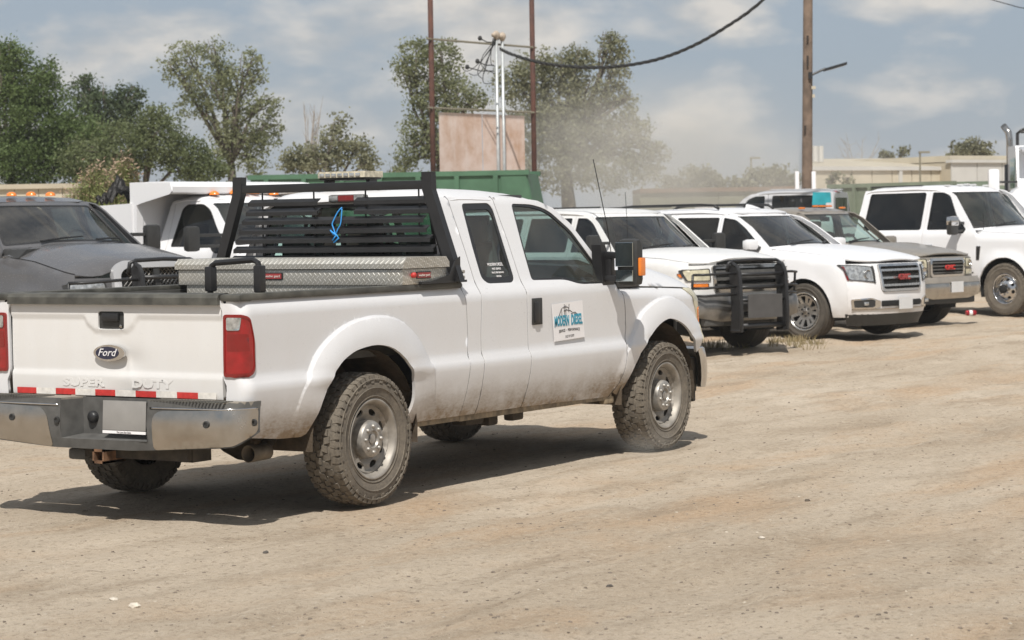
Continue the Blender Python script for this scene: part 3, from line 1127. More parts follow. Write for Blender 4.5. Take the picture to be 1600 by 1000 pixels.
    for sg in (-1, 1):
        if sg < 0:
            cp = rpoly([(-ymax+.01, .535), (-.95, .462), (-.438, .428), (-.438, .645), (-ymax+.01, .665)], [.03, .02, .03, .07, .03])
        else:
            cp = rpoly([(ymax-.01, .535), (.95, .462), (.30, .422), (.335, .60), (.38, .645), (ymax-.01, .665)], [.03, .02, .03, .06, .06, .03])
        c_ = panel('chrome_corner', cp, [], bfn(.004), M['dullchrome'], bp, .04, .012, toward=(0, 0, .5))
        for u in ((-.80, .58), (-1.09, .585)) if sg < 0 else ((.255, .575), (.62, .58)):
            q = bfn(.006)(np.array([[u[0], u[1]]]))[0]
            MB().lathe([(.020, .006), (.020, -.004), (.012, -.005), (.010, 0), (0, 0)], 14, c=q, axis='x').build('parking_sensor', M['plastic'], bp, smooth=False)
    # recess with ball mount hole and licence plate
    rc = MB()
    rc.add([(-1.34, .235, .475), (-1.34, -.40, .475), (-1.19, -.36, .49), (-1.19, .20, .49)], [(0, 1, 2, 3)])
    rc.add([(-1.19, .20, .49), (-1.19, -.36, .49), (-1.19, -.36, .70), (-1.19, .20, .70)], [(0, 1, 2, 3)])
    rc.add([(-1.34, .235, .475), (-1.19, .20, .49), (-1.19, .20, .69), (-1.34, .235, .69)], [(0, 1, 2, 3)])
    rc.add([(-1.34, -.40, .475), (-1.19, -.36, .49), (-1.19, -.36, .69), (-1.34, -.40, .69)], [(0, 1, 2, 3)])
    rc.build('bumper_recess', M['greyplastic'], bp)
    MB().lathe([(.036, .01), (.034, -.010), (.022, -.022), (0, -.024)], 16, c=(-1.20, .12, .585), axis='x').build('tow_plug', M['black'], bp, smooth=True)
    pl = MB().box((-1.30, -.205, .610), (.006, .315, .165), (0, .06, 0), b=.002).build('license_plate', M['plate'], T, auto=.6)
    MB().box((-1.305, -.205, .517), (.005, .315, .016), (0, .06, 0)).build('plate_frame', M['decal'], pl)
    text_mesh('frame_lettering', 'The Lone Star State', .013, M['ink'], pl, frame_map((-1.309, -.205, .517), (0, -1, 0), (0, 0, 1)), .001)
    # ---- hitch and underside
    un = MB()
    for sg in (-1, 1):
        un.box((1.4, sg*.44, .52), (5.4, .07, .16))
    un.box((-1.20, -.20, .395), (.08, .80, .065))
    un.box((.75, 0, .60), (3.4, 1.5, .08)).box((3.6, 0, .62), (1.1, .85, .3)).box((1.2, .55, .50), (1.1, .3, .22)).box((2.4, .25, .45), (.8, .3, .2))
    un.build('frame', M['under'], T)
    hm = MB()
    for a, b, sx_, sz in ((0, .033, .085, .018), (0, -.033, .085, .018)):
        hm.box((-1.25, -.04, .380+b), (.18, .085, .014))
    hm.box((-1.25, -.04-.036, .380), (.18, .013, .08)).box((-1.25, -.04+.036, .380), (.18, .013, .08))
    hm.build('hitch_receiver', M['rust'], T)
    hm = MB().box((-1.12, -.52, .40), (.16, .012, .09)).box((-1.12, -.60, .40), (.16, .012, .09)).box((-1.12, -.56, .44), (.16, .09, .012)).box((-1.12, -.56, .36), (.16, .09, .012))
    hm.build('hitch_bracket', M['under'], T)
    MB().box((-1.22, .21, .375), (.05, .13, .065), b=.018).build('trailer_socket', M['greyplastic'], T, auto=.6)
    MB().box((-1.12, .10, .39), (.1, .34, .09)).build('socket_bracket', M['under'], T)
    ax = MB().tube([(0, -.80, zw), (0, .80, zw)], .05, 12)
    ax.lathe([(0, -.16), (.12, -.12), (.165, 0), (.12, .12), (0, .16)], 16, c=(0, 0, zw))
    ax.build('rear_axle', M['under'], T, smooth=True)
    MB().tube([(3.6, -.80, .36), (3.6, .80, .36)], .04, 10).build('front_axle', M['under'], T, smooth=True)
    sp = MB().lathe([(.38, -.11), (.39, -.05), (.39, .05), (.38, .11), (.2, .11), (.2, -.11)], 30, c=(-.72, 0, .60), axis='z').build('spare_tyre', M['tyre'], T, smooth=True)
    for sg in (-1, 1):
        ls = MB()
        for k in range(4):
            ls.tube([(-.75, sg*.56, .52-.012*k), (-.35, sg*.56, .43-.014*k), (0, sg*.56, .41-.014*k), (.4, sg*.56, .43-.014*k), (.8, sg*.56, .52-.012*k)], .02, 6)
        ls.build('leaf_spring', M['under'], T, smooth=True)
        MB().tube([(-.10, sg*.48, .35), (-.25, sg*.40, .62)], .03, 8).build('shock_absorber', M['rust'], T, smooth=True)
    ex = MB()
    path = [(2.2, -.45, .40), (1.2, -.50, .42), (.55, -.60, .48), (.25, -.62, .62), (-.1, -.62, .66), (-.42, -.62, .52), (-.62, -.66, .40), (-.72, -.70, .372)]
    ex.tube(path, .038, 10)
    MB().lathe([(.041, 0), (0, 0)], 16, c=(-.74, -.700, .372), axis='x').build('bore_shade_disc', M['dark'], T)  # black disc stands in for the shade inside the pipe
    ex.build('exhaust_pipe', M['under'], T, smooth=True)
    tip = MB().lathe([(.046, 0), (.050, -.17), (.044, -.17), (.040, 0)], 20, c=(-.66, -.700, .372), axis='x')
    t_ = tip.build('exhaust_tip', M['tailpipe'], T, smooth=True)
    for (x, y, z, a, b, c) in ((1.55, -.62, .40, .22, .12, .12), (1.85, -.58, .37, .12, .1, .12), (2.05, -.66, .38, .14, .08, .10), (2.35, -.6, .42, .9, .16, .08), (1.0, -.60, .43, .4, .1, .1), (.62, -.7, .40, .2, .1, .08)):
        MB().box((x, y, z), (a, b, c), b=.02).build('underbody_part', M['under'], T, auto=.6)
    # front bumper end + details seen behind the front wheel
    def fbf(P):
        u, z = P[:, 0], P[:, 1]
        a_ = np.clip(np.abs(u)-.72, 0, None)
        th = np.minimum(a_/.22, pi/2)
        ex_ = np.maximum(a_-.22*pi/2, 0)
        y = np.sign(u)*(np.minimum(np.abs(u), .72)+.22*np.sin(th))
        x = 4.50+.05*(1-(np.minimum(np.abs(u), .72)/.72)**2)-.22*(1-np.cos(th))-ex_-.05*np.abs((z-.54)/.16)**2.5
        return np.stack([x, y, z], 1)
    panel('front_bumper', rpoly([(-1.10, .41), (-.6, .385), (.6, .385), (1.10, .41), (1.12, .70), (-1.12, .70)], .03), [], fbf, M['chrome'], T, .04, .03, toward=(3.5, 0, .5))
    fb = MB().box((4.22, -.78, .50), (.12, .20, .26), b=.02).box((4.25, -.72, .36), (.05, .3, .12), b=.01).box((4.2, 0, .62), (.2, 1.5, .3))
    fb.build('bumper_bracket', M['under'], T, auto=.6)
    MB().box((4.34, 0, .93), (.06, 1.35, .42), b=.03).build('grille', M['plastic'], T, auto=.6)
    gb = [MB().box((4.385, 0, .83+.11*k), (.03, 1.2, .05), b=.012).build('grille_bar', M['chrome'], T, auto=.6) for k in range(3)]
    # ---- wheels
    for (x, y) in ((0, -.862), (0, .862), (3.60, -.868), (3.60, .868)):
        make_wheel(T, 'steel', (x, y, zw), -1 if y < 0 else 1, zw, .245)
    # ---- mirrors
    for sg in (-1, 1):
        mr = MB().box((2.86, sg*1.115, 1.365), (.10, .172, .325), (0, 0, 0), .045).build('side_mirror', M['plastic'], T, auto=.7)
        MB().box((2.797, sg*1.105, 1.42), (.008, .138, .165), b=.003).build('mirror_glass', M['mirror'], mr)
        MB().box((2.797, sg*1.105, 1.275), (.008, .134, .080), b=.003).build('mirror_glass', M['mirror'], mr, label='small convex lower mirror glass')
        MB().box((2.865, sg*1.204, 1.335), (.075, .022, .125), b=.01).build('turn_lamp', M['amber'], mr, auto=.6)
        arm = MB()
        arm.prism([(2.80, 1.21), (2.96, 1.21), (2.93, 1.32), (2.83, 1.49), (2.77, 1.49)], sg*.86, sg*.935)
        arm.box((2.86, sg*.99, 1.415), (.07, .16, .045), b=.012).box((2.86, sg*.99, 1.255), (.07, .16, .045), b=.012)
        arm.box((2.86, sg*.955, 1.34), (.06, .05, .2), b=.012)
        arm.build('mirror_arm', M['black'], T, auto=.6)
    # ---- antenna
    MB().tube([(3.20, -.80, 1.25), (3.10, -.80, 1.62), (2.92, -.80, 2.08)], .0035, 6).build('antenna', M['black'], T)
    # ---- decals
    dy = -.949
    dc = MB().prism([(2.085, 1.105), (2.484, 1.118), (2.508, .868), (2.112, .856)], dy, dy-.0025).build('door_sign', M['decal'], T)
    fm = lambda x, z, s=0.03: frame_map((x, dy-.003, z), (1, 0, s), (-s, 0, 1))

    def archmap(x, z, h=.018, w=.18, s=0.02):
        f0 = fm(x, z, s)
        return lambda a, b, c: f0(a, b*(1+.25*(1-np.minimum(np.abs(a/w), 1)**1.5*-0))+h*(1-(a/w)**2)*np.where(b < 0, 1, .75), c)
    text_mesh('sign_lettering', 'MODERN', .082, M['teal'], T, archmap(2.208, .972), .002, sx=.55, bold=.0022)
    text_mesh('sign_lettering', 'DIESEL', .082, M['teal'], T, archmap(2.404, .976), .002, sx=.62, bold=.0022)
    text_mesh('sign_lettering', 'SERVICE  •  PERFORMANCE', .024, M['ink'], T, archmap(2.306, .918, .010), .001, sx=.95)
    text_mesh('sign_lettering', '512 717 2777', .023, M['ink'], T, fm(2.310, .884), .001, sx=.9)
    ln = MB()
    for q in ([(2.17, 1.02), (2.19, 1.05), (2.205, 1.075), (2.212, 1.02)], [(2.245, 1.03), (2.242, 1.10)], [(2.262, 1.022), (2.262, 1.095)], [(2.235, 1.055), (2.27, 1.062), (2.32, 1.055), (2.345, 1.044)], [(2.30, 1.045), (2.305, 1.10)], [(2.215, 1.075), (2.25, 1.083), (2.285, 1.08), (2.30, 1.07)], [(2.33, 1.032), (2.36, 1.040), (2.385, 1.042), (2.41, 1.03), (2.37, 1.030)]):
        ln.tube([(x, dy-.003, z) for x, z in q], .0025, 4)
    ln.build('sign_drawing', M['ink'], T)
    # rear side window sticker
    gy = lambda z: float(np.interp(z, B[0] and [1.27, 1.80], [.895, .70]))
    sl_ = (.195/.53)
    for i, (tx, sz) in enumerate((('MODERN DIESEL', .030), ('FLEET SERVICE', .020), ('TRUCK PERFORMANCE', .017), ('OFFROAD', .016))):
        z_ = 1.382-.024*i-(.004 if i else 0)
        text_mesh('window_lettering', tx, sz, M['decal'], T, frame_map((1.548, -(gy(z_)-.002), z_), (1, 0, 0), (0, sl_, 1)), .001, sx=.82)
    # ---- cabin
    for y in (-.42, .42):
        st = MB().box((2.25, y, .88), (.52, .52, .18), b=.06).box((1.98, y, 1.22), (.16, .50, .62), (0, -.22, 0), .06).build('seat', M['seat'], T, auto=.7)
        MB().box((1.90, y, 1.60), (.09, .28, .17), (0, -.15, 0), .04).build('headrest', M['seat'], st, auto=.7)
    bs = MB().box((1.42, 0, .85), (.4, 1.4, .16), b=.05).box((1.24, 0, 1.15), (.12, 1.4, .5), b=.05).build('rear_bench', M['seat'], T, auto=.7)
    for y in (-.5, .5):
        MB().box((1.25, y, 1.49), (.09, .24, .15), b=.035).build('headrest', M['seat'], bs, auto=.7)
    MB().box((2.98, 0, 1.12), (.30, 1.62, .28), b=.08).box((2.4, 0, .62), (2.4, 1.66, .05)).box((2.3, 0, .80), (.9, .28, .3), b=.04).build('dashboard', M['interior'], T, auto=.7)
    MB().tube([(2.66+.07*cos(a), .42+.19*sin(a), 1.24+.17*cos(a)) for a in np.linspace(0, 2*pi, 20, endpoint=False)], .016, 6, closed=True).build('steering_wheel', M['black'], T, smooth=True)
    MB().box((2.62, 0, 1.67), (.03, .25, .07), b=.01).build('rear_view_mirror', M['black'], T)
    for sg in (-1, 1):
        MB().box((1.85, sg*.69, 1.46), (.10, .05, .50), (0, 0, 0), .02).box((2.25, sg*.79, .84), (2.2, .05, .72)).build('inner_trim', M['interior'], T, auto=.7)
    MB().box((1.7, 0, 1.825), (1.1, 1.25, .02)).build('headliner', M['interior'], T)
    return T


main = build_main_pickup()


def build_rack():
    """black louvred headache rack, standing on the bed rails (bolted on: part of the truck's kit, its own thing)"""
    R = thing('headache_rack', 'black steel louvred headache rack behind the cab of the foreground pickup', 'truck rack', (.95, 0, 1.285))
    z0, x0 = 1.285, .95

    def L(*p):
        return (p[0]-x0, p[1], p[2]-z0)
    for sg in (-1, 1):
        mb = MB()
        # kinked flat post
        def sec(y, z, w=.072, d=.055):
            return [L(x0-d/2, y-w/2, z), L(x0+d/2, y-w/2, z), L(x0+d/2, y+w/2, z), L(x0-d/2, y+w/2, z)]
        st = [(.958, 1.29), (.84, 1.62), (.755, 1.862), (.750, 1.975)]
        rings = [sec(sg*y, z) for y, z in st]
        vs = [p for r in rings for p in r]
        fs = [(0, 3, 2, 1), (12, 13, 14, 15)]
        for i in range(3):
            for k in range(4):
                fs.append((i*4+k, i*4+(k+1) % 4, (i+1)*4+(k+1) % 4, (i+1)*4+k))
        mb.add(vs, fs)
        post = mb.build('post', M['black'], R)
        ft = MB()
        ft.box(L(.80, sg*.915, 1.292), (.50, .09, .014)).prism([(-.32, .01), (.03, .01), (.03, .16), (-.02, .14), (-.09, .05)], sg*.950, sg*.958)
        ft.build('foot', M['black'], R)
        bt = MB()
        for q in ((.995, 1.315), (.995, 1.35)):
            bt.lathe([(.011, 0), (.011, sg*.02), (0, sg*.02)], 8, c=L(q[0], sg*.955, q[1]))
        bt.build('bolt', M['hubcap'], R)
    MB().box(L(.95, 0, 1.895), (.05, 1.46, .055), b=.006).build('top_bar', M['black'], R, auto=.6)

    def slat(y0, y1, z0_, z1_):
        m = MB()
        a = MB()
        # angled blade: lower lip and sloping face
        v = []
        for y, z in ((y0, z0_), (y1, z1_)):
            v += [L(.925, y, z-.020), L(.925, y, z+.004), L(.965, y, z+.026), L(.967, y, z+.022), L(.930, y, z), L(.930, y, z-.020)]
        f = [(i, (i+1) % 6, (i+1) % 6+6, i+6) for i in range(6)]+[tuple(range(5, -1, -1)), tuple(range(6, 12))]
        m.add(v, f)
        return m.build('slat', M['black'], R)
    slat(.665, .10, 1.80, 1.80)
    slat(-.19, -.745, 1.80, 1.80)
    slat(.685, .10, 1.738, 1.738)
    slat(-.19, -.765, 1.738, 1.738)
    for z, h in ((1.680, .72), (1.618, .745), (1.558, .77), (1.496, .795), (1.434, .82)):
        slat(h, -h, z, z)
    for y in (.58, .16, -.25, -.66):
        MB().tube([L(.972, y, 1.88), L(.972, y, 1.42)], .006, 6).build('rod', M['black'], R)
    for sg in (-1,):
        MB().prism([(sg*.74, 1.84-z0), (sg*.70, 1.84-z0), (sg*.83, 1.42-z0), (sg*.88, 1.42-z0)], .012, .022, 'x').build('side_plate', M['black'], R)
    tw = MB()
    base = Vector(L(.915, -.105, 1.755))
    for k in range(2):
        pts = []
        for t in np.linspace(0, 1, 12):
            pts.append(base+Vector((0, (.035 if k else -.012)*sin(pi*t)*(1.5 if k else 1)+.05*t, -.165*t+.01*sin(9*t+k))))
        tw.tube(pts, .0042, 6)
    e = base+Vector((0, .05, -.165))
    tw.tube([e+Vector((-.01, .03, .02)), e, e+Vector((0, -.02, -.02)), e+Vector((0, .02, -.05))], .006, 6)
    tw.tube([e+Vector((0, .045, .03)), e+Vector((0, .02, 0)), e, e+Vector((0, .03, -.035))], .005, 6)
    t = tw.build('rope', M['twine'], None, smooth=True)
    t.location = (.95, 0, 1.285)
    tag(t, 'short bright blue cord knotted to the slats of the black rack', 'cord')
    return R


build_rack()


def build_toolbox():
    X = thing('toolbox', 'silver diamond plate crossover toolbox lying across the pickup bed', 'toolbox', (.62, 0, 1.29))
    z0, x0 = 1.29, .62
    # body x .40-.88, y -.93 .. +.82
    MB().box((-.0, -.0625, .045), (.47, 1.745, .10), b=.004).box((0, -.045, -.12), (.44, 1.60, .26)).build('box_body', M['plate_alu'], X, auto=.6)
    lid = MB()
    lid.prism([(-.250, .094), (-.250, .125), (-.215, .160), (.215, .160), (.250, .125), (.250, .094)], -.950, .828)
    ld = lid.build('lid', M['plate_alu'], X)
    MB().box((0, -.0625, .093), (.492, 1.765, .006)).build('seal', M['black'], X)
    for (c, u, sx) in (((-.238, -.665+.0+.72, .050), 'x', 1), ((-.02, -.938, .050), 'y', 1)):
        if u == 'x':
            c = (-.238, .045, .050)
            b = MB().box(c, (.008, .155, .044), b=.006).build('badge', M['black'], X, auto=.6)
            MB().box((c[0]-.005, c[1], c[2]), (.003, .138, .032)).build('badge_face', M['badge_red'], X)
            text_mesh('badge_lettering', 'weather guard', .021, M['tape_white'], X, frame_map((c[0]-.008, c[1], c[2]), (0, -1, 0), (0, 0, 1)), .001, sx=.98)
        else:
            b = MB().box(c, (.155, .008, .044), b=.006).build('badge', M['black'], X, auto=.6)
            MB().box((c[0], c[1]-.005, c[2]), (.138, .003, .032)).build('badge_face', M['badge_red'], X)
            text_mesh('badge_lettering', 'weather guard', .021, M['tape_white'], X, frame_map((c[0], c[1]-.008, c[2]), (1, 0, 0), (0, 0, 1)), .001, sx=.98)
    MB().lathe([(.017, 0), (.017, -.02), (.010, -.026), (0, -.026)], 14, c=(-.135, -.936, .052)).build('lock', M['tape_red'], X, smooth=True)
    return X


build_toolbox()


def small_kit():
    # bent black grab bar standing at the tailgate corner
    g = MB()
    g.tube([(0, .27, -.25), (0, .265, .10), (0, .250, .135), (0, .225, .150), (0, -.045, .165), (0, -.075, .150), (0, -.085, .11), (0, -.09, -.25)], .017, 8)
    g.box((0, .262, .06), (.055, .050, .14), b=.01).box((0, -.085, .06), (.055, .050, .15), b=.01)
    o = g.build('grab_bar', M['black'], None, auto=.7)
    o.location = (-.93, -.80, 1.30)
    tag(o, 'bent black tubular bar rising from the bed beside the diamond plate toolbox', 'bar')
    # light bar on the cab roof
    b = thing('beacon_bar', 'flat amber and clear warning light bar on the cab roof of the foreground pickup', 'warning light', (1.28, .09, 1.915))
    MB().box((.0, -.04, -.004), (.20, .52, .012)).build('base_plate', M['dullchrome'], b)
    for y in (-.17, .17):
        MB().box((0, y, .015), (.08, .03, .035)).build('foot', M['black'], b)
    MB().box((0, 0, .040), (.20, .36, .02), b=.008).build('tray', M['black'], b, auto=.6)
    ln = MB()
    ln.prism([(-.10, -.19), (.10, -.19), (.115, -.165), (.115, .165), (.10, .19), (-.10, .19), (-.115, .165), (-.115, -.165)], .045, .085, 'z')
    lo = ln.build('lens', M['beacon'], b)
    for k in range(7):
        MB().box((-.118, -.144+.048*k, .062), (.008, .036, .022), b=.004).build('lamp_module', M['clearlens'], lo, auto=.6)


small_kit()


# =================================================================== parked vehicles
def at(u, v, d):
    """world point at depth d on the sight line through photo position u, v (used to read positions off the photo)"""
    q = CAM+(_F+_R2*(u-800)/FPX-_U2*(v-500)/FPX)*d
    return Vector(q)

def car(sp):
    T = thing(sp['name'], sp['label'], sp['cat'], (*sp['pos'], sp.get('z', 0)), radians(sp['yaw']), sp.get('scale', 1.0))
    g = sp.get
    ra, zw, WB = sp['ra'], sp['R'], sp['WB']
    ang = list(np.linspace(-5, 185, 30))
    fls = tuple((xc, zw, ang, [ra]*30, [ra+g('fw', .10)]*30, g('fh', .035)) for xc in (0, -WB))
    sk = Skin(sp['B'], sp['zh'], sp['cowl'], sp['xs'], sp['X0'], sp['n'], fls)
    zhf = lambda x: np.interp(x, *zip(*sp['zh']))
    pm = sp['paint']
    lo = sp['lo']
    st = g('step', .07)
    edge_z = np.linspace(lo+.02, float(zhf(2))-.005, 9)
    front_edge = [(float(sk.xedge(z, .93)), float(z)) for z in edge_z]
    dg = sp['gap']          # x of fender / door gap
    AF = arc(0, zw, ra, 0, 180, 18)
    AR = arc(-WB, zw, ra, 0, 180, 18)
    base = max(lo, zw-.02)
    for sg in (-1, 1):
        sd = sk.side(sg)
        fend = [(dg-.004, lo)]+[(-ra+.0, lo)]+[(x, z) for x, z in AF[::-1]]+[(ra, lo+.02)]+front_edge
        fend += [(x, float(zhf(x))) for x in np.linspace(front_edge[-1][0]-.03, sp['cowl'], 24)]+[(dg-.004, float(zhf(sp['cowl']))-.02)]
        fe = panel('fender', fend, [], sd, pm, T, st, .02, toward=(-1, 0, .8))
        for nm, poly, wins in sp['sides']:
            pl = panel(nm, poly, wins, sd, pm, T, st, .02, toward=(-1.5, 0, .8))
            for w in wins:
                panel('window_glass', w, [], sd, sp['glass'], pl, .2, 0, off=-.012, toward=(-1.5, 0, .8))
                c = np.array(w).mean(0)
                wi = [tuple(np.array(p)+(c-np.array(p))/np.linalg.norm(c-np.array(p))*.018) for p in w]
                panel('window_frame', w, [wi], sd, sp.get('trim', M['black']), pl, .1, .01, off=-.002, toward=(-1.5, 0, .8))
            if 'door' in nm:
                xs_ = [p[0] for p in poly]
                hx = min(p[0] for p in poly if p[1] < 1.0)+.13
                hz = g('hz', 1.03)
                yb = float(sk.half(hx, hz))
                MB().box((hx, sg*(yb+.006), hz), (.19, .022, .045), b=.01).build('door_handle', sp['handle'], pl, auto=.6)
        if sp.get('bed'):
            x1, x0, zb = sp['bed']
            arch = [(x, z) for x, z in AR]
            poly = [(x1, lo+.03)]+[(-WB+ra, lo+.03)]+arch+[(-WB-ra, lo+.05), (x0, lo+.12), (x0, zb), (x1, zb)]
            panel('bed_side', poly, [], sd, pm, T, st, .02, toward=(-3, 0, .8))
            MB().box(((x0+x1)/2, sg*(float(sk.half(x1, zb))-.03), zb+.01), (x1-x0, .08, .03)).build('rail_cap', M['plastic'], T)
        # mirrors
        mk, mx, mz = sp['mirror']
        yb = float(sk.half(mx, sp['belt']))
        if mk == 'tow':
            mo = g('moff', .26)
            m_ = MB().box((mx, sg*(yb+mo), mz+.05), (.11, .19, .30), b=.04).build('side_mirror', M['plastic'], T, auto=.6)
            MB().box((mx-.058, sg*(yb+mo-.005), mz+.08), (.006, .14, .15)).build('mirror_glass', M['mirror'], m_)
            for dz in (.09, -.04):
                MB().box((mx, sg*(yb+mo/2-.05), mz+dz), (.05, mo-.06, .04), b=.01).build('mirror_arm', M['plastic'], T, auto=.6)
            if g('mcap'):
                MB().box((mx+.008, sg*(yb+.26), mz+.12), (.12, .20, .16), b=.04).build('mirror_cap', g('mcap'), m_, auto=.6)
        else:
            m_ = MB().box((mx, sg*(yb+.16), mz), (.13, .24, .155), b=.05).build('side_mirror', g('mcap') or M['plastic'], T, auto=.7)
            MB().box((mx, sg*(yb+.15), mz-.075), (.11, .23, .03), b=.012).box((mx+.01, sg*(yb+.03), mz-.05), (.09, .12, .05), b=.01).build('mirror_base', M['plastic'], m_, auto=.6)
            MB().box((mx-.066, sg*(yb+.16), mz+.005), (.004, .20, .12)).build('mirror_glass', M['mirror'], m_)
        for xc in (0, -WB):
            r0 = ra+.03
            ar = [(xc+r0*cos(radians(q)), zw+r0*sin(radians(q))) for q in range(-15, 196, 15)]
            n = len(ar)
            mb = MB()
            mb.add([(x, sg*(sp['hw']-.05), z) for x, z in ar]+[(x, sg*.45, z) for x, z in ar], [(i, i+1, i+1+n, i+n) for i in range(n-1)])
            mb.add([(xc-r0, sg*.46, lo), (xc+r0, sg*.46, lo), (xc+r0, sg*.46, zw+r0), (xc-r0, sg*.46, zw+r0)], [(0, 1, 2, 3)])
            mb.build('wheel_well', M['dark'], T)
            make_wheel(T, sp['wheel'], (xc, sg*sp['ty'], zw), sg, zw, g('tw', .27))
    # hood
    rise = sp['rise']

    def hoodfn(P):
        x, y = P[:, 0], P[:, 1]
        W_ = sk.half(x, zhf(x)-.001)
        q = np.clip(np.abs(y)/W_, 0, 1)
        z = zhf(x)+.006+np.interp(x, *zip(*rise))*(1-q**g('hp', 3.5))
        for (c, wd, h) in g('ribs', ()):
            z = z+h*np.exp(-((np.abs(y)-c)/wd)**2)
        return np.stack([x, y, z], 1)
    xf = front_edge[-1][0]
    ed = [(x, float(sk.half(x, zhf(x)))-.006) for x in np.linspace(sp['cowl'], xf-.03, 24)]
    fe = [(float(sk.xedge(float(zhf(2)), q))-.012, q*.93*float(sk.half(sp['xs']-.01, zhf(2)))/.93) for q in (.92, .8, .65, .45, .2, 0)]
    poly = [(x, -y) for x, y in ed]+[(x, -y) for x, y in fe]+[(x, y) for x, y in fe[::-1][1:]]+ed[::-1]
    cx = sp['cowl']
    poly += [(cx+.13, .5), (cx+.20, 0), (cx+.13, -.5)]
    panel('hood', poly, [], hoodfn, g('hoodpaint', pm), T, .06, .02, toward=(-.2, 0, .6))
    # windscreen
    (xb, yb_, zb_), (xt, yt_, zt_) = sp['ws']

    def wsfn(P):
        u, v = P[:, 0], P[:, 1]
        return np.stack([xb+(xt-xb)*v+(.34-.20*v)*(1-np.abs(u)**2.2), u*(yb_+(yt_-yb_)*v), zb_+(zt_-zb_)*v+.05*(1-v)*(1-u*u)], 1)
    panel('windscreen', [(-.95, .02), (.95, .02), (.95, .97), (-.95, .97)], [], wsfn, sp.get('wsglass', M['wglass']), T, .15, 0, toward=(-3, 0, 1))
    wsf = panel('windscreen_frame', [(-1.03, -.04), (1.03, -.04), (1.03, 1.04), (-1.03, 1.04)], [rpoly([(-.93, .04), (.93, .04), (.93, .95), (-.93, .95)], .06)], wsfn, pm, T, .12, .02, off=.002, toward=(-3, 0, 1))
    # black rubber line round the glass
    gl = rpoly([(-.935, .035), (.935, .035), (.935, .955), (-.935, .955)], .06)
    gi = rpoly([(-.91, .075), (.91, .075), (.91, .93), (-.91, .93)], .06)
    panel('seal', gl, [gi], wsfn, M['black'], wsf, .12, 0, off=.004, toward=(-3, 0, 1))
    for (u0, u1) in ((-.55, .1), (.25, .85)):
        a = wsfn(np.array([[u0, .02]]))[0]
        b = wsfn(np.array([[u1, .12]]))[0]
        mid = wsfn(np.array([[(u0+u1)/2, .09]]))[0]
        MB().tube([a+np.array([.03, 0, .03]), mid+np.array([.03, 0, .02]), b+np.array([.02, 0, .02])], [.014, .012, .007], 6).build('wiper', M['black'], T)
    cw = MB().prism([(-.90, zb_-.10), (-.80, zb_-.01), (0, zb_+.035), (.80, zb_-.01), (.90, zb_-.10)], cx-.05, cx+.28, 'x').build('cowl', M['plastic'], T)
    # roof
    zt = lambda x: np.interp(x, *zip(*sp['roof']))
    rw = sp['roofw']

    def rooffn(P):
        a = np.abs(P[:, 1])
        return np.stack([P[:, 0], P[:, 1], zt(P[:, 0])-.025*(a/rw)**2-.06*np.clip((a-rw+.16)/.18, 0, 1)**2.2], 1)
    xr0, xr1 = sp['roof'][0][0], sp['roof'][-1][0]
    panel('roof', [(xr0, -rw), (xr1-.20, -rw), (xr1-.06, -rw*.7), (xr1, 0), (xr1-.06, rw*.7), (xr1-.20, rw), (xr0, rw)], [], rooffn, pm, T, .12, .02, toward=((xr0+xr1)/2, 0, .8))
    # back of the cab / tail
    xk = xr0
    MB().prism([(-.86, lo+.1), (.86, lo+.1), (.9, sp['belt']), (rw-.02, zt(xk)-.09), (rw-.2, zt(xk)-.01), (-rw+.2, zt(xk)-.01), (-rw+.02, zt(xk)-.09), (-.9, sp['belt'])], sp['tail'], sp['tail']+.03, 'x').build('cab_back', pm, T)
    MB().prism([(-rw+.12, sp['belt']+.08), (rw-.12, sp['belt']+.08), (rw-.18, zt(xk)-.13), (-rw+.18, zt(xk)-.13)], sp['tail']-.012, sp['tail']-.001, 'x').build('rear_window', sp['glass'], T)
    if sp.get('bed'):
        x1, x0, zb = sp['bed']
        MB().box((x0+.03, 0, (lo+.2+zb)/2), (.05, 1.6, zb-lo-.2)).build('tailgate', pm, T)
        MB().box(((x0+x1)/2, 0, .85), (x1-x0, 1.6, .05)).build('bed_floor', M['plastic'], T)
        MB().box((x0-.12, 0, .62), (.18, 1.8, .18), b=.04).build('rear_bumper', M['chrome'], T, auto=.6)
    # under and cabin
    MB().box((-WB/2-.1, 0, lo+.14), (WB+.9, 1.3, .16)).box((0, 0, zw+.12), (1.0, .9, .3)).box((.55, 0, .55), (.3, 1.3, .35)).build('frame', M['dark'], T)
    MB().box((-WB/2, 0, lo+.1), (WB-2*ra-.1, 1.72, .10)).build('sill', M['plastic'], T)
    MB().tube([(0, -.7, zw), (0, .7, zw)], .05, 8).tube([(-WB, -.7, zw), (-WB, .7, zw)], .06, 8).build('axle', M['dark'], T)
    bz = sp['belt']
    MB().box((cx-.20, 0, bz-.10), (.40, 1.6, .20), b=.06).box(((cx+sp['tail'])/2, 0, .62), (abs(cx-sp['tail']), 1.7, .06)).build('dashboard', M['interior'], T, auto=.7)
    for y in (-.40, .40):
        s_ = MB().box((cx-1.18, y, 1.12), (.16, .50, .75), (0, .22, 0), .06).box((cx-.95, y, .85), (.5, .5, .18), b=.06).build('seat', M['seat'], T, auto=.7)
        MB().box((cx-1.28, y, 1.58), (.09, .26, .17), (0, .15, 0), .04).build('headrest', M['seat'], s_, auto=.7)
    MB().tube([(cx-.55-.07*cos(a), .40+.18*sin(a), bz+.01+.17*cos(a)) for a in np.linspace(0, 2*pi, 18, endpoint=False)], .015, 6, closed=True).build('steering_wheel', M['black'], T)
    MB().box((xt+.03, 0, zt_-.10), (.02, .24, .07), b=.01).build('rear_view_mirror', M['black'], T)
    sp['fascia'](T, sk, sp)
    return T, sk


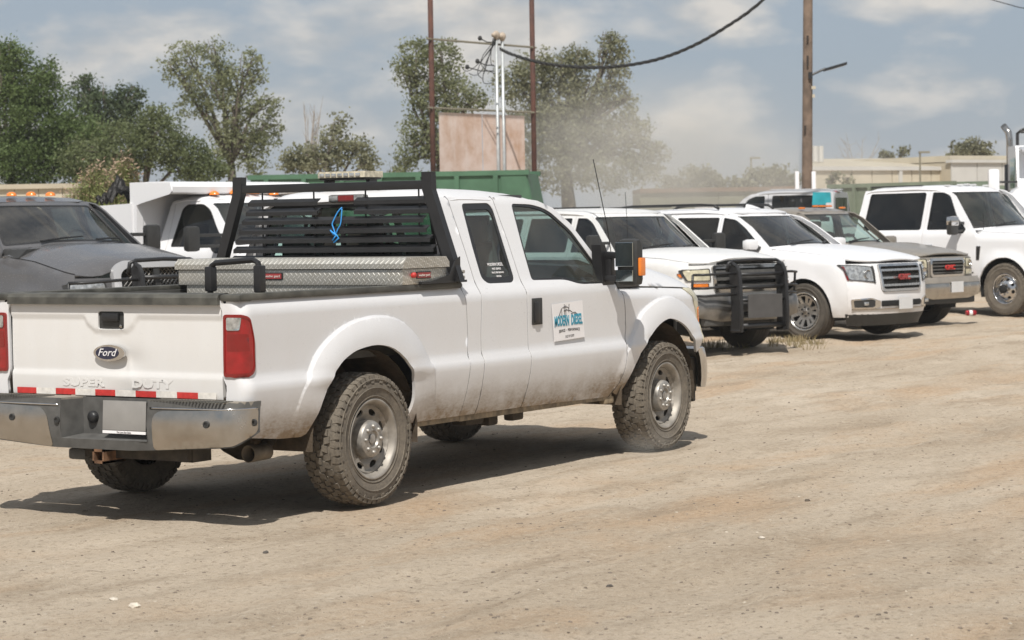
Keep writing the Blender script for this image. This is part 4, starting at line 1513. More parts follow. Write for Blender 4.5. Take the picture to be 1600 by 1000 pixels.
def lettering_on_front(sk, T, s, z, size, mat, off=.03, sx=1.2, bold=.004, y0=0):
    fr = sk.front()

    def fn(a, b, c):
        P = fr(np.stack([a+y0, np.full_like(a, z)], 1))
        return np.stack([P[:, 0]+off+c, a+y0, z+b], 1)
    return text_mesh('badge_lettering', s, size, mat, T, fn, .02, sx=sx, bold=bold)


def fr_panel(name, T, sk, pts, mat, off=.0, holes=(), depth=.02, step=.07, label=None):
    return panel(name, pts, list(holes), sk.front(), mat, T, step, depth, off=off, toward=(-1, 0, .7), label=label)


def grille_set(T, sk, w0, w1, z0, z1, nb, frame_m, bar_m, off=.02, fw=.045, rr=.05, mesh=True, barh=.035):
    """framed grille: half widths at bottom and top, bars between"""
    o = rpoly([(-w0, z0), (w0, z0), (w1, z1), (-w1, z1)], rr)
    i = rpoly([(-w0+fw, z0+fw), (w0-fw, z0+fw), (w1-fw, z1-fw), (-w1+fw, z1-fw)], rr*.7)
    gr = fr_panel('grille', T, sk, o, frame_m, off, [i], .05, .06)
    back = fr_panel('grille_backing', gr, sk, i, M['dark'], off-.045, (), 0, .1)
    for k in range(nb):
        z = z0+fw+(z1-z0-2*fw)*(k+.5)/nb if nb > 1 else (z0+z1)/2
        w = w0+(w1-w0)*(z-z0)/(z1-z0)-fw*.8
        fr_panel('grille_bar', gr, sk, [(-w, z-barh/2), (w, z-barh/2), (w, z+barh/2), (-w, z+barh/2)], bar_m, off-.006, (), .04, .1)
    if mesh:
        mb = MB()
        fr = sk.front()
        for z in np.arange(z0+fw+.012, z1-fw, .022):
            w = w0+(w1-w0)*(z-z0)/(z1-z0)-fw
            q = fr(np.stack([np.linspace(-w, w, 12), np.full(12, z)], 1))
            mb.tube([(x+off-.03, y, zz) for x, y, zz in q], .0035, 4, cap=False)
        for y in np.arange(-w0+fw, w0-fw, .04):
            q = fr(np.array([[y, z0+fw], [y, (z0+z1)/2], [y, z1-fw]]))
            mb.tube([(x+off-.032, yy, zz) for x, yy, zz in q], .0035, 4, cap=False)
        tag(mb.build('grille_mesh', M['plastic'], gr), kind='stuff')
    return gr


def face(T, sk, sp, z0, z1, holes, mat, w=.93, name='front_panel'):
    hb = lambda z: w*float(sk.half(sk.xs-.01, z))
    zs = np.linspace(z0, z1, 6)
    pts = [(-hb(z), z) for z in zs[::-1]]+[(hb(z), z) for z in zs]
    return fr_panel(name, T, sk, pts, mat, 0, holes, .03, .08)


def headlamp(T, sk, poly, mat, sg, off=.012, inner=None, trim=None, name='headlight'):
    p = [(sg*a, b) for a, b in poly]
    h = fr_panel(name, T, sk, p, mat, off, (), .05, .04)
    c_ = np.array(p).mean(0)
    fr_panel('lamp_rim', h, sk, p, M['plastic'], off+.004, [[tuple(c_+(np.array(q)-c_)*.90) for q in p]], .01, .05)
    if inner:
        for (y, z, r) in inner:
            q = sk.front()(np.array([[sg*y, z]]))[0]
            MB().lathe([(r, 0), (r*.8, -.02), (r*.4, -.035), (0, -.04)], 16, c=(q[0]+off+.012, q[1], q[2]), axis='x').build('lamp_bowl', M['chrome'], h, smooth=True)
            MB().lathe([(r, .012), (r, .004), (r*.86, .004), (r*.86, .012)], 16, c=(q[0]+off+.006, q[1], q[2]), axis='x').build('lamp_ring', M['chrome'], h, smooth=True)
    return h


def guard(name, label, cat, T, xg, zs, up, wings, loc, yaw, scale, mat):
    """steel grille guard: two upright plates, cross tubes and side wings; zs heights"""
    G = thing(name, label, cat, loc, radians(yaw), scale)
    zlo, zhi = zs
    for sg in (-1, 1):
        pl = MB()
        prof = [(xg-.12, zlo), (xg+.06, zlo), (xg+.07, zlo+.25), (xg+.04, zhi-.12), (xg-.01, zhi-.03), (xg-.09, zhi), (xg-.15, zhi-.05), (xg-.12, zhi-.25), (xg-.10, zlo+.22)]
        pl.prism(prof, sg*up-.016, sg*up+.016)
        pl.tube([(a, sg*up, b) for a, b in prof[:6]], .026, 7)
        pl.build('upright', mat, G, auto=.7)
        for (z, zo, yo) in wings:
            yo = yo+(.10 if sg < 0 else -.03)
            mb = MB()
            mb.tube([(xg-.02, sg*up, z), (xg-.04, sg*(up+.2), z), (xg-.10, sg*(yo-.10), zo), (xg-.22, sg*yo, zo)], .017, 7)
            mb.build('wing_bar', mat, G, smooth=True)
        mb = MB()
        ye = wings[0][2]+(.10 if sg < 0 else -.03)
        mb.tube([(xg-.22, sg*ye, wings[0][1]), (xg-.24, sg*ye, wings[-1][1])], .017, 7)
        mb.build('wing_end', mat, G, smooth=True)
    n = 5
    for k in range(n):
        z = zlo+.06+(zhi-zlo-.20)*k/(n-1)
        if k == 1 or k == 0 and False:
            continue
        MB().tube([(xg, -up, z), (xg+.01, 0, z), (xg, up, z)], .025 if k else .036, 7).build('cross_bar', mat, G, smooth=True)
    MB().tube([(xg-.13, -up-.06, zhi-.10), (xg-.11, -up-.05, zhi+.01), (xg-.11, -up+.02, zhi+.035), (xg-.10, 0, zhi+.045), (xg-.11, up-.02, zhi+.035), (xg-.11, up+.05, zhi+.01), (xg-.13, up+.06, zhi-.10)], .022, 8).build('top_hoop', mat, G, smooth=True)
    return G


R3 = rpoly


# ---------------------------------------------------------------- white SUV with the dark mesh grille (third from right)
def suv_spec():
    B = [(.22, .88), (.30, .93), (.42, .965), (.6, .985), (.8, .990), (.98, .985), (1.02, .978), (1.10, .968), (1.20, .950), (1.25, .925), (1.28, .905), (1.75, .745), (1.82, .70), (1.87, .60)]
    zh = [(-.62, 1.255), (-.3, 1.24), (.3, 1.185), (.7, 1.12), (1.0, 1.07)]
    X0 = [(.2, .90), (.35, .96), (.5, .99), (.75, .98), (.95, .955), (1.1, .90)]
    top = [(-1.45, 1.765), (-1.3, 1.735), (-1.05, 1.60), (-.70, 1.34), (-.60, 1.26)]
    g1, g2, g3 = -.60, -1.62, -2.50
    fd = [(g1-.004, .32), (g1-.004, 1.26)]+top[::-1][1:]+[(-1.60, 1.79), (g2+.004, 1.79), (g2+.004, .32)]
    wfd = R3([(-.80, 1.27), (-.92, 1.40), (-1.15, 1.58), (-1.35, 1.70), (-1.58, 1.735), (-1.58, 1.27)], [.02, .06, .06, .05, .02, .02])
    rd = [(g2-.004, .32), (g2-.004, 1.79), (g3+.004, 1.795), (g3+.004, .85), (-2.44, .62), (-2.40, .32)]
    wrd = R3([(-1.66, 1.27), (-1.66, 1.737), (-2.45, 1.742), (-2.45, 1.27)], .03)
    AR = arc(-2.946, .40, .47, 0, 180, 16)
    qd = [(-2.410, .33), (-2.450, .62), (g3-.004, .85), (g3-.004, 1.795), (-4.05, 1.78), (-4.16, 1.2), (-4.18, .45), (-3.42, .35)]+AR[::-1]+[(-2.476, .33)]
    wqd = R3([(-2.56, 1.27), (-2.56, 1.742), (-3.85, 1.735), (-4.00, 1.27)], .06)
    return dict(WB=2.946, R=.40, ra=.465, B=B, zh=zh, cowl=-.60, xs=.30, X0=X0, n=3.0, lo=.30, gap=g1, hw=.985, ty=.87,
                sides=[('front_door', fd, [wfd]), ('rear_door', rd, [wrd]), ('quarter_panel', qd, [wqd])],
                glass=M['privacy'], belt=1.27, mirror=('car', -.86, 1.34), wheel='alloy', rise=[(-.6, .08), (0, .08), (.6, .06), (.9, .025)],
                ws=((-.86, .84, 1.27), (-1.50, .68, 1.77)), roof=[(-4.05, 1.80), (-3.9, 1.84), (-3.0, 1.875), (-2.0, 1.885), (-1.6, 1.86), (-1.36, 1.80)], roofw=.735, tail=-4.12, fh=.012, fw=.06)


def suv_fascia(T, sk, sp):
    hole = R3([(-.475, .665), (.475, .665), (.505, 1.055), (-.505, 1.055)], .06)
    face(T, sk, sp, .36, 1.062, [hole], sp['paint'])
    gr = grille_set(T, sk, .47, .50, .67, 1.05, 3, M['chrome'], M['alloy'], .022, .035, .06, barh=.030)
    lettering_on_front(sk, T, 'GMC', .865, .105, M['badge_red'], .045)
    for sg in (-1, 1):
        headlamp(T, sk, R3([(.585, .80), (.91, .835), (.93, .96), (.955, 1.055), (.80, 1.045), (.60, 1.02)], [.02, .03, .02, .01, .03, .02]), M['clearlens'], sg, .008, [(.70, .92, .062)])
        fr_panel('side_lens', T, sk, [(sg*.905, .835), (sg*.918, .835), (sg*.940, 1.03), (sg*.922, 1.03)], M['redd'], .012, (), .02)
        fr_panel('lamp_trim', T, sk, [(sg*.575, .79), (sg*.60, .79), (sg*.60, 1.03), (sg*.575, 1.03)], M['plastic'], .012, (), .02)
        o = R3([(sg*.88, .44), (sg*.90, .575), (sg*.66, .59), (sg*.50, .545), (sg*.50, .46), (sg*.62, .44)], .02)
        i = R3([(sg*.86, .46), (sg*.875, .555), (sg*.66, .57), (sg*.60, .55), (sg*.60, .47), (sg*.64, .46)], .015)
        fg = fr_panel('fog_light_trim', T, sk, o, M['chrome'], .012, [i], .03)
        fr_panel('fog_light', fg, sk, i, M['plastic'], .004, (), .01)
        q = sk.front()(np.array([[sg*.73, .51]]))[0]
        MB().box((q[0]+.01, q[1], q[2]), (.02, .12, .05), b=.012).build('fog_lens', M['clearlens'], fg, auto=.6)
    fr_panel('air_slot', T, sk, R3([(-.48, .465), (.48, .465), (.48, .545), (-.48, .545)], .02), M['dark'], .008, (), .02)
    fr_panel('chrome_strip', T, sk, [(-.88, .425), (.88, .425), (.88, .438), (-.88, .438)], M['dullchrome'], .012, (), .02)
    val = MB()
    face(T, sk, sp, .20, .365, [], M['plastic'], name='lower_valance', w=.95)
    q = sk.front()(np.array([[0, .52]]))[0]
    MB().box((q[0]+.04, .02, .50), (.012, .32, .165)).build('license_plate', M['plate_light'], T)
    # roof rails and fin
    for sg in (-1, 1):
        MB().tube([(-1.75, sg*.66, 1.865), (-1.85, sg*.66, 1.915), (-2.1, sg*.655, 1.93), (-3.4, sg*.655, 1.925), (-3.6, sg*.66, 1.91), (-3.7, sg*.66, 1.86)], [.022, .02, .018, .018, .02, .022], 8).build('roof_rail', M['black'], T, smooth=True)
    MB().prism([(-1.62, 1.87), (-1.50, 1.865), (-1.66, 1.915), (-1.74, 1.93), (-1.76, 1.87)], -.02, .02).build('roof_fin', sp['paint'], T)


SP = suv_spec()
SP.update(name='suv', label='glossy white SUV with chrome framed grille, parked beside the SUV with the black grille guard', cat='suv', pos=(18.63, 4.28), yaw=258.6, scale=.968, paint=M['white_far'], handle=M['white_far'], mcap=M['white_far'], fascia=suv_fascia)
car(SP)


def none_fascia(T, sk, sp):
    face(T, sk, sp, .36, 1.062, [], sp['paint'])


def big_suv_fascia(T, sk, sp):
    hole = R3([(-.58, .80), (.58, .80), (.60, 1.145), (-.60, 1.145)], .05)
    face(T, sk, sp, .70, 1.155, [hole], sp['paint'])
    grille_set(T, sk, .575, .595, .80, 1.15, 3, M['dullchrome'], M['greyplastic'], .02, .045, .05, barh=.04)
    for sg in (-1, 1):
        headlamp(T, sk, R3([(.63, .955), (.93, .955), (.955, 1.10), (.63, 1.11)], .02), M['oldlens'], sg, .012, None)
        headlamp(T, sk, R3([(.66, .87), (.88, .87), (.89, .925), (.66, .925)], .015), M['amber'], sg, .012, name='turn_signal')
        headlamp(T, sk, R3([(.942, 1.00), (.955, 1.00), (.958, 1.05), (.945, 1.055)], .004), M['amber'], sg, .014, name='side_marker')

    def bf(P):
        q = sk.front()(np.stack([P[:, 0]*.93, np.full(len(P), .6)], 1))
        return np.stack([q[:, 0]+.13-.25*np.abs((P[:, 1]-.60)/.3)**2.5, P[:, 0], P[:, 1]], 1)
    o = R3([(-.98, .50), (-.55, .43), (.55, .43), (.98, .50), (.99, .77), (-.99, .77)], .04)
    i1 = R3([(-.40, .46), (.40, .46), (.40, .55), (-.40, .55)], .02)
    panel('front_bumper', o, [i1], bf, M['worn_bumper'], T, .08, .05, toward=(-1, 0, .6))
    for sg in (-1, 1):
        MB().box((sk.x0(.4)+.03, sg*.62, .44), (.10, .34, .13), b=.03).build('bumper_foot', M['greyplastic'], T, auto=.6)
    MB().box((float(sk.x0(.4))-.02, 0, .44), (.1, 1.5, .15), b=.03).build('lower_valance', M['plastic'], T, auto=.6)
    for sg in (-1, 1):
        MB().tube([(-1.2, sg*.66, 1.93), (-3.9, sg*.66, 1.93)], .012, 6).build('roof_rail', M['plastic'], T)
    MB().tube([(-.45, -.83, 1.25), (-.47, -.83, 1.7), (-.5, -.83, 2.12)], .004, 5).build('antenna', M['black'], T)
    # white papers on the dashboard
    MB().box((-.78, -.25, 1.33), (.16, .34, .08), b=.035).build('cap_on_dash', M['decal'], T, auto=.6)


def bigsuv_spec():
    B = [(.35, .88), (.42, .93), (.55, .96), (.8, .98), (.98, .975), (1.02, .965), (1.15, .960), (1.24, .945), (1.29, .92), (1.32, .90), (1.80, .74), (1.86, .70), (1.9, .60)]
    zh = [(-.55, 1.275), (-.3, 1.265), (.3, 1.235), (.8, 1.18), (1.0, 1.15)]
    X0 = [(.35, .86), (.6, .90), (1.0, .90), (1.2, .86)]
    g1, g2, g3 = -.58, -1.60, -2.60
    fd = [(g1-.004, .42), (g1-.004, 1.30), (-.66, 1.34), (-1.12, 1.72), (-1.28, 1.82), (-1.45, 1.845), (g2+.004, 1.845), (g2+.004, .42)]
    wfd = R3([(-.80, 1.325), (-1.00, 1.52), (-1.22, 1.72), (-1.36, 1.785), (-1.55, 1.79), (-1.55, 1.325)], [.02, .06, .08, .04, .02, .02])
    rd = [(g2-.004, .42), (g2-.004, 1.845), (g3+.004, 1.845), (g3+.004, .42)]
    wrd = R3([(-1.66, 1.325), (-1.66, 1.79), (-2.54, 1.79), (-2.54, 1.325)], .03)
    AR = arc(-3.48, .40, .48, 0, 180, 16)
    qd = [(g3-.004, .42), (g3-.004, 1.845), (-4.45, 1.83), (-4.62, 1.3), (-4.64, .5), (-3.98, .42)]+AR[::-1]+[(-2.99, .42)]
    wqd = R3([(-2.70, 1.325), (-2.70, 1.79), (-4.2, 1.78), (-4.42, 1.325)], .05)
    return dict(WB=3.48, R=.40, ra=.48, B=B, zh=zh, cowl=-.56, xs=.40, X0=X0, n=4.2, lo=.42, gap=g1, hw=.97, ty=.86,
                sides=[('front_door', fd, [wfd]), ('rear_door', rd, [wrd]), ('quarter_panel', qd, [wqd])],
                glass=M['privacy'], belt=1.32, mirror=('tow', -.78, 1.36), wheel='plain', rise=[(-.6, .10), (0, .11), (.6, .10), (.9, .06)],
                ws=((-.82, .84, 1.30), (-1.38, .68, 1.82)), roof=[(-4.5, 1.86), (-4.3, 1.90), (-3.0, 1.93), (-2.0, 1.93), (-1.5, 1.905), (-1.26, 1.845)], roofw=.735, tail=-4.58, fh=.015, fw=.06)


SP = bigsuv_spec()
SP.update(name='suv', label='large white SUV with a black steel grille guard, nose just beyond the pickup bonnet', cat='suv', pos=(14.97, 4.66), yaw=251.5, scale=.95, paint=M['white_old'], handle=M['plastic'], fascia=big_suv_fascia)
car(SP)
Gd = guard('grille_guard', 'black steel grille guard bolted over the nose of the large white SUV', 'grille guard', None, 1.16, (.31, 1.17), .42, [(1.05, 1.04, .90), (.88, .87, .90), (.78, .77, .88)], (14.97, 4.66, 0), 251.5, .95, M['black'])
MB().box((1.235, 0, .62), (.012, .62, .30)).build('blank_plate', simple('dark_plate', (.075, .072, .07), .6), Gd)


# ---------------------------------------------------------------- pewter pickup
def sierra_fascia(T, sk, sp):
    hole = R3([(-.46, .78), (.46, .78), (.47, 1.05), (-.47, 1.05)], .05)
    face(T, sk, sp, .72, 1.085, [hole], sp['paint'])
    grille_set(T, sk, .46, .475, .775, 1.06, 4, M['chrome'], M['greyplastic'], .03, .04, .06, barh=.022)
    lettering_on_front(sk, T, 'GMC', .92, .10, M['tape_red'], .055, bold=.002)
    for sg in (-1, 1):
        headlamp(T, sk, R3([(.52, .915), (.90, .915), (.92, 1.06), (.53, 1.06)], .03), M['oldlens'], sg, .012, [(.66, .985, .05)])
        headlamp(T, sk, R3([(.52, .80), (.88, .80), (.90, .895), (.52, .895)], .02), M['oldlens'], sg, .012, name='turn_signal')

    def bf(P):
        q = sk.front()(np.stack([P[:, 0]*.93, np.full(len(P), .6)], 1))
        return np.stack([q[:, 0]+.12-.22*np.abs((P[:, 1]-.60)/.3)**2.5, P[:, 0], P[:, 1]], 1)
    panel('front_bumper', R3([(-.97, .52), (-.5, .44), (.5, .44), (.97, .52), (.98, .68), (-.98, .68)], .04), [], bf, M['dullchrome'], T, .08, .05, toward=(-1, 0, .6))
    panel('bumper_top', R3([(-.99, .685), (.99, .685), (.97, .775), (-.97, .775)], .02), [], bf, sp['paint'], T, .08, .05, toward=(-1, 0, .6))
    MB().box((float(sk.x0(.4))+.0, 0, .42), (.12, 1.5, .12), b=.03).build('lower_valance', M['plastic'], T, auto=.6)
    q = bf(np.array([[0, .62]]))[0]
    MB().box((q[0]+.012, .1, .62), (.012, .32, .165)).build('license_plate', M['plate_light'], T)
    for k in range(5):
        y = (-.55, -.18, 0, .18, .55)[k]
        MB().box((-1.42, y, 1.905-(.03 if abs(y) > .5 else 0)), (.07, .10, .03), b=.012).build('clearance_lamp', M['amber'], T, auto=.6)


def pick_spec(belt=1.30, top=1.86, x_off=0.0, crew=False, half=.96):
    B = [(.36, half-.08), (.44, half-.03), (.6, half), (.8, half+.012), (.98, half+.005), (1.02, half-.005), (1.15, half-.01), (belt-.06, half-.02), (belt-.02, half-.04), (belt, half-.06), (top-.06, .735), (top, .70), (top+.04, .60)]
    g1 = -.60
    g2 = -1.68
    xr = -2.45 if not crew else -3.08
    fd = [(g1-.004, .42), (g1-.004, belt-.02), (-.68, belt+.03), (-1.15, top-.12), (-1.30, top-.035), (-1.48, top-.01), (g2+.004, top-.01), (g2+.004, .42)]
    wfd = R3([(-.84, belt-.05), (-.82, belt+.02), (-1.04, belt+.22), (-1.25, top-.12), (-1.40, top-.065), (g2+.06, top-.06), (g2+.06, belt+.01), (-1.10, belt+.01), (-1.0, belt-.05)], [.02, .03, .06, .05, .04, .03, .03, .08, .08])
    rd = [(g2-.004, .42), (g2-.004, top-.01), (xr, top-.015), (xr-.05, belt+.1), (xr-.02, .42)]
    wrd = R3([(g2-.07, belt+.01), (g2-.07, top-.06), (xr+.14, top-.065), (xr+.10, belt+.01)], .05)
    return dict(WB=3.65 if not crew else 4.08, R=.40, ra=.48, B=B, cowl=-.58, xs=.42, n=4.0, lo=.42, gap=g1, hw=half, ty=.86,
                sides=[('front_door', fd, [wfd]), ('rear_door', rd, [wrd])], bed=(xr-.08, (-4.9 if not crew else -5.3), 1.27),
                glass=M['privacy'], belt=belt, ws=((-.84, .83, belt-.01), (-1.40, .68, top-.035)),
                roof=[(xr, top), (xr+.15, top+.045), (-2.0, top+.065), (-1.55, top+.045), (-1.28, top-.015)], roofw=.735, tail=xr-.02)


SP = pick_spec(1.27, 1.83)
SP.update(name='pickup_truck', label='pewter grey pickup with amber roof lamps and red lettered grille between two white vehicles', cat='pickup truck', pos=(21.83, 4.84), yaw=258.5, scale=.965, paint=M['pewter'], handle=M['plastic'], fascia=sierra_fascia,
          zh=[(-.6, 1.235), (0, 1.215), (.7, 1.12), (1.0, 1.08)], X0=[(.3, .88), (.6, .92), (1.0, .92), (1.2, .86)], rise=[(-.6, .08), (0, .09), (.6, .08), (.9, .04)],
          mirror=('car', -.84, 1.33), wheel='plain', mcap=M['pewter'], wsglass=glass_mat('clear_windscreen', (.66, .78, .74), .9, dust=.07))
SP['glass'] = M['glass']
car(SP)


# ---------------------------------------------------------------- crew cab white pickup at right
def crew_fascia(T, sk, sp):
    face(T, sk, sp, .72, 1.20, [], M['plastic'])
    grille_set(T, sk, .62, .62, .78, 1.18, 2, M['chrome'], M['chrome'], .03, .05, .06)
    for sg in (-1, 1):
        headlamp(T, sk, R3([(.64, .85), (.93, .85), (.95, 1.18), (.64, 1.18)], .03), M['clearlens'], sg, .012, [(.78, 1.0, .07)])
        y = float(sk.half(-.50, 1.0))
        MB().prism(R3([(-.565, .87), (-.50, .87), (-.475, 1.10), (-.56, 1.10)], .015), sg*(y-.01), sg*(y+.012)).build('fender_vent', M['chrome'], T)
        MB().prism(R3([(-.552, .885), (-.515, .885), (-.49, 1.085), (-.548, 1.085)], .01), sg*(y+.012), sg*(y+.016)).build('vent_inlay', M['dark'], T)
        for (a, b) in ((-.40, -.30), (-.27, -.20)):
            MB().box(((a+b)/2-.42, sg*(y+.006), .675), (b-a, .006, .022)).build('trim_badge', M['plastic'], T)

    def bf(P):
        q = sk.front()(np.stack([P[:, 0]*.93, np.full(len(P), .6)], 1))
        return np.stack([q[:, 0]+.12-.22*np.abs((P[:, 1]-.60)/.3)**2.5, P[:, 0], P[:, 1]], 1)
    panel('front_bumper', R3([(-.98, .50), (-.5, .42), (.5, .42), (.98, .50), (.99, .74), (-.99, .74)], .04), [], bf, M['chrome'], T, .08, .05, toward=(-1, 0, .6))
    for sg in (-1, 1):
        MB().tube([(-1.9, sg*.66, 2.09), (-3.0, sg*.66, 2.085)], .012, 6).build('roof_rail', M['black'], T)
    for k in range(5):
        y = (-.50, -.17, 0, .17, .50)[k]
        MB().box((-1.52, y, 2.10-.01*abs(y)*4), (.09, .07, .025), b=.01).build('clearance_lamp', M['plate_light'], T, auto=.6)
    MB().tube([(-.55, -.80, 1.3), (-.56, -.80, 1.62)], .005, 5).build('antenna', M['black'], T)


SP = pick_spec(1.35, 2.035, crew=True, half=.975)
SP.update(name='pickup_truck', label='tall white crew cab pickup with wide towing mirrors and polished deep dish wheels', cat='pickup truck', pos=(26.53, 4.18), yaw=252.5, scale=1.045, paint=M['white_far'], handle=M['chrome'], mcap=M['chrome'], fascia=crew_fascia,
          zh=[(-.6, 1.32), (0, 1.30), (.7, 1.26), (1.0, 1.22)], X0=[(.3, .92), (.6, .95), (1.1, .95), (1.3, .90)], rise=[(-.6, .09), (0, .12), (.6, .10), (.9, .06)],
          mirror=('tow', -.88, 1.38), wheel='dually', ra=.50, R=.42, fh=.045, fw=.09, hz=1.10)
car(SP)


# ---------------------------------------------------------------- dark grey pickup on the left
def ram_fascia(T, sk, sp):
    hole = R3([(-.50, .78), (.50, .78), (.44, 1.13), (-.44, 1.13)], .06)
    face(T, sk, sp, .70, 1.10, [R3([(-.50, .78), (.50, .78), (.47, 1.09), (-.47, 1.09)], .02)], sp['paint'])
    fr = lambda P: np.stack([np.interp(P[:, 1], [.7, .9, 1.30], [1.0, .99, .90])+.03*(1-(P[:, 0]/.5)**2), P[:, 0], P[:, 1]], 1)
    o = R3([(-.54, .74), (.54, .74), (.52, 1.20), (.42, 1.275), (-.42, 1.275), (-.52, 1.20)], .05)
    i1 = R3([(-.45, .80), (.45, .80), (.44, 1.14), (.37, 1.20), (-.37, 1.20), (-.44, 1.14)], .04)
    gr = panel('grille', o, [i1], fr, M['silver_paint'], T, .06, .08, toward=(-1, 0, .9))
    panel('grille_backing', i1, [], fr, M['dark'], gr, .2, 0, off=-.07, toward=(-1, 0, .9))
    panel('grille_bar', [(-.44, .93), (.44, .93), (.44, .98), (-.44, .98)], [], fr, M['plastic'], gr, .1, .05, off=-.01, toward=(-1, 0, .9))
    panel('grille_bar', [(-.035, .80), (.035, .80), (.035, 1.20), (-.035, 1.20)], [], fr, M['plastic'], gr, .1, .05, off=-.012, toward=(-1, 0, .9))
    mb = MB()
    for k in range(-18, 19):
        for s_ in (-1, 1):
            a, b = (k*.05, .80), (k*.05+s_*.40, 1.20)
            pts = [fr(np.array([[a[0]+(b[0]-a[0])*t, a[1]+(b[1]-a[1])*t]]))[0]+np.array([-.05, 0, 0]) for t in (0, .5, 1) if abs(a[0]+(b[0]-a[0])*t) < .45]
            if len(pts) > 1:
                mb.tube(pts, .004, 4, cap=False)
    tag(mb.build('grille_mesh', M['dullchrome'], gr), kind='stuff')
    for sg in (-1, 1):
        headlamp(T, sk, R3([(.56, .86), (.93, .86), (.95, 1.04), (.60, 1.07)], .03), M['clearlens'], sg, .012, [(.74, .94, .06)])

    def bf(P):
        q = sk.front()(np.stack([P[:, 0]*.93, np.full(len(P), .6)], 1))
        return np.stack([q[:, 0]+.14-.22*np.abs((P[:, 1]-.60)/.3)**2.5, P[:, 0], P[:, 1]], 1)
    panel('front_bumper', R3([(-.97, .50), (-.5, .42), (.5, .42), (.97, .50), (.98, .72), (-.98, .72)], .04), [], bf, M['dullchrome'], T, .08, .05, toward=(-1, 0, .6))
    for y in (-.25, 0, .25):
        o_ = MB().lathe([(.055, 0), (.050, .025), (.03, .042), (0, .046)], 12, axis='z')
        o2 = o_.build('clearance_lamp', M['amber'], T, smooth=True)
        o2.location = (-1.50, y, 1.995-.05*y*y)
        o2.scale = (1.3, 1, 1)


SP = pick_spec(1.42, 1.935)
SP.update(name='pickup_truck', label='dark grey pickup with amber roof lamps, silver nose behind the raised tailgate at far left', cat='pickup truck', pos=(8.37, 8.61), yaw=255.0, scale=1.03, paint=M['grey_paint'], handle=M['plastic'], fascia=ram_fascia,
          zh=[(-.6, 1.33), (0, 1.27), (.6, 1.16), (.9, 1.10), (1.0, 1.09)], X0=[(.3, .90), (.6, .93), (.95, .92), (1.3, .86)], rise=[(-.6, .13), (0, .175), (.6, .185), (.9, .17)], hp=3.2,
          mirror=('tow', -.84, 1.45), wheel='plain', wsglass=glass_mat('grey_truck_windscreen', (.46, .58, .55), 1.0, ior=1.7, dust=.07))
car(SP)
Gd = guard('grille_guard', 'black steel grille guard over the silver nose of the dark grey pickup', 'grille guard', None, 1.18, (.40, 1.24), .36, [(1.08, 1.06, .98), (.84, .84, .98)], (8.37, 8.61, 0), 255.0, 1.03, M['black'])


# ---------------------------------------------------------------- silver pickup beyond, facing the other way
M['tealcloth'] = simple('teal_film', (.02, .30, .36), .5, var=.15)


def silver_fascia(T, sk, sp):
    face(T, sk, sp, .72, 1.14, [], sp['paint'])
    MB().box((-3.05, .28, 2.005), (.10, .34, .06), b=.01).build('high_brake_light', M['red'], T, auto=.6)
    MB().prism([(-2.62, 1.42), (-3.10, 1.42), (-3.03, 2.0), (-2.66, 2.01)], .735, .79).build('teal_cover', M['tealcloth'], T)
    for sg in (-1, 1):
        MB().tube([(-1.7, sg*.66, 2.08), (-3.0, sg*.66, 2.07)], .012, 6).build('roof_rail', M['silver_paint'], T)


SP = pick_spec(1.40, 2.02, crew=True, half=.965)
SP.update(name='pickup_truck', label='silver crew cab pickup facing left behind the row, teal sheet over its rear side window', cat='pickup truck', pos=(34.3, 14.6), yaw=102, scale=1.0, z=.20, paint=M['silver_paint'], handle=M['silver_paint'], mcap=M['silver_paint'], fascia=silver_fascia,
          zh=[(-.6, 1.37), (0, 1.32), (.7, 1.26), (1.0, 1.20)], X0=[(.3, .92), (.6, .95), (1.1, .95), (1.3, .90)], rise=[(-.6, .06), (0, .09), (.6, .08), (.9, .05)],
          mirror=('car', -.88, 1.42), wheel='plain', trim=M['silver_paint'])
car(SP)


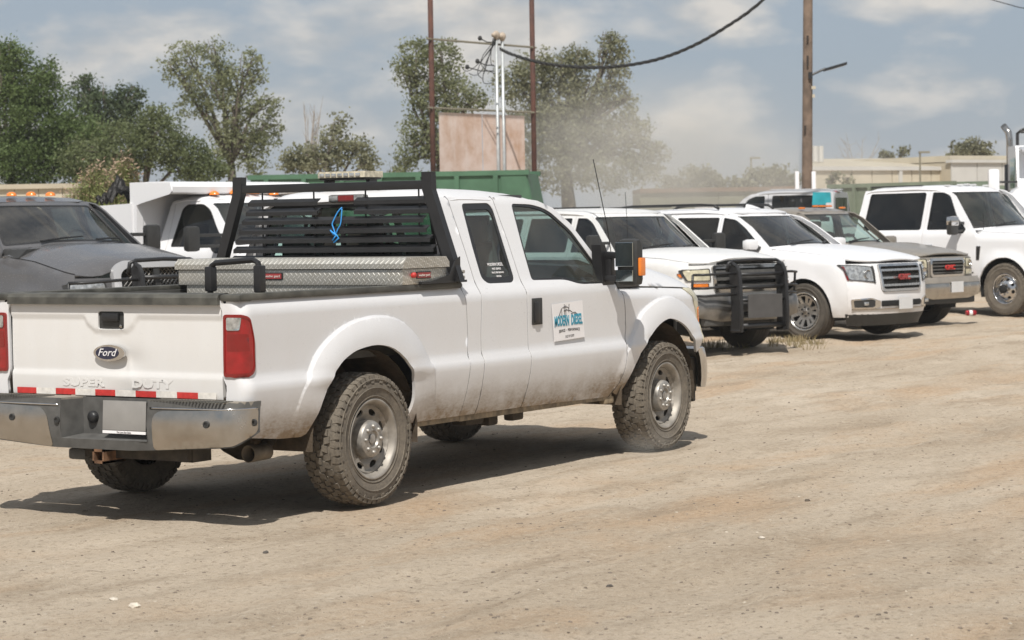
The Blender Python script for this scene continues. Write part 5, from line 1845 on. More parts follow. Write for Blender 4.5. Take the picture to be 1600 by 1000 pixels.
# ---------------------------------------------------------------- white dump bodied work truck
def dump_fascia(T, sk, sp):
    face(T, sk, sp, .72, 1.14, [], sp['paint'])
    grille_set(T, sk, .56, .58, .78, 1.12, 3, M['chrome'], M['chrome'], .02, .05, .05)
    for sg in (-1, 1):
        headlamp(T, sk, R3([(.62, .88), (.93, .88), (.95, 1.08), (.62, 1.10)], .02), M['oldlens'], sg, .012)
    MB().box((1.02, 0, .58), (.12, 1.9, .24), b=.04).build('front_bumper', M['chrome'], T, auto=.6)
    for y in (-.50, -.17, 0, .17, .50):
        o_ = MB().lathe([(.06, 0), (.055, .025), (.03, .045), (0, .05)], 12, axis='z')
        o2 = o_.build('clearance_lamp', M['amber'], T, smooth=True)
        o2.location = (-1.47, y, 2.035-.06*y*y)
        o2.scale = (1.3, 1, 1)
    # dump body: bulkhead with rolled cab shield, long sides
    w = 1.16
    xb = -2.14
    sh = MB()
    n = 8
    prof = [(xb+.62, 2.03), (xb+.66, 2.05), (xb+.67, 2.12), (xb+.62, 2.17), (xb+.52, 2.185), (xb, 2.185), (xb, 2.14), (xb+.48, 2.14), (xb+.60, 2.11)]
    sh.prism(prof, -w, w)
    sh.prism([(xb, 1.90), (xb+.10, 1.93), (xb+.62, 2.03), (xb+.67, 2.07), (xb+.63, 2.17), (xb, 2.186)], -w-.012, -w)
    sh.prism([(xb, 1.90), (xb+.10, 1.93), (xb+.62, 2.03), (xb+.67, 2.07), (xb+.63, 2.17), (xb, 2.186)], w, w+.012)
    sh.build('cab_shield', sp['paint'], T)
    MB().box((xb-.03, 0, 1.56), (.06, 2*w, 1.25)).box((xb-.05, w-.04, 1.56), (.12, .1, 1.25)).box((xb-.05, -w+.04, 1.56), (.12, .1, 1.25)).build('bulkhead', sp['paint'], T)
    for sg in (-1, 1):
        MB().prism([(xb-.06, .85), (xb-.06, 1.93), (xb-3.6, 1.82), (xb-3.6, .85)], sg*w-.03, sg*w+.03).build('body_side', sp['paint'], T)
    MB().box((xb-1.8, 0, .82), (3.5, 2*w, .10)).build('body_floor', sp['paint'], T)
    MB().tube([(xb-.04, -w-.06, 1.42), (xb-.04, -w-.09, 1.36), (xb-.04, -w-.06, 1.30)], .012, 6).build('grab_handle', M['black'], T)


SP = pick_spec(1.38, 1.975)
SP['sides'] = [SP['sides'][0]]
fd_, wf_ = SP['sides'][0][1], SP['sides'][0][2]
fd_ = [p if p[0] > -1.65 else (-1.90, p[1]) for p in fd_]
wf_ = R3([(-.86, 1.31), (-.84, 1.40), (-1.05, 1.60), (-1.25, 1.84), (-1.40, 1.91), (-1.68, 1.91), (-1.76, 1.86), (-1.84, 1.39), (-1.12, 1.39), (-1.02, 1.31)], [.02, .03, .06, .06, .05, .03, .04, .03, .08, .08])
SP['sides'][0] = ('front_door', fd_, [wf_])
rear_piece = [(-1.908, .42), (-1.908, 1.965), (-1.98, 1.94), (-2.06, 1.38), (-2.06, .42)]
SP['sides'].append(('cab_corner', rear_piece, []))
SP.update(name='work_truck', label='white work truck with a dump body and cab shield behind the diamond plate toolbox', cat='work truck', pos=(11.80, 8.08), yaw=261.5, scale=1.02, paint=M['white_far'], handle=M['plastic'], fascia=dump_fascia,
          zh=[(-.6, 1.33), (0, 1.31), (.7, 1.27), (1.0, 1.23)], X0=[(.3, .88), (.6, .90), (1.1, .90), (1.4, .86)], rise=[(-.6, .08), (0, .09), (.6, .08), (.9, .04)],
          mirror=('tow', -.90, 1.44), moff=.48, wheel='plain', bed=None, tail=-2.03)
SP['roof'] = [(-2.03, 1.95), (-1.9, 2.01), (-1.7, 2.035), (-1.5, 2.025), (-1.28, 1.96)]
car(SP)
# crumpled tarp hooked over the corner of the dump body
def tarp():
    bm = bmesh.new()
    n = 16
    vs = []
    for i in range(n):
        row = []
        for j in range(n):
            u, v = i/(n-1)-.5, j/(n-1)-.5
            h = .38*max(0, 1-abs(u-.05)*2.3)*(1-abs(v)*1.2)+.05*sin(17*u+5*v)+.04*sin(23*v-9*u)
            row.append(bm.verts.new((u*.75, v*.5, h)))
        vs.append(row)
    for i in range(n-1):
        for j in range(n-1):
            bm.faces.new((vs[i][j], vs[i+1][j], vs[i+1][j+1], vs[i][j+1]))
    bmesh.ops.solidify(bm, geom=bm.faces[:], thickness=.02)
    me = bpy.data.meshes.new('tarp')
    bm.to_mesh(me)
    bm.free()
    o = link('tarp', me, None, [simple('tarp_black', (.03, .028, .026), .45, bump=.3)], True)
    tag(o, 'crumpled black tarp bunched on the corner of the white dump body', 'tarp')
    o.location = at(183, 312, 29.4)
    o.scale = (.62, .62, .8)
    o.rotation_euler = (0, 0, radians(-20))


tarp()


# ---------------------------------------------------------------- white highway tractor at the right edge
def tractor():
    T = thing('truck', 'white highway truck with chrome exhaust stack at the right edge', 'truck', tuple(at(1583, 280, 46).xy+Vector((.53, -.848))*.98+Vector((.53, -.85))*.26)+(0,), radians(205), 1.13)
    w = M['white_far']
    # cab: local x forward, origin below the windscreen
    MB().prism([(-1.9, .75), (-.05, .75), (-.05, 2.02), (-.30, 2.62), (-.45, 2.70), (-1.9, 2.72)], -1.0, 1.0).build('cab', w, T)
    hd = MB()
    hd.prism([(-1.30, .9), (1.30, .9), (1.34, 1.5), (1.27, 1.74), (1.12, 1.90), (.92, 2.0), (.5, 2.05), (-.5, 2.05), (-.92, 2.0), (-1.12, 1.90), (-1.27, 1.74), (-1.34, 1.5)], -.04, .9, 'x')
    hd.prism([(-1.05, .9), (1.05, .9), (1.1, 1.4), (.8, 1.75), (-.8, 1.75), (-1.1, 1.4)], .9, 2.15, 'x')
    hd.build('hood', w, T)
    for sg in (-1, 1):
        MB().prism([(.5, .62), (.62, 1.02), (.95, 1.25), (1.4, 1.25), (1.75, 1.05), (1.95, .62), (1.7, .62), (1.6, .9), (1.3, 1.08), (.95, 1.08), (.78, .9), (.7, .62)], sg*.72, sg*1.12).build('fender', w, T)
        make_wheel(T, 'plain', (1.2, sg*.95, .5), sg, .5, .28)
        make_wheel(T, 'plain', (-3.4, sg*.95, .5), sg, .5, .28)
        m = MB().box((.10, sg*1.42, 2.02), (.12, .20, .52), b=.05).build('side_mirror', w, T, auto=.6)
        MB().tube([(-.05, sg*1.0, 2.05), (.10, sg*1.42, 2.05)], .022, 6).tube([(-.05, sg*1.0, 1.88), (.10, sg*1.42, 1.88)], .022, 6).build('mirror_arm', M['black'], T)
        s_ = MB().tube([(-2.05, sg*.95, .9), (-2.05, sg*.95, 2.85), (-2.07, sg*.97, 3.0), (-2.16, sg*1.05, 3.12)], .062, 12)
        s_.build('exhaust_stack', M['dullchrome'], T, smooth=True)
        MB().tube([(-2.05, sg*.95, 1.2), (-2.05, sg*.95, 2.4)], .10, 12).build('heat_shield', M['black'], T, smooth=True)
        MB().prism([(-.55, 1.95), (-.42, 2.48), (-1.35, 2.48), (-1.35, 1.95)], sg*1.001, sg*1.012).build('window_glass', M['glass'], T)
    MB().add([(-.045, -.85, 2.07), (-.045, .85, 2.07), (-.27, .80, 2.56), (-.27, -.80, 2.56)], [(0, 1, 2, 3)]).build('windscreen', M['wglass'], T)
    MB().box((-.05, 0, 2.62), (.62, 1.9, .06), (0, .1, 0), .02).build('sun_visor', M['silver_paint'], T, auto=.6)
    MB().box((2.17, 0, 1.15), (.05, 1.3, .62), b=.02).build('grille', M['dullchrome'], T, auto=.6)
    MB().box((2.3, 0, .62), (.25, 2.2, .32), b=.05).build('front_bumper', M['chrome'], T, auto=.6)
    MB().box((-2.6, 0, .75), (5.2, .9, .25)).build('frame', M['dark'], T)
    rk = MB()
    for sg in (-1, 1):
        rk.tube([(-1.5, sg*.86, 2.68), (-1.5, sg*.86, 2.95), (-1.42, sg*.80, 3.0), (-.9, sg*.80, 3.0)], .03, 6)
    rk.tube([(-1.5, -.8, 2.98), (-1.5, .8, 2.98)], .03, 6).tube([(-.9, -.8, 3.0), (-.9, .8, 3.0)], .03, 6)
    rk.build('roof_rack', M['black'], T)
    for y in (-.6, -.2, .2, .6):
        MB().box((-.75, y, 2.76), (.10, .12, .07), b=.02).build('clearance_lamp', M['amber'], T, auto=.6)
    MB().box((-.9, -.55, 3.06), (.2, .2, .12), b=.03).build('beacon', M['amber'], T, auto=.6)


tractor()


# =================================================================== the place
def vnoise(x, y, seed=0):
    xi, yi = np.floor(x).astype(np.int64), np.floor(y).astype(np.int64)
    fx, fy = x-xi, y-yi
    fx, fy = fx*fx*(3-2*fx), fy*fy*(3-2*fy)

    def h(a, b):
        n = (a*374761393+b*668265263+seed*1442695041) & 0xffffffff
        n = ((n ^ (n >> 13))*1274126177) & 0xffffffff
        return ((n ^ (n >> 16)) & 0xffff)/65535.0
    return (h(xi, yi)*(1-fx)+h(xi+1, yi)*fx)*(1-fy)+(h(xi, yi+1)*(1-fx)+h(xi+1, yi+1)*fx)*fy


def rise(x, y):
    d = (x-CAM[0])*_F[0]+(y-CAM[1])*_F[1]
    t = np.clip((d-42)/8, 0, 1)
    return .20*t*t*(3-2*t)


def ground_h(x, y):
    a = radians(8)
    u, v = x*cos(a)+y*sin(a), -x*sin(a)+y*cos(a)
    h = .045*(vnoise(u*.35, v*1.1, 1)-.5)+.036*(vnoise(u*.9, v*3.1, 2)-.5)+.022*(vnoise(u*2.5, v*6, 3)-.5)+.012*(vnoise(u*6, v*9, 4)-.5)
    h = h+.008*(vnoise(u*12, v*15, 5)-.5)
    # hold it level under the moving truck
    near = np.exp(-((x-1.8)/3.5)**4-((y)/1.4)**4)
    return h*(1-.75*near)-.006+rise(x, y)


def grow(a, b, s0, g):
    out = [a]
    s = s0
    while out[-1] < b:
        out.append(out[-1]+s)
        s *= g
    return out


def build_ground():
    gx = [-q for q in grow(9, 900, .3, 1.25)][::-1][:-1]+list(np.arange(-9, 14, .055))+list(np.arange(14, 55, .16))+grow(55, 1500, .4, 1.2)
    gy = [-q for q in grow(9.5, 900, .3, 1.25)][::-1][:-1]+list(np.arange(-9.5, 6.5, .055))+list(np.arange(6.5, 26, .25))+grow(26, 1500, .5, 1.2)
    X, Y = np.meshgrid(gx, gy)
    Z = ground_h(X, Y)
    nx, ny = len(gx), len(gy)
    V = np.stack([X.ravel(), Y.ravel(), Z.ravel()], 1)
    i = (np.arange(ny-1)[:, None]*nx+np.arange(nx-1)[None]).ravel()
    Fq = np.stack([i, i+1, i+nx+1, i+nx], 1)
    me = bpy.data.meshes.new('ground')
    me.vertices.add(len(V))
    me.vertices.foreach_set('co', V.ravel())
    me.loops.add(Fq.size)
    me.loops.foreach_set('vertex_index', Fq.ravel().astype(np.int32))
    me.polygons.add(len(Fq))
    me.polygons.foreach_set('loop_start', np.arange(0, Fq.size, 4, dtype=np.int32))
    me.polygons.foreach_set('loop_total', np.full(len(Fq), 4, dtype=np.int32))
    me.update()
    m, nt, b = new_mat('packed_dirt')
    v = nt.coord(rot=(0, 0, radians(-8)))
    vs = nt.coord(scale=(.32, 1, 1), rot=(0, 0, radians(-8)))
    big = nt.noise(vs, .55, 6, .6, .4)
    mid = nt.noise(vs, 2.2, 7, .65, .3)
    fine = nt.noise(v, 22, 6, .7)
    grain = nt.noise(v, 85, 5, .75)
    red = nt.noise(nt.coord(scale=(.4, 1, 1), loc=(7, 3, 0), rot=(0, 0, radians(-8))), .8, 5, .6, .5)
    c = nt.mix(nt.ramp(big, ((.35, 0), (.65, 1))), (.415, .337, .250), (.540, .457, .358))
    c = nt.mix(nt.ramp(red, ((.51, 0), (.66, .75))), c, (.450, .315, .200))
    c = nt.mix(nt.ramp(mid, ((.50, 0), (.66, .65))), c, (.315, .246, .174))
    c = nt.mix(nt.ramp(fine, ((.54, 0), (.66, .60))), c, (.190, .148, .105))
    c = nt.mix(nt.ramp(fine, ((.28, .6), (.46, 0))), c, (.56, .49, .395))
    c = nt.mix(nt.ramp(grain, ((.57, 0), (.70, .65))), c, (.16, .125, .09))
    c = nt.mix(nt.ramp(grain, ((.30, .65), (.44, 0))), c, (.60, .54, .45))
    nt.l.new(c, b.inputs['Base Color'])
    b.inputs['Roughness'].default_value = .95
    b.inputs['Specular IOR Level'].default_value = .15
    n1 = nt.bump(mid, .55, .07)
    n2 = nt.bump(fine, .85, .026, n1)
    n3 = nt.bump(grain, .9, .008, n2)
    nt.l.new(n3, b.inputs['Normal'])
    o = link('ground', me, None, [m], True)
    tag(o, kind='structure')


build_ground()


def scatter_mesh(name, centers, make, mat):
    mb = MB()
    for c in centers:
        vs, fs = make(c)
        mb.add(vs, fs)
    return mb.build(name, mat, None)


def stone(c, r, seed, flat=.6):
    rr = random.Random(seed)
    t = (1+5**.5)/2
    vs = [(-1, t, 0), (1, t, 0), (-1, -t, 0), (1, -t, 0), (0, -1, t), (0, 1, t), (0, -1, -t), (0, 1, -t), (t, 0, -1), (t, 0, 1), (-t, 0, -1), (-t, 0, 1)]
    fs = [(0, 11, 5), (0, 5, 1), (0, 1, 7), (0, 7, 10), (0, 10, 11), (1, 5, 9), (5, 11, 4), (11, 10, 2), (10, 7, 6), (7, 1, 8), (3, 9, 4), (3, 4, 2), (3, 2, 6), (3, 6, 8), (3, 8, 9), (4, 9, 5), (2, 4, 11), (6, 2, 10), (8, 6, 7), (9, 8, 1)]
    k = r/1.9
    a = rr.uniform(0, 6.28)
    st = rr.uniform(.7, 1.4)
    out = []
    for x, y, z in vs:
        q = k*rr.uniform(.75, 1.2)
        x, y = x*st*q, y*q
        out.append((c[0]+x*cos(a)-y*sin(a), c[1]+x*sin(a)+y*cos(a), c[2]+z*q*flat))
    return out, fs


def build_gravel():
    cs = []
    N = 11000
    u = RNG.uniform(0, 1, (N, 3))
    for i in range(N):
        d = 7.5+26*u[i, 0]**1.7
        px = -60+1720*u[i, 1]
        x, y = (CAM+(_F+_R2*(px-800)/FPX)*d)[:2]
        if vnoise(np.array([x*.9]), np.array([y*2.0]), 9)[0] < .35 and u[i, 2] < .7:
            continue
        cs.append((x, y, float(ground_h(np.array([x]), np.array([y]))[0])))
    a = [c for i, c in enumerate(cs) if i % 6]
    b = cs[::6]
    for nm, lst, col in (('gravel', a, (.16, .13, .10)), ('gravel', b, (.40, .35, .28))):
        o = scatter_mesh(nm, lst, lambda c: stone((c[0], c[1], c[2]), .002+.010*rnd.random()**5, rnd.random()), simple('gravel_stone', col, .9, var=.3))
        tag(o, kind='stuff')
    for (px, py, r, lab, col) in ((209, 951, .030, 'pale flat stone on the dirt near the lower left corner', (.55, .50, .42)), (178, 936, .018, 'small pale stone left of the flat stone at lower left', (.55, .50, .42)),
                                  (415, 862, .020, 'dark stone on the dirt below the rear bumper shadow', (.08, .07, .06)), (1190, 845, .017, 'pale stone alone on bare dirt at lower right', (.5, .45, .38)),
                                  (952, 915, .02, 'dark stone on the dirt at lower middle', (.09, .08, .07)), (1262, 782, .022, 'dark clod near the scraped patch of dirt at right', (.1, .08, .06))):
        # meet the ground
        dv = _F+_R2*(px-800)/FPX-_U2*(py-500)/FPX
        t = -CAM[2]/dv[2]
        x, y = (CAM+dv*t)[:2]
        vs, fs = stone((0, 0, 0), r, px, .55)
        o = MB().add(vs, fs).build('stone', simple('stone_surface', col, .9, var=.3), None)
        o.location = (x, y, float(ground_h(np.array([x]), np.array([y]))[0])+r*.2)
        tag(o, lab, 'stone')


build_gravel()


def on_ground(px, py):
    dv = _F+_R2*(px-800)/FPX-_U2*(py-500)/FPX
    t = -CAM[2]/dv[2]
    return (CAM+dv*t)[:2]


def blade_mesh(cs, h, w, lean, n):
    V, Fc = [], []
    for (x, y, z) in cs:
        for k in range(n):
            a = rnd.uniform(0, 2*pi)
            r = rnd.uniform(0, .11)
            hh = h*rnd.uniform(.25, 1.15)
            bx, by = x+r*cos(a), y+r*sin(a)
            l = lean*rnd.uniform(.2, 1)*hh
            tx, ty = bx+l*cos(a), by+l*sin(a)
            b = rnd.uniform(0, 2*pi)
            dx, dy = w*cos(b), w*sin(b)
            i = len(V)
            V += [(bx-dx, by-dy, z), (bx+dx, by+dy, z), (bx+(tx-bx)*.45+dx*.7, by+(ty-by)*.45+dy*.7, z+hh*.65), (bx+(tx-bx)*.45-dx*.7, by+(ty-by)*.45-dy*.7, z+hh*.65), (tx, ty, z+hh)]
            Fc += [(i, i+1, i+2, i+3), (i+3, i+2, i+4)]
    me = bpy.data.meshes.new('blades')
    me.from_pydata(V, [], Fc)
    return me


def leaf_mat(name, c1, c2, trans=.3, scale=.8):
    m, nt, b = new_mat(name)
    v = nt.coord()
    n = nt.noise(v, scale, 3, .6)
    n2 = nt.noise(v, 14, 2, .5)
    f = nt.ramp(nt.math('ADD', nt.math('MULTIPLY', n, .6), nt.math('MULTIPLY', n2, .4)), ((.38, 0), (.62, 1)))
    c = nt.mix(f, c1, c2)
    nt.l.new(c, b.inputs['Base Color'])
    b.inputs['Roughness'].default_value = .55
    b.inputs['Specular IOR Level'].default_value = .35
    tl = nt.add('ShaderNodeBsdfTranslucent')
    nt.l.new(c, tl.inputs[0])
    mx = nt.add('ShaderNodeMixShader')
    mx.inputs[0].default_value = trans
    nt.l.new(b.outputs[0], mx.inputs[1])
    nt.l.new(tl.outputs[0], mx.inputs[2])
    nt.l.new(mx.outputs[0], m.node_tree.nodes['Material Output'].inputs[0])
    return m


M['weed'] = leaf_mat('dry_weed', (.20, .17, .08), (.36, .28, .16), .2, 6)
M['bark'] = simple('bark', (.12, .10, .08), .9, var=.4, scale=6, bump=.5)
M['barkpale'] = simple('bark_pale', (.30, .27, .24), .9, var=.3, scale=6)


def weeds():
    for lst, h in (([(1105, 541), (1118, 543), (1131, 545), (1143, 543), (1157, 545), (1168, 543), (1181, 541), (1195, 540), (1150, 541), (1124, 540), (1110, 545)], .13), ([(1205+6*k, 540+1.5*sin(k*2.1)) for k in range(14)]+[(1215+7*k, 536+sin(k)) for k in range(8)], .10)):
        cs = []
        for px, py in lst:
            for q in range(2):
                x, y = on_ground(px+rnd.gauss(0, 9), py+rnd.gauss(0, 2.2))
                cs.append((x, y, float(ground_h(np.array([x]), np.array([y]))[0])))
        o = link('weeds', blade_mesh(cs, h, .005, .8, 9), None, [M['weed']])
        tag(o, kind='stuff')
    x, y = on_ground(1517, 493)
    c = thing('drink_can', 'crushed red drinks can on the dirt beside the tall crew cab pickup', 'can', (x, y, .045), .7)
    MB().lathe([(0, -.085), (.040, -.085), (.045, -.06), (.045, .06), (.040, .085), (0, .085)], 14, axis='y').build('can_body', simple('can_red', (.35, .02, .03), .3, .5), c, smooth=False)
    MB().lathe([(.046, -.02), (.046, .035)], 14, axis='y').build('can_band', M['decal'], c)


weeds()


# ---------------------------------------------------------------- trees
def foliage(blobs, D, leaf, dens, mat, name, parent, clump=.42, seed=1, vertical=0.0, depth=.85, gap=1.0):
    """leaf faces gathered in clumps inside the given volumes; blobs are (u, v, ru, rv[, extra depth])"""
    rg = np.random.default_rng(seed)
    P = []
    k = D/FPX
    for bl in blobs:
        u, v, ru, rv = bl[:4]
        dd = bl[4] if len(bl) > 4 else 0
        c = np.array(at(u, v, D+dd))
        kk = (D+dd)/FPX
        rx, rz = ru*kk, rv*kk
        ry = depth*rx
        cr = clump*(.55+.45*min(1, min(rx, rz)/1.5))
        nc = max(4, int(dens*gap*(rx*rz*ry)**(2/3)/(cr*cr)*5.5))
        d = rg.normal(size=(nc, 3))
        d /= np.linalg.norm(d, axis=1, keepdims=True)
        rad = rg.uniform(.15, 1, nc)**.42*rg.uniform(.80, 1.06, nc)
        cc = c+(d*rad[:, None])*np.array([1, 1, 1])@np.diag([1, 1, 1])*np.array([rx, rx, rz])
        # flatten along the sight line a little
        f = np.array([_F[0], _F[1], 0])
        f /= np.linalg.norm(f)
        al = ((cc-c)@f)[:, None]*f
        cc = cc-al*(1-ry/rx)
        nl = int(26*(cr/.42)**2*(.17/leaf)**1.3)
        sz = cr*rg.uniform(.5, 1.25, nc)
        q = cc[:, None, :]+rg.normal(size=(nc, nl, 3))*(sz[:, None, None]*np.array([.55, .55, .40]))
        P.append(q.reshape(-1, 3))
    P = np.concatenate(P)
    n = len(P)
    a = rg.normal(size=(n, 3))
    if vertical:
        a[:, 2] = a[:, 2]*.3+vertical*2
    a /= np.linalg.norm(a, axis=1, keepdims=True)
    b = np.cross(a, rg.normal(size=(n, 3)))
    b /= np.linalg.norm(b, axis=1, keepdims=True)
    L = leaf*rg.uniform(.6, 1.3, n)[:, None]
    Wd = L*(.62 if not vertical else .16)
    V = np.stack([P-a*L*.5, P+b*Wd*.5, P+a*L*.5, P-b*Wd*.5], 1).reshape(-1, 3)
    me = bpy.data.meshes.new(name)
    me.vertices.add(len(V))
    me.vertices.foreach_set('co', V.ravel())
    me.loops.add(len(V))
    me.loops.foreach_set('vertex_index', np.arange(len(V), dtype=np.int32))
    me.polygons.add(n)
    me.polygons.foreach_set('loop_start', np.arange(0, 4*n, 4, dtype=np.int32))
    me.polygons.foreach_set('loop_total', np.full(n, 4, dtype=np.int32))
    me.update()
    return me, n


LEAVES = [0]


def tree(label, D, blobs, mat, base_u, leaf=.17, dens=1.0, clump=.42, seed=1, group=None, name='tree', trunk_r=.22, bark=None, depth=.85, gap=1.0, cat='tree', vertical=0.0):
    top = at(base_u, 300, D)
    gx, gy = top.x, top.y
    z0 = float(rise(np.array(gx), np.array(gy)))-.05
    T = thing(name, label, cat, (gx, gy, z0), 0, 1.0, group)
    me, n = foliage(blobs, D, leaf, dens, mat, 'crown', T, clump, seed, vertical, depth, gap)
    LEAVES[0] += n
    o = link('crown', me, T, [mat])
    o.location = (-gx, -gy, -z0)
    rr = random.Random(seed)
    big = max(blobs, key=lambda q: q[2]*q[3])
    fork = at((base_u+big[0])/2, max(min(b[1]+b[3]*.7 for b in blobs), 100), D)
    fork = Vector((fork.x, fork.y, max(1.5, fork.z*.55)))
    org = Vector((gx, gy, z0))
    tk = MB()
    tk.tube([Vector((0, 0, 0)), (fork-org)*.5+Vector((.12, 0, 0)), fork-org], [trunk_r*.8, trunk_r*.6, trunk_r*.4], 8)
    tk.build('trunk', bark or M['bark'], T, smooth=True)
    for b in blobs:
        c = at(b[0], b[1]-b[3]*.35, D+(b[4] if len(b) > 4 else 0))-org
        s = fork-org
        mid = s.lerp(c, .5)+Vector((rr.uniform(-.3, .3), rr.uniform(-.3, .3), .3))
        lb = MB().tube([s, mid, c], [trunk_r*.30, trunk_r*.16, .02], 6)
        for q in range(3):
            e = c+Vector((rr.uniform(-1, 1), rr.uniform(-1, 1), rr.uniform(-.4, .8)))*b[2]*D/FPX*.7
            lb.tube([mid.lerp(c, .4*q/2+.3), (mid+e)/2+Vector((0, 0, .15)), e], [.03, .02, .008], 5)
        lb.build('limb', bark or M['bark'], T, smooth=True)
    return T


G_dark = leaf_mat('leaf_deep_green', (.080, .125, .036), (.145, .195, .070), .40)
G_darker = leaf_mat('leaf_dark_green', (.055, .082, .038), (.100, .132, .062), .35)
G_mid = leaf_mat('leaf_mid_green', (.110, .138, .056), (.185, .212, .100), .42)
G_cotton = leaf_mat('leaf_cottonwood', (.165, .185, .092), (.285, .30, .170), .46)
G_dusty = leaf_mat('leaf_dusty', (.185, .190, .110), (.31, .31, .20), .46)
G_olive = leaf_mat('leaf_olive', (.150, .150, .085), (.25, .24, .145), .35)

tree('broad deep green tree filling the left edge of the photo', 62, [(0, 180, 60, 90), (60, 200, 60, 75), (-10, 100, 32, 40), (15, 90, 20, 28), (50, 140, 45, 45), (110, 225, 60, 60), (40, 250, 80, 50), (35, 95, 14, 22), (72, 112, 18, 24)], G_dark, 20, .085, 4.0, .40, 3, 'trees behind the yard')
tree('very dark flat topped tree between the left edge tree and the tall cottonwood', 74, [(130, 150, 30, 26), (165, 165, 45, 28), (200, 155, 26, 22), (133, 125, 12, 13), (150, 195, 55, 30), (205, 190, 28, 30), (215, 143, 12, 9)], G_darker, 160, .10, 2.8, .36, 4, 'trees behind the yard')
tree('bushy mid green tree at the foot of the tall cottonwood', 60, [(200, 235, 55, 48), (255, 220, 42, 48), (295, 250, 45, 36), (240, 185, 25, 22), (170, 262, 50, 30), (320, 268, 40, 25), (130, 255, 40, 40)], G_mid, 240, .085, 3.4, .36, 5, 'trees behind the yard')
tree('tall ragged cottonwood with sky gaps left of centre', 72, [(290, 85, 30, 26), (335, 85, 30, 30), (325, 130, 52, 36), (370, 130, 38, 36), (395, 95, 22, 22), (350, 180, 50, 38), (400, 180, 32, 40), (425, 165, 16, 22), (370, 225, 48, 34), (415, 220, 28, 28), (300, 165, 28, 22), (275, 120, 20, 16), (435, 200, 12, 14), (340, 250, 30, 26), (395, 258, 30, 24), (262, 100, 12, 9), (402, 118, 18, 14)], G_cotton, 365, .105, 1.5, .34, 6, 'trees behind the yard', trunk_r=.3, gap=.9)
tree('small pale dusty tree right of the tall cottonwood', 66, [(475, 245, 32, 24), (520, 225, 26, 30), (555, 235, 28, 26), (500, 255, 40, 20), (530, 195, 14, 18), (580, 255, 22, 14), (455, 255, 20, 18)], G_dusty, 520, .11, 2.4, .32, 7, 'trees behind the yard')
tree('leafy tree seen between and left of the rusty sign posts', 68, [(650, 90, 36, 34), (690, 90, 32, 32), (640, 120, 26, 22), (690, 130, 40, 34), (720, 150, 34, 26), (745, 160, 18, 16), (665, 160, 30, 20), (650, 200, 30, 26), (640, 235, 28, 26), (690, 225, 40, 40), (630, 262, 22, 18), (700, 180, 34, 24)], G_cotton, 680, .10, 2.0, .34, 8, 'trees behind the yard', trunk_r=.3)
tree('biggest dust veiled tree right of the sign posts', 70, [(840, 120, 42, 42), (800, 130, 30, 36), (880, 110, 40, 36), (870, 170, 60, 50), (915, 150, 46, 40), (960, 75, 24, 20), (955, 62, 16, 14), (905, 95, 30, 26), (965, 105, 22, 26), (830, 200, 50, 46), (900, 220, 60, 50), (960, 200, 42, 45), (960, 145, 26, 22), (975, 160, 16, 12), (1000, 230, 30, 38), (1030, 240, 18, 16), (1005, 198, 18, 12), (940, 265, 60, 36), (860, 260, 55, 40), (1010, 270, 26, 24), (985, 155, 9, 7)], G_dusty, 890, .105, 2.1, .36, 9, 'trees behind the yard', trunk_r=.4)
tree('hazy rounded bush beyond the dust, left one of two', 85, [(1085, 282, 38, 24), (1055, 290, 26, 18), (1110, 285, 22, 18)], G_olive, 1085, .17, 2.4, .34, 10, 'hazy trees on the horizon', trunk_r=.12)
tree('hazy rounded bush beyond the dust, nearer the wooden pole', 85, [(1190, 280, 34, 22), (1215, 278, 26, 20), (1155, 290, 30, 16), (1235, 285, 16, 16)], G_olive, 1200, .17, 2.4, .34, 11, 'hazy trees on the horizon', trunk_r=.12)
tree('round topped tree behind the metal warehouse roof', 120, [(1500, 235, 20, 14), (1520, 228, 24, 14), (1538, 235, 16, 14), (1515, 240, 34, 10)], G_olive, 1515, .2, 1.6, .42, 12, None, trunk_r=.15)
tree('small leafy sprig standing above the warehouse roof', 110, [(1385, 243, 14, 7), (1412, 238, 10, 9)], G_olive, 1400, .16, 2.5, .34, 13, None, trunk_r=.06)
tree('thin young tree in front of the cream warehouse wall', 78, [(1305, 277, 12, 7), (1325, 281, 12, 6), (1298, 283, 8, 6)], G_olive, 1312, .12, 2, .25, 14, None, trunk_r=.04)


def bare(label, D, u, v0, v1, spread, seed, cat='tree'):
    p0, p1 = at(u, v0, D), at(u, v1, D)
    z0 = float(rise(np.array(p0.x), np.array(p0.y)))-.05
    T = thing('bare_tree', label, cat, (p0.x, p0.y, z0))
    rr = random.Random(seed)
    H = p1.z-z0
    tr = MB().tube([(0, 0, 0), (0.05, 0, H*.35), (0, 0, H*.6)], [.10, .08, .05], 6)
    tr.build('trunk', M['barkpale'], T)
    k = D/FPX
    for i in range(9):
        s = Vector((0, 0, H*rr.uniform(.35, .6)))
        d = Vector((_R[0], _R[1], 0))*rr.uniform(-1, 1)*spread*k+Vector((_F[0], _F[1], 0))*rr.uniform(-.5, .5)*spread*k
        e = Vector((0, 0, H*rr.uniform(.75, 1.0)))+d
        mb = MB().tube([s, s.lerp(e, .5)+Vector((0, 0, .15)), e], [.035, .022, .008], 5)
        for j in range(5):
            t = rr.uniform(.35, .95)
            b = s.lerp(e, t)
            f = b+Vector((_R[0], _R[1], 0))*rr.uniform(-.4, .4)*spread*k+Vector((0, 0, rr.uniform(.1, .6)))
            mb.tube([b, f], [.012, .004], 4)
        mb.build('branch', M['barkpale'], T)
    return T


bare('leafless grey tree above the left part of the warehouse roof', 115, 1345, 262, 203, 40, 2)
bare('thin leafless tree between the cottonwood and the small dusty tree', 70, 482, 262, 160, 22, 5)


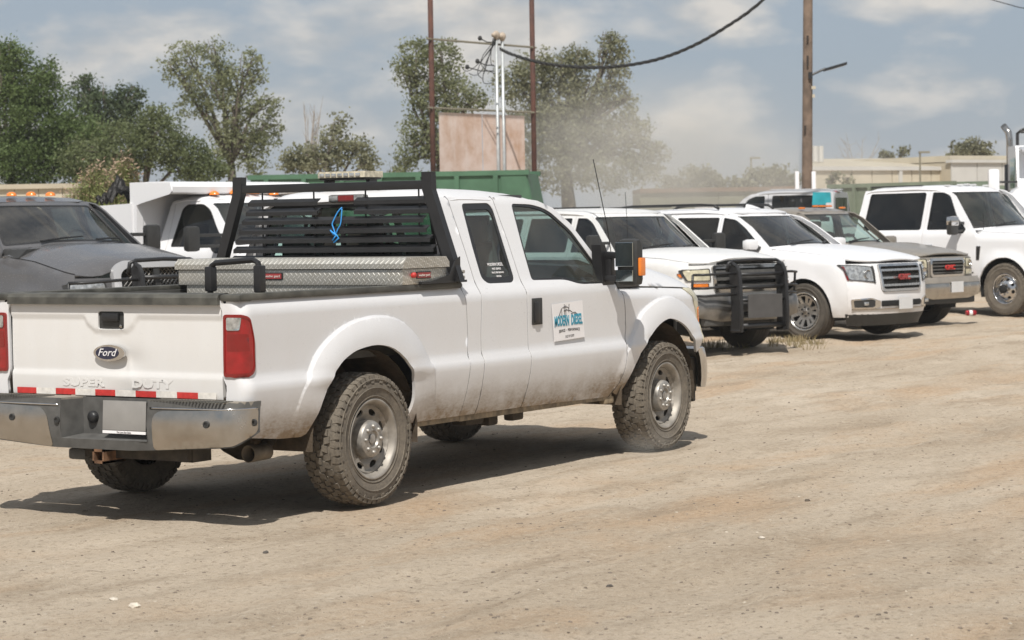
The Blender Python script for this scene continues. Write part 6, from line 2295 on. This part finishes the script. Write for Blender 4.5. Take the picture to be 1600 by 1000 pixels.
def dry_bush(label, u, v, D, w, h, seed):
    p = at(u, v, D)
    T = thing('dry_shrub', label, 'shrub', (p.x, p.y, 0))
    k = D/FPX
    rr = random.Random(seed)
    top = p.z
    V, Fc, V2, F2 = [], [], [], []
    f = Vector((_R[0], _R[1], 0))
    g_ = Vector((_F[0], _F[1], 0))
    for i in range(2600):
        a = rr.gauss(0, .42)
        bse = f*a*w*k*.5+g_*rr.gauss(0, .3)*w*k*.5
        hh = (top)*(1-.35*abs(a)**1.5)*rr.uniform(.72, 1.08)
        tip = bse+f*(a*w*k*.55+rr.gauss(0, .05))+g_*rr.gauss(0, .12)+Vector((0, 0, hh))
        dr = Vector((rr.uniform(-1, 1), rr.uniform(-1, 1), 0)).normalized()*.009
        m = bse.lerp(tip, .6)
        i0 = len(V)
        V += [tuple(m-dr), tuple(m+dr), tuple(tip)]
        Fc.append((i0, i0+1, i0+2))
        for q in range(6):
            c = m.lerp(tip, rr.uniform(-.3, .9))+Vector((rr.gauss(0, .05), rr.gauss(0, .05), rr.gauss(0, .05)))
            e = Vector((rr.gauss(0, 1), rr.gauss(0, 1), rr.gauss(1.2, 1))).normalized()*.075
            s = e.orthogonal().normalized()*.012
            i0 = len(V)
            V += [tuple(c-s), tuple(c+s), tuple(c+e)]
            Fc.append((i0, i0+1, i0+2))
        if rr.random() < .30:
            for q in range(5):
                c = tip+Vector((rr.gauss(0, .03), rr.gauss(0, .03), rr.gauss(-.08, .08)))
                e = Vector((rr.gauss(0, 1), rr.gauss(0, 1), rr.gauss(2, 1))).normalized()*.06
                s = e.orthogonal().normalized()*.014
                i0 = len(V2)
                V2 += [tuple(c-s), tuple(c+s), tuple(c+e)]
                F2.append((i0, i0+1, i0+2))
    me = bpy.data.meshes.new('foliage')
    me.from_pydata(V, [], Fc)
    link('foliage', me, T, [M['shrub']])
    me = bpy.data.meshes.new('plumes')
    me.from_pydata(V2, [], F2)
    link('plumes', me, T, [M['plume']])


M['shrub'] = leaf_mat('shrub_leaf', (.17, .20, .065), (.29, .31, .12), .3, 3)
M['plume'] = leaf_mat('shrub_plume', (.26, .17, .115), (.34, .25, .17), .2, 3)
dry_bush('yellow green shrub with tan plumes left of the white dump body', 150, 272, 33, 75, 60, 1)
dry_bush('narrow shrub with pinkish dry plumes just behind the black tarp', 192, 258, 34, 42, 60, 2)


# ---------------------------------------------------------------- far buildings and yard furniture
M['cream'] = simple('cream_metal', (.50, .45, .35), .7, var=.08, scale=1.5)
M['cream_roof'] = simple('cream_roof', (.42, .37, .28), .7, var=.1, scale=1)
M['palewall'] = simple('pale_wall', (.52, .51, .48), .7, var=.08, scale=1)
M['olive'] = simple('olive_wall', (.17, .17, .115), .85, var=.2, scale=1)
M['greenbin'] = simple('green_steel', (.060, .135, .078), .6, var=.2, scale=2)
M['greenbin2'] = simple('faded_green_steel', (.19, .225, .165), .7, var=.2, scale=2)
M['rustpost'] = simple('rusty_post', (.085, .036, .025), .8, var=.35, scale=6)
M['pipe'] = simple('galvanised_pipe', (.46, .48, .48), .45, .4, var=.15, scale=10)
M['angle'] = simple('perforated_angle', (.22, .20, .15), .7, .3, var=.3, scale=30)
M['wood'] = simple('weathered_pole', (.16, .115, .085), .9, var=.45, scale=3, bump=.7, bscale=14)
M['cable'] = simple('cable_black', (.02, .02, .02), .6)


def signmat():
    m, nt, b = new_mat('rust_bleached_panel')
    v = nt.coord()
    n = nt.noise(v, 1.6, 7, .65)
    n2 = nt.noise(nt.coord(scale=(5, 5, 1)), 1.5, 6, .6)
    c = nt.mix(nt.ramp(n, ((.42, 0), (.66, 1))), (.70, .56, .49), (.52, .34, .24))
    c = nt.mix(nt.ramp(n2, ((.5, 0), (.75, .6))), c, (.70, .60, .55))
    nt.l.new(c, b.inputs['Base Color'])
    b.inputs['Roughness'].default_value = .75
    return m


M['signboard'] = signmat()


def wall_between(name, T, a, b, z0, z1, th, mat, org):
    a, b = Vector((a.x, a.y, 0)), Vector((b.x, b.y, 0))
    d = (b-a)
    n = Vector((-d.y, d.x, 0)).normalized()*th
    if n.dot(Vector((_F[0], _F[1], 0))) < 0:
        n = -n
    o = Vector((org.x, org.y, 0))
    vs = [a-o, b-o, b+n-o, a+n-o]
    vs = [Vector((q.x, q.y, z0)) for q in vs]+[Vector((q.x, q.y, z1)) for q in vs]
    return MB().add(vs, [(0, 1, 5, 4), (1, 2, 6, 5), (2, 3, 7, 6), (3, 0, 4, 7), (4, 5, 6, 7), (0, 3, 2, 1)]).build(name, mat, T)


def warehouse():
    a, b = at(1268, 300, 92), at(1486, 300, 96)
    T = thing('warehouse', 'long cream metal warehouse with a low roof behind the right hand pickups', 'building', (a.x, a.y, 0))
    ze = 3.72
    d = Vector((b.x-a.x, b.y-a.y, 0))
    L = d.length
    d.normalize()
    n = Vector((_F[0], _F[1], 0)).normalized()
    N = int(L/.95)
    for k in range(N):
        p = a+d*(L*k/N)
        q = a+d*(L*(k+1)/N-.05)
        wall_between('wall_panel', T, p, q, 0, ze-.15, .08, M['cream'], a)
    wall_between('wall', T, a+n*.06, b+n*.06, 0, ze-.1, .1, M['cream_roof'], a)
    wall_between('gutter', T, a-n*.12-d*.3, b-n*.12, ze-.16, ze, .22, M['palewall'], a)
    for f in (0.0, .62, 1.0):
        p = a+d*(L*f)-n*.1
        wall_between('downpipe', T, p, p+d*.16, 0, ze-.15, .1, M['palewall'], a)
    A0, B0 = Vector((0, 0, 0)), d*L
    rd = 9.0
    vs = [A0+Vector((0, 0, ze))-d*.3, B0+Vector((0, 0, ze)), B0+n*rd+d*7.5+Vector((0, 0, ze+.66)), A0+n*rd+d*1.6+Vector((0, 0, ze+.55))]
    vs2 = [q-Vector((0, 0, .08)) for q in vs]
    MB().add(vs+vs2, [(0, 1, 2, 3), (7, 6, 5, 4), (0, 4, 5, 1), (1, 5, 6, 2), (2, 6, 7, 3), (3, 7, 4, 0)]).build('roof', M['cream_roof'], T)
    MB().box((A0+d*9+n*(-.1)+Vector((0, 0, 3.0))), (.5, .3, .35)).build('wall_vent', M['olive'], T)
    for f in (.12, .16):
        MB().tube([d*L*f+n*4+Vector((0, 0, ze+.3)), d*L*f+n*4+Vector((0, 0, ze+.95))], .12, 8).build('roof_vent', M['palewall'], T)
    a2, b2 = at(1488, 300, 95), at(1680, 300, 99)
    T2 = thing('warehouse', 'pale grey end of the warehouse, partly behind the highway truck', 'building', (a2.x, a2.y, 0))
    d2 = Vector((b2.x-a2.x, b2.y-a2.y, 0))
    L2 = d2.length
    d2.normalize()
    for k in range(5):
        p, q = a2+d2*(L2*k/5), a2+d2*(L2*(k+1)/5-.04)
        wall_between('wall_panel', T2, p, q, 0, 3.85, .08, M['palewall'], a2)
    wall_between('eave', T2, a2-n*.12, b2-n*.12, 3.85, 3.97, .4, M['palewall'], a2)
    wall_between('roof', T2, a2+n*.5, b2+n*.5, 3.9, 4.16, 6, M['cream'], a2)
    wall_between('wall', T2, a2+n*.08, b2+n*.08, 0, 3.86, 6, M['cream_roof'], a2)


warehouse()


def simple_wall_building(label, ua, ub, D, vt, mat, cat='building', name='shed', extra=None, n=6):
    a, b = at(ua, 300, D), at(ub, 300, D)
    zt = at((ua+ub)/2, vt, D).z
    T = thing(name, label, cat, (a.x, a.y, 0))
    for k in range(n):
        p, q = a.lerp(b, k/n), a.lerp(b, (k+1)/n-.004)
        wall_between('wall_panel', T, p, q, 0, zt-.12, .08, mat, a)
    wall_between('wall', T, a+Vector((_F[0], _F[1], 0))*.07, b+Vector((_F[0], _F[1], 0))*.07, 0, zt-.14, 4, mat, a)
    wall_between('roof_edge', T, a-Vector((_F[0], _F[1], 0))*.1, b-Vector((_F[0], _F[1], 0))*.1, zt-.12, zt, 4.3, extra or mat, a)
    return T


simple_wall_building('cream walled building behind the dark grey pickup at the left edge', -90, 136, 58, 288, M['cream'], extra=M['cream_roof'])
simple_wall_building('long low olive shed in the dust beyond the white SUVs', 1000, 1246, 66, 293, M['olive'], extra=M['rust'])
p = at(1103, 322, 62)
o = MB().box((0, 0, .8), (.55, .4, 1.6), b=.03).build('cabinet', M['decal'], None, auto=.6)
o.location = (p.x, p.y, .45)
tag(o, 'small white cabinet in front of the olive shed', 'cabinet')


def dumpster(label, ua, ub, Da, Db, vt_a, vt_b, mat, seed):
    a, b = at(ua, vt_a, Da), at(ub, vt_b, Db)
    z = (a.z+b.z)/2
    T = thing('dumpster', label, 'dumpster', (a.x, a.y, 0))
    d = Vector((b.x-a.x, b.y-a.y, 0))
    L = d.length
    ang = math.atan2(d.y, d.x)
    T.rotation_euler = (0, 0, ang)
    w = 1.5
    prof = [(.10, .3), (L-.45, .3), (L-.12, z*.62), (L-.30, z-.05), (.0, z-.05)]
    bd = MB().prism(prof, 0, w)
    bd.build('bin_body', mat, T)
    MB().box((L/2-.15, 0, z-.03), (L-.2, .10, .10)).box((L/2-.15, w, z-.03), (L-.2, .10, .10)).build('rim', mat, T)
    n = 7
    for k in range(n):
        x = .35+(L-1.3)*k/(n-1)
        MB().prism([(x-.05, .32), (x+.05, .32), (x+.05, z-.08), (x-.05, z-.08)], -.07, -.001).build('rib', mat, T)
    MB().prism([(L-.85, z-.06), (L-.32, z-.06), (L-.14, z*.62), (L-.70, z*.45)], -.03, -.002).build('corner_plate', mat, T)
    for x in (.8, L-1.0):
        MB().lathe([(.13, 0), (.13, .12), (0, .12)], 12, c=(x, .2, .15), axis='y').build('roller', M['dark'], T)
    return T


dumpster('long green steel dumpster behind the foreground cab and rusty sign posts', 391, 846, 48.5, 47.5, 268, 274, M['greenbin'], 1)
dumpster('faded green dumpster in front of the cream warehouse', 1296, 1506, 60, 57, 290, 283, M['greenbin2'], 2)
dumpster('low faded green dumpster seen beside the highway truck mirror', 1540, 1640, 58, 58, 291, 290, M['greenbin2'], 3)


def sign_frame():
    a, b = at(677, 274, 50.0), at(835, 276, 52.8)
    T = thing('sign_frame', 'tall empty sign frame with two rusty posts and bleached rusty panels', 'sign', (a.x, a.y, 0))
    org = Vector((a.x, a.y, 0))

    def pt(f, z, out=0.0):
        q = Vector((a.x, a.y, 0)).lerp(Vector((b.x, b.y, 0)), f)-Vector((_F[0], _F[1], 0))*out
        return Vector((q.x, q.y, z))-org
    zl = lambda v: at(677, v, 50).z
    for f in (0, 1):
        MB().tube([pt(f, -.1), pt(f, 8.2)], .058, 12).build('post', M['rustpost'], T, smooth=True)
    for v in (62, 169, 273):
        z = zl(v)
        r = MB()
        r.tube([pt(-.04, z, .06), pt(1.04, z, .06)], .022, 4)
        n = 46
        for k in range(n):
            q = pt(k/(n-1), z, .085)
            r.box(q, (.022, .022, .05), (0, 0, YAW))
        r.build('cross_rail', M['angle'], T)
    z0, z1 = zl(272), zl(175)
    for f0, f1 in ((.062, .475), (.482, .905)):
        vs = [pt(f0, z0+.02, .0), pt(f1, z0+.02, 0), pt(f1, z1, 0), pt(f0, z1, 0)]
        vs += [q+Vector((_F[0], _F[1], 0))*.03 for q in vs]
        MB().add(vs, [(0, 1, 2, 3), (7, 6, 5, 4), (0, 4, 5, 1), (1, 5, 6, 2), (2, 6, 7, 3), (3, 7, 4, 0)]).build('sign_panel', M['signboard'], T)
    # electric risers in front of the panel
    P = thing('conduit_riser', 'pair of grey conduit pipes with weatherheads in front of the rusty sign panels', 'pipes', (a.x, a.y, 0))
    for f, dz in ((.632, 0), (.692, -.02)):
        t = zl(52)+dz
        MB().tube([pt(f, -.1, .18), pt(f, t, .18)], .036, 10).build('pipe', M['pipe'], P, smooth=True)
        hd = MB()
        hd.lathe([(.036, -.05), (.065, .0), (.085, .05), (.075, .11), (.03, .15), (0, .155)], 12, c=pt(f, t, .18), axis='z')
        hd.tube([pt(f, t+.07, .18), pt(f-.03, t+.05, .22)], [.07, .05], 8)
        hd.build('weatherhead', simple('weatherhead', (.40, .33, .26), .7, var=.2), P, smooth=True)
    rr = random.Random(3)
    Cb = thing('service_wires', 'loose loops of black service wire hanging beside the conduit pipes', 'wires', (a.x, a.y, 0))
    top = zl(55)
    for k in range(7):
        s = pt(.60+.01*k, top+.02, .2)
        lowz = zl(100+12*(k % 4))
        x = .55-.05*k*(.7+.3*rr.random())
        e = [pt(.62, zl(98+3*k), .2), pt(.50, zl(110+2*k), .2), pt(.40-.02*k, zl(100+6*(k % 3)), .2), pt(.58, zl(125), .2)][k % 4]
        pts = []
        for t in np.linspace(0, 1, 10):
            q = s.lerp(e, t)
            bow = sin(pi*t)
            q = q+(pt(x, lowz, .2)-s.lerp(e, .5))*bow*.6
            pts.append(q)
        MB().tube(pts, .009, 5).build('wire', M['cable'], Cb, smooth=True)
    for (u, v) in ((730, 105), (746, 96), (750, 60)):
        c = at(u, v, 50.5)-org
        e = at(772, v+6, 50.5)-org
        m_ = MB().tube([c, c.lerp(e, .5)+Vector((0, 0, -.04)), e], .014, 6)
        m_.lathe([(.0, -.05), (.035, -.04), (.05, 0), (.035, .05), (0, .06)], 8, c=c, axis='z')
        m_.build('connector', M['cable'], Cb, smooth=True)
    # service drop
    S = thing('service_cable', 'thick twisted black cable sagging from the sign frame up to the right', 'cable', (a.x, a.y, 0))
    raw = [(781, 76, 50.6), (800, 85, 50.5), (840, 97, 50), (880, 103, 49.5), (930, 105.5, 49), (980, 102, 48.5), (1030, 92, 48), (1080, 73, 47.5), (1130, 45, 47), (1190, 2, 46.5), (1290, -95, 45.5), (1400, -230, 45)]
    P0 = smoothline([tuple(at(*q)-org) for q in raw], 10)
    for ph in range(3):
        pts = []
        for i, q in enumerate(P0):
            a_ = i*.9+ph*2*pi/3
            pts.append(Vector(q)+Vector((_R[0], _R[1], 0))*.0+Vector((0, 0, 1))*.020*sin(a_)+Vector((_F[0], _F[1], 0))*.020*cos(a_))
        MB().tube(pts, .021, 5).build('strand', M['cable'], S, smooth=True)


sign_frame()


def utility_pole():
    a = at(1259, 310, 56)
    t = at(1263, -140, 56)
    T = thing('utility_pole', 'weathered brown wooden utility pole with a flat floodlight on an arm', 'utility pole', (a.x, a.y, 0))
    v = Vector((t.x-a.x, t.y-a.y, t.z))
    n = 14
    pts = [Vector((v.x*k/n, v.y*k/n, v.z*k/n+(-.2 if k == 0 else 0))) for k in range(n+1)]
    MB().tube(pts, [.135-.028*k/n for k in range(n+1)], 14).build('pole', M['wood'], T, smooth=True)
    for (u0, v0, hh) in ((1262, 95, 16), (1257, 300, 14), (1262, 60, 9), (1258, 200, 8)):
        q = at(u0, v0, 55.86)-Vector((a.x, a.y, 0))
        k = 56/FPX
        MB().box(q, (.02, .05, hh*k), (0, 0, YAW)).build('scar', simple('wood_scar', (.035, .025, .02), .9), T)
    b0, b1 = at(1266, 118, 55.9), at(1290, 107, 55.9)
    o = Vector((a.x, a.y, 0))
    arm = MB().tube([b0-o, b1-o], .028, 8)
    arm.box(b0-o, (.10, .10, .16), (0, 0, YAW))
    arm.build('lamp_arm', M['black'], T)
    h0, h1 = at(1288, 108, 55.9)-o, at(1322, 98, 55.9)-o
    d = (h1-h0)
    f = Vector((_F[0], _F[1], 0))*.17
    up = Vector((0, 0, .055))
    vs = [h0-f, h1-f, h1+f, h0+f]
    vs = [q-up for q in vs]+[q+up*.2 for q in vs]
    MB().add(vs, [(0, 1, 5, 4), (1, 2, 6, 5), (2, 3, 7, 6), (3, 0, 4, 7), (4, 5, 6, 7), (0, 3, 2, 1)]).build('lamp_head', M['black'], T)
    vs = [h0.lerp(h1, .22)-f*.8, h0.lerp(h1, .92)-f*.8, h0.lerp(h1, .92)+f*.8, h0.lerp(h1, .22)+f*.8]
    vs = [q-up-Vector((0, 0, .004)) for q in vs]
    MB().add(vs, [(0, 1, 2, 3)]).build('lamp_panel', M['cream'], T)
    c = at(1271, 137, 55.9)-o
    MB().box(c, (.10, .10, .07), (0, 0, YAW)).box(c-Vector((0, 0, .2)), (.06, .06, .08), (0, 0, YAW)).build('sensor', M['cream'], T)
    for u in (1245.5, 1271.5):
        q = at(u, 300, 54)
        zt = at(u, 268, 54).z
        o2 = MB().box((0, 0, zt/2), (.09, .09, zt), (0, 0, YAW), .008).build('white_post', M['decal'], None, auto=.6)
        o2.location = (q.x, q.y, 0)
        tag(o2, 'square white post just %s of the wooden utility pole' % ('left' if u < 1260 else 'right'), 'post', 'white posts beside the utility pole')
    for (u, vt, D, lab) in ((1438, 238, 84, 'thin lamp post in front of the cream warehouse'), (1174, 247, 88, 'thin hazy lamp post left of the wooden utility pole')):
        q = at(u, 300, D)
        zt = at(u, vt, D).z
        Lp = thing('lamp_post', lab, 'lamp post', (q.x, q.y, 0))
        MB().tube([(0, 0, 0), (0, 0, zt)], .036, 8).build('post', M['angle'], Lp)
        MB().box((_R[0]*.15, _R[1]*.15, zt), (.40, .12, .07), (0, 0, YAW-pi/2)).build('lamp_head', M['angle'], Lp)
    w0, w1 = at(1480, -20, 60), at(1700, 30, 62)
    wv = MB().tube([(0, 0, 0), (w1-w0)*.5-Vector((0, 0, .1)), w1-w0], .012, 4).build('overhead_wire', M['cable'], None)
    wv.location = w0
    tag(wv, 'thin overhead wire crossing the top right corner of the sky', 'wire')


utility_pole()


# ---------------------------------------------------------------- dust hanging in the air
def dust(name, c, r, dens, seed, scale=.5):
    bm = bmesh.new()
    bmesh.ops.create_icosphere(bm, subdivisions=3, radius=1)
    for v in bm.verts:
        v.co = Vector((v.co.x*r[0], v.co.y*r[1], v.co.z*r[2]))
    me = bpy.data.meshes.new(name)
    bm.to_mesh(me)
    bm.free()
    m = bpy.data.materials.new(name)
    m.use_nodes = True
    nt = NT(m.node_tree)
    m.node_tree.nodes.remove(m.node_tree.nodes['Principled BSDF'])
    pv = nt.add('ShaderNodeVolumePrincipled')
    pv.inputs['Color'].default_value = (.99, .93, .83, 1)
    pv.inputs['Anisotropy'].default_value = -.35
    v = nt.coord(scale=(1/r[0], 1/r[1], 1/r[2]))
    ln = nt.add('ShaderNodeVectorMath', operation='LENGTH')
    nt.l.new(v, ln.inputs[0])
    fall = nt.ramp(ln.outputs['Value'], ((.25, 1), (1.0, 0)))
    n = nt.noise(nt.coord(loc=(seed, 0, 0)), scale, 3, .55)
    d = nt.math('MULTIPLY', nt.math('MULTIPLY', nt.math('POWER', fall, 1.4), nt.ramp(n, ((.36, .1), (.62, 1.7)))), dens)
    nt.l.new(d, pv.inputs['Density'])
    nt.l.new(pv.outputs[0], m.node_tree.nodes['Material Output'].inputs['Volume'])
    o = link(name, me, None, [m])
    o.location = c
    o.rotation_euler = (0, 0, YAW)
    tag(o, kind='stuff')
    return o


dust('dust_cloud', at(1010, 250, 58), (4.6, 4.6, 2.8), .12, 3)
dust('dust_cloud', at(900, 270, 56), (3.2, 3.6, 2.2), .05, 6)
dust('dust_cloud', at(1150, 285, 60), (4.5, 5.5, 1.9), .12, 8)
dust('dust_puff', (3.15, -1.08, .09), (.50, .26, .13), .40, 5, 5.0)


# ---------------------------------------------------------------- summer haze over the whole yard
def haze():
    o = MB().box((48, 22, 7.5), (160, 170, 18)).build('haze', None, None)
    m = bpy.data.materials.new('haze')
    m.use_nodes = True
    m.node_tree.nodes.remove(m.node_tree.nodes['Principled BSDF'])
    pv = m.node_tree.nodes.new('ShaderNodeVolumePrincipled')
    pv.inputs['Color'].default_value = (.93, .94, .93, 1)
    pv.inputs['Density'].default_value = .0005
    pv.inputs['Anisotropy'].default_value = .0
    m.node_tree.links.new(pv.outputs[0], m.node_tree.nodes['Material Output'].inputs['Volume'])
    o.data.materials.append(m)
    tag(o, kind='stuff')


haze()


# ---------------------------------------------------------------- sky
def world():
    nt = NT(W.node_tree)
    bg = W.node_tree.nodes['Background']
    sky = nt.add('ShaderNodeTexSky', sky_type='NISHITA', sun_disc=False)
    sky.sun_elevation = math.asin(-SUND.z)
    sky.sun_rotation = math.atan2(-SUND.x, -SUND.y)
    sky.air_density = 1.0
    sky.dust_density = 1.5
    sky.ozone_density = 1.5
    tc = nt.add('ShaderNodeTexCoord')
    mp = nt.add('ShaderNodeMapping')
    mp.inputs['Scale'].default_value = (1, 1, 2.3)
    nt.l.new(tc.outputs['Generated'], mp.inputs[0])
    n1 = nt.noise(mp.outputs[0], 15.0, 6, .55, .1)
    n2 = nt.noise(mp.outputs[0], 4.5, 3, .5)
    f = nt.math('ADD', nt.math('MULTIPLY', n1, .62), nt.math('MULTIPLY', n2, .38))
    m = nt.ramp(f, ((.465, 0), (.60, .95)))
    # the hazy summer blue and the cloud colour, both a little below white
    blue = nt.mix(.82, sky.outputs[0], (3.20, 3.75, 4.50))
    shade = nt.ramp(nt.noise(mp.outputs[0], 30.0, 4, .55), ((.38, 0), (.62, 1)))
    c = nt.mix(m, blue, nt.mix(shade, (4.8, 4.8, 4.75), (6.7, 6.4, 6.0)))
    sep = nt.add('ShaderNodeSeparateXYZ')
    nt.l.new(tc.outputs['Generated'], sep.inputs[0])
    hz = nt.ramp(sep.outputs[2], ((.0, .55), (.07, 0)))
    c = nt.mix(hz, c, (4.55, 4.65, 4.70))
    nt.l.new(c, bg.inputs[0])
    bg.inputs[1].default_value = .1


world()
print('LEAVES', LEAVES)
bpy.context.view_layer.update()
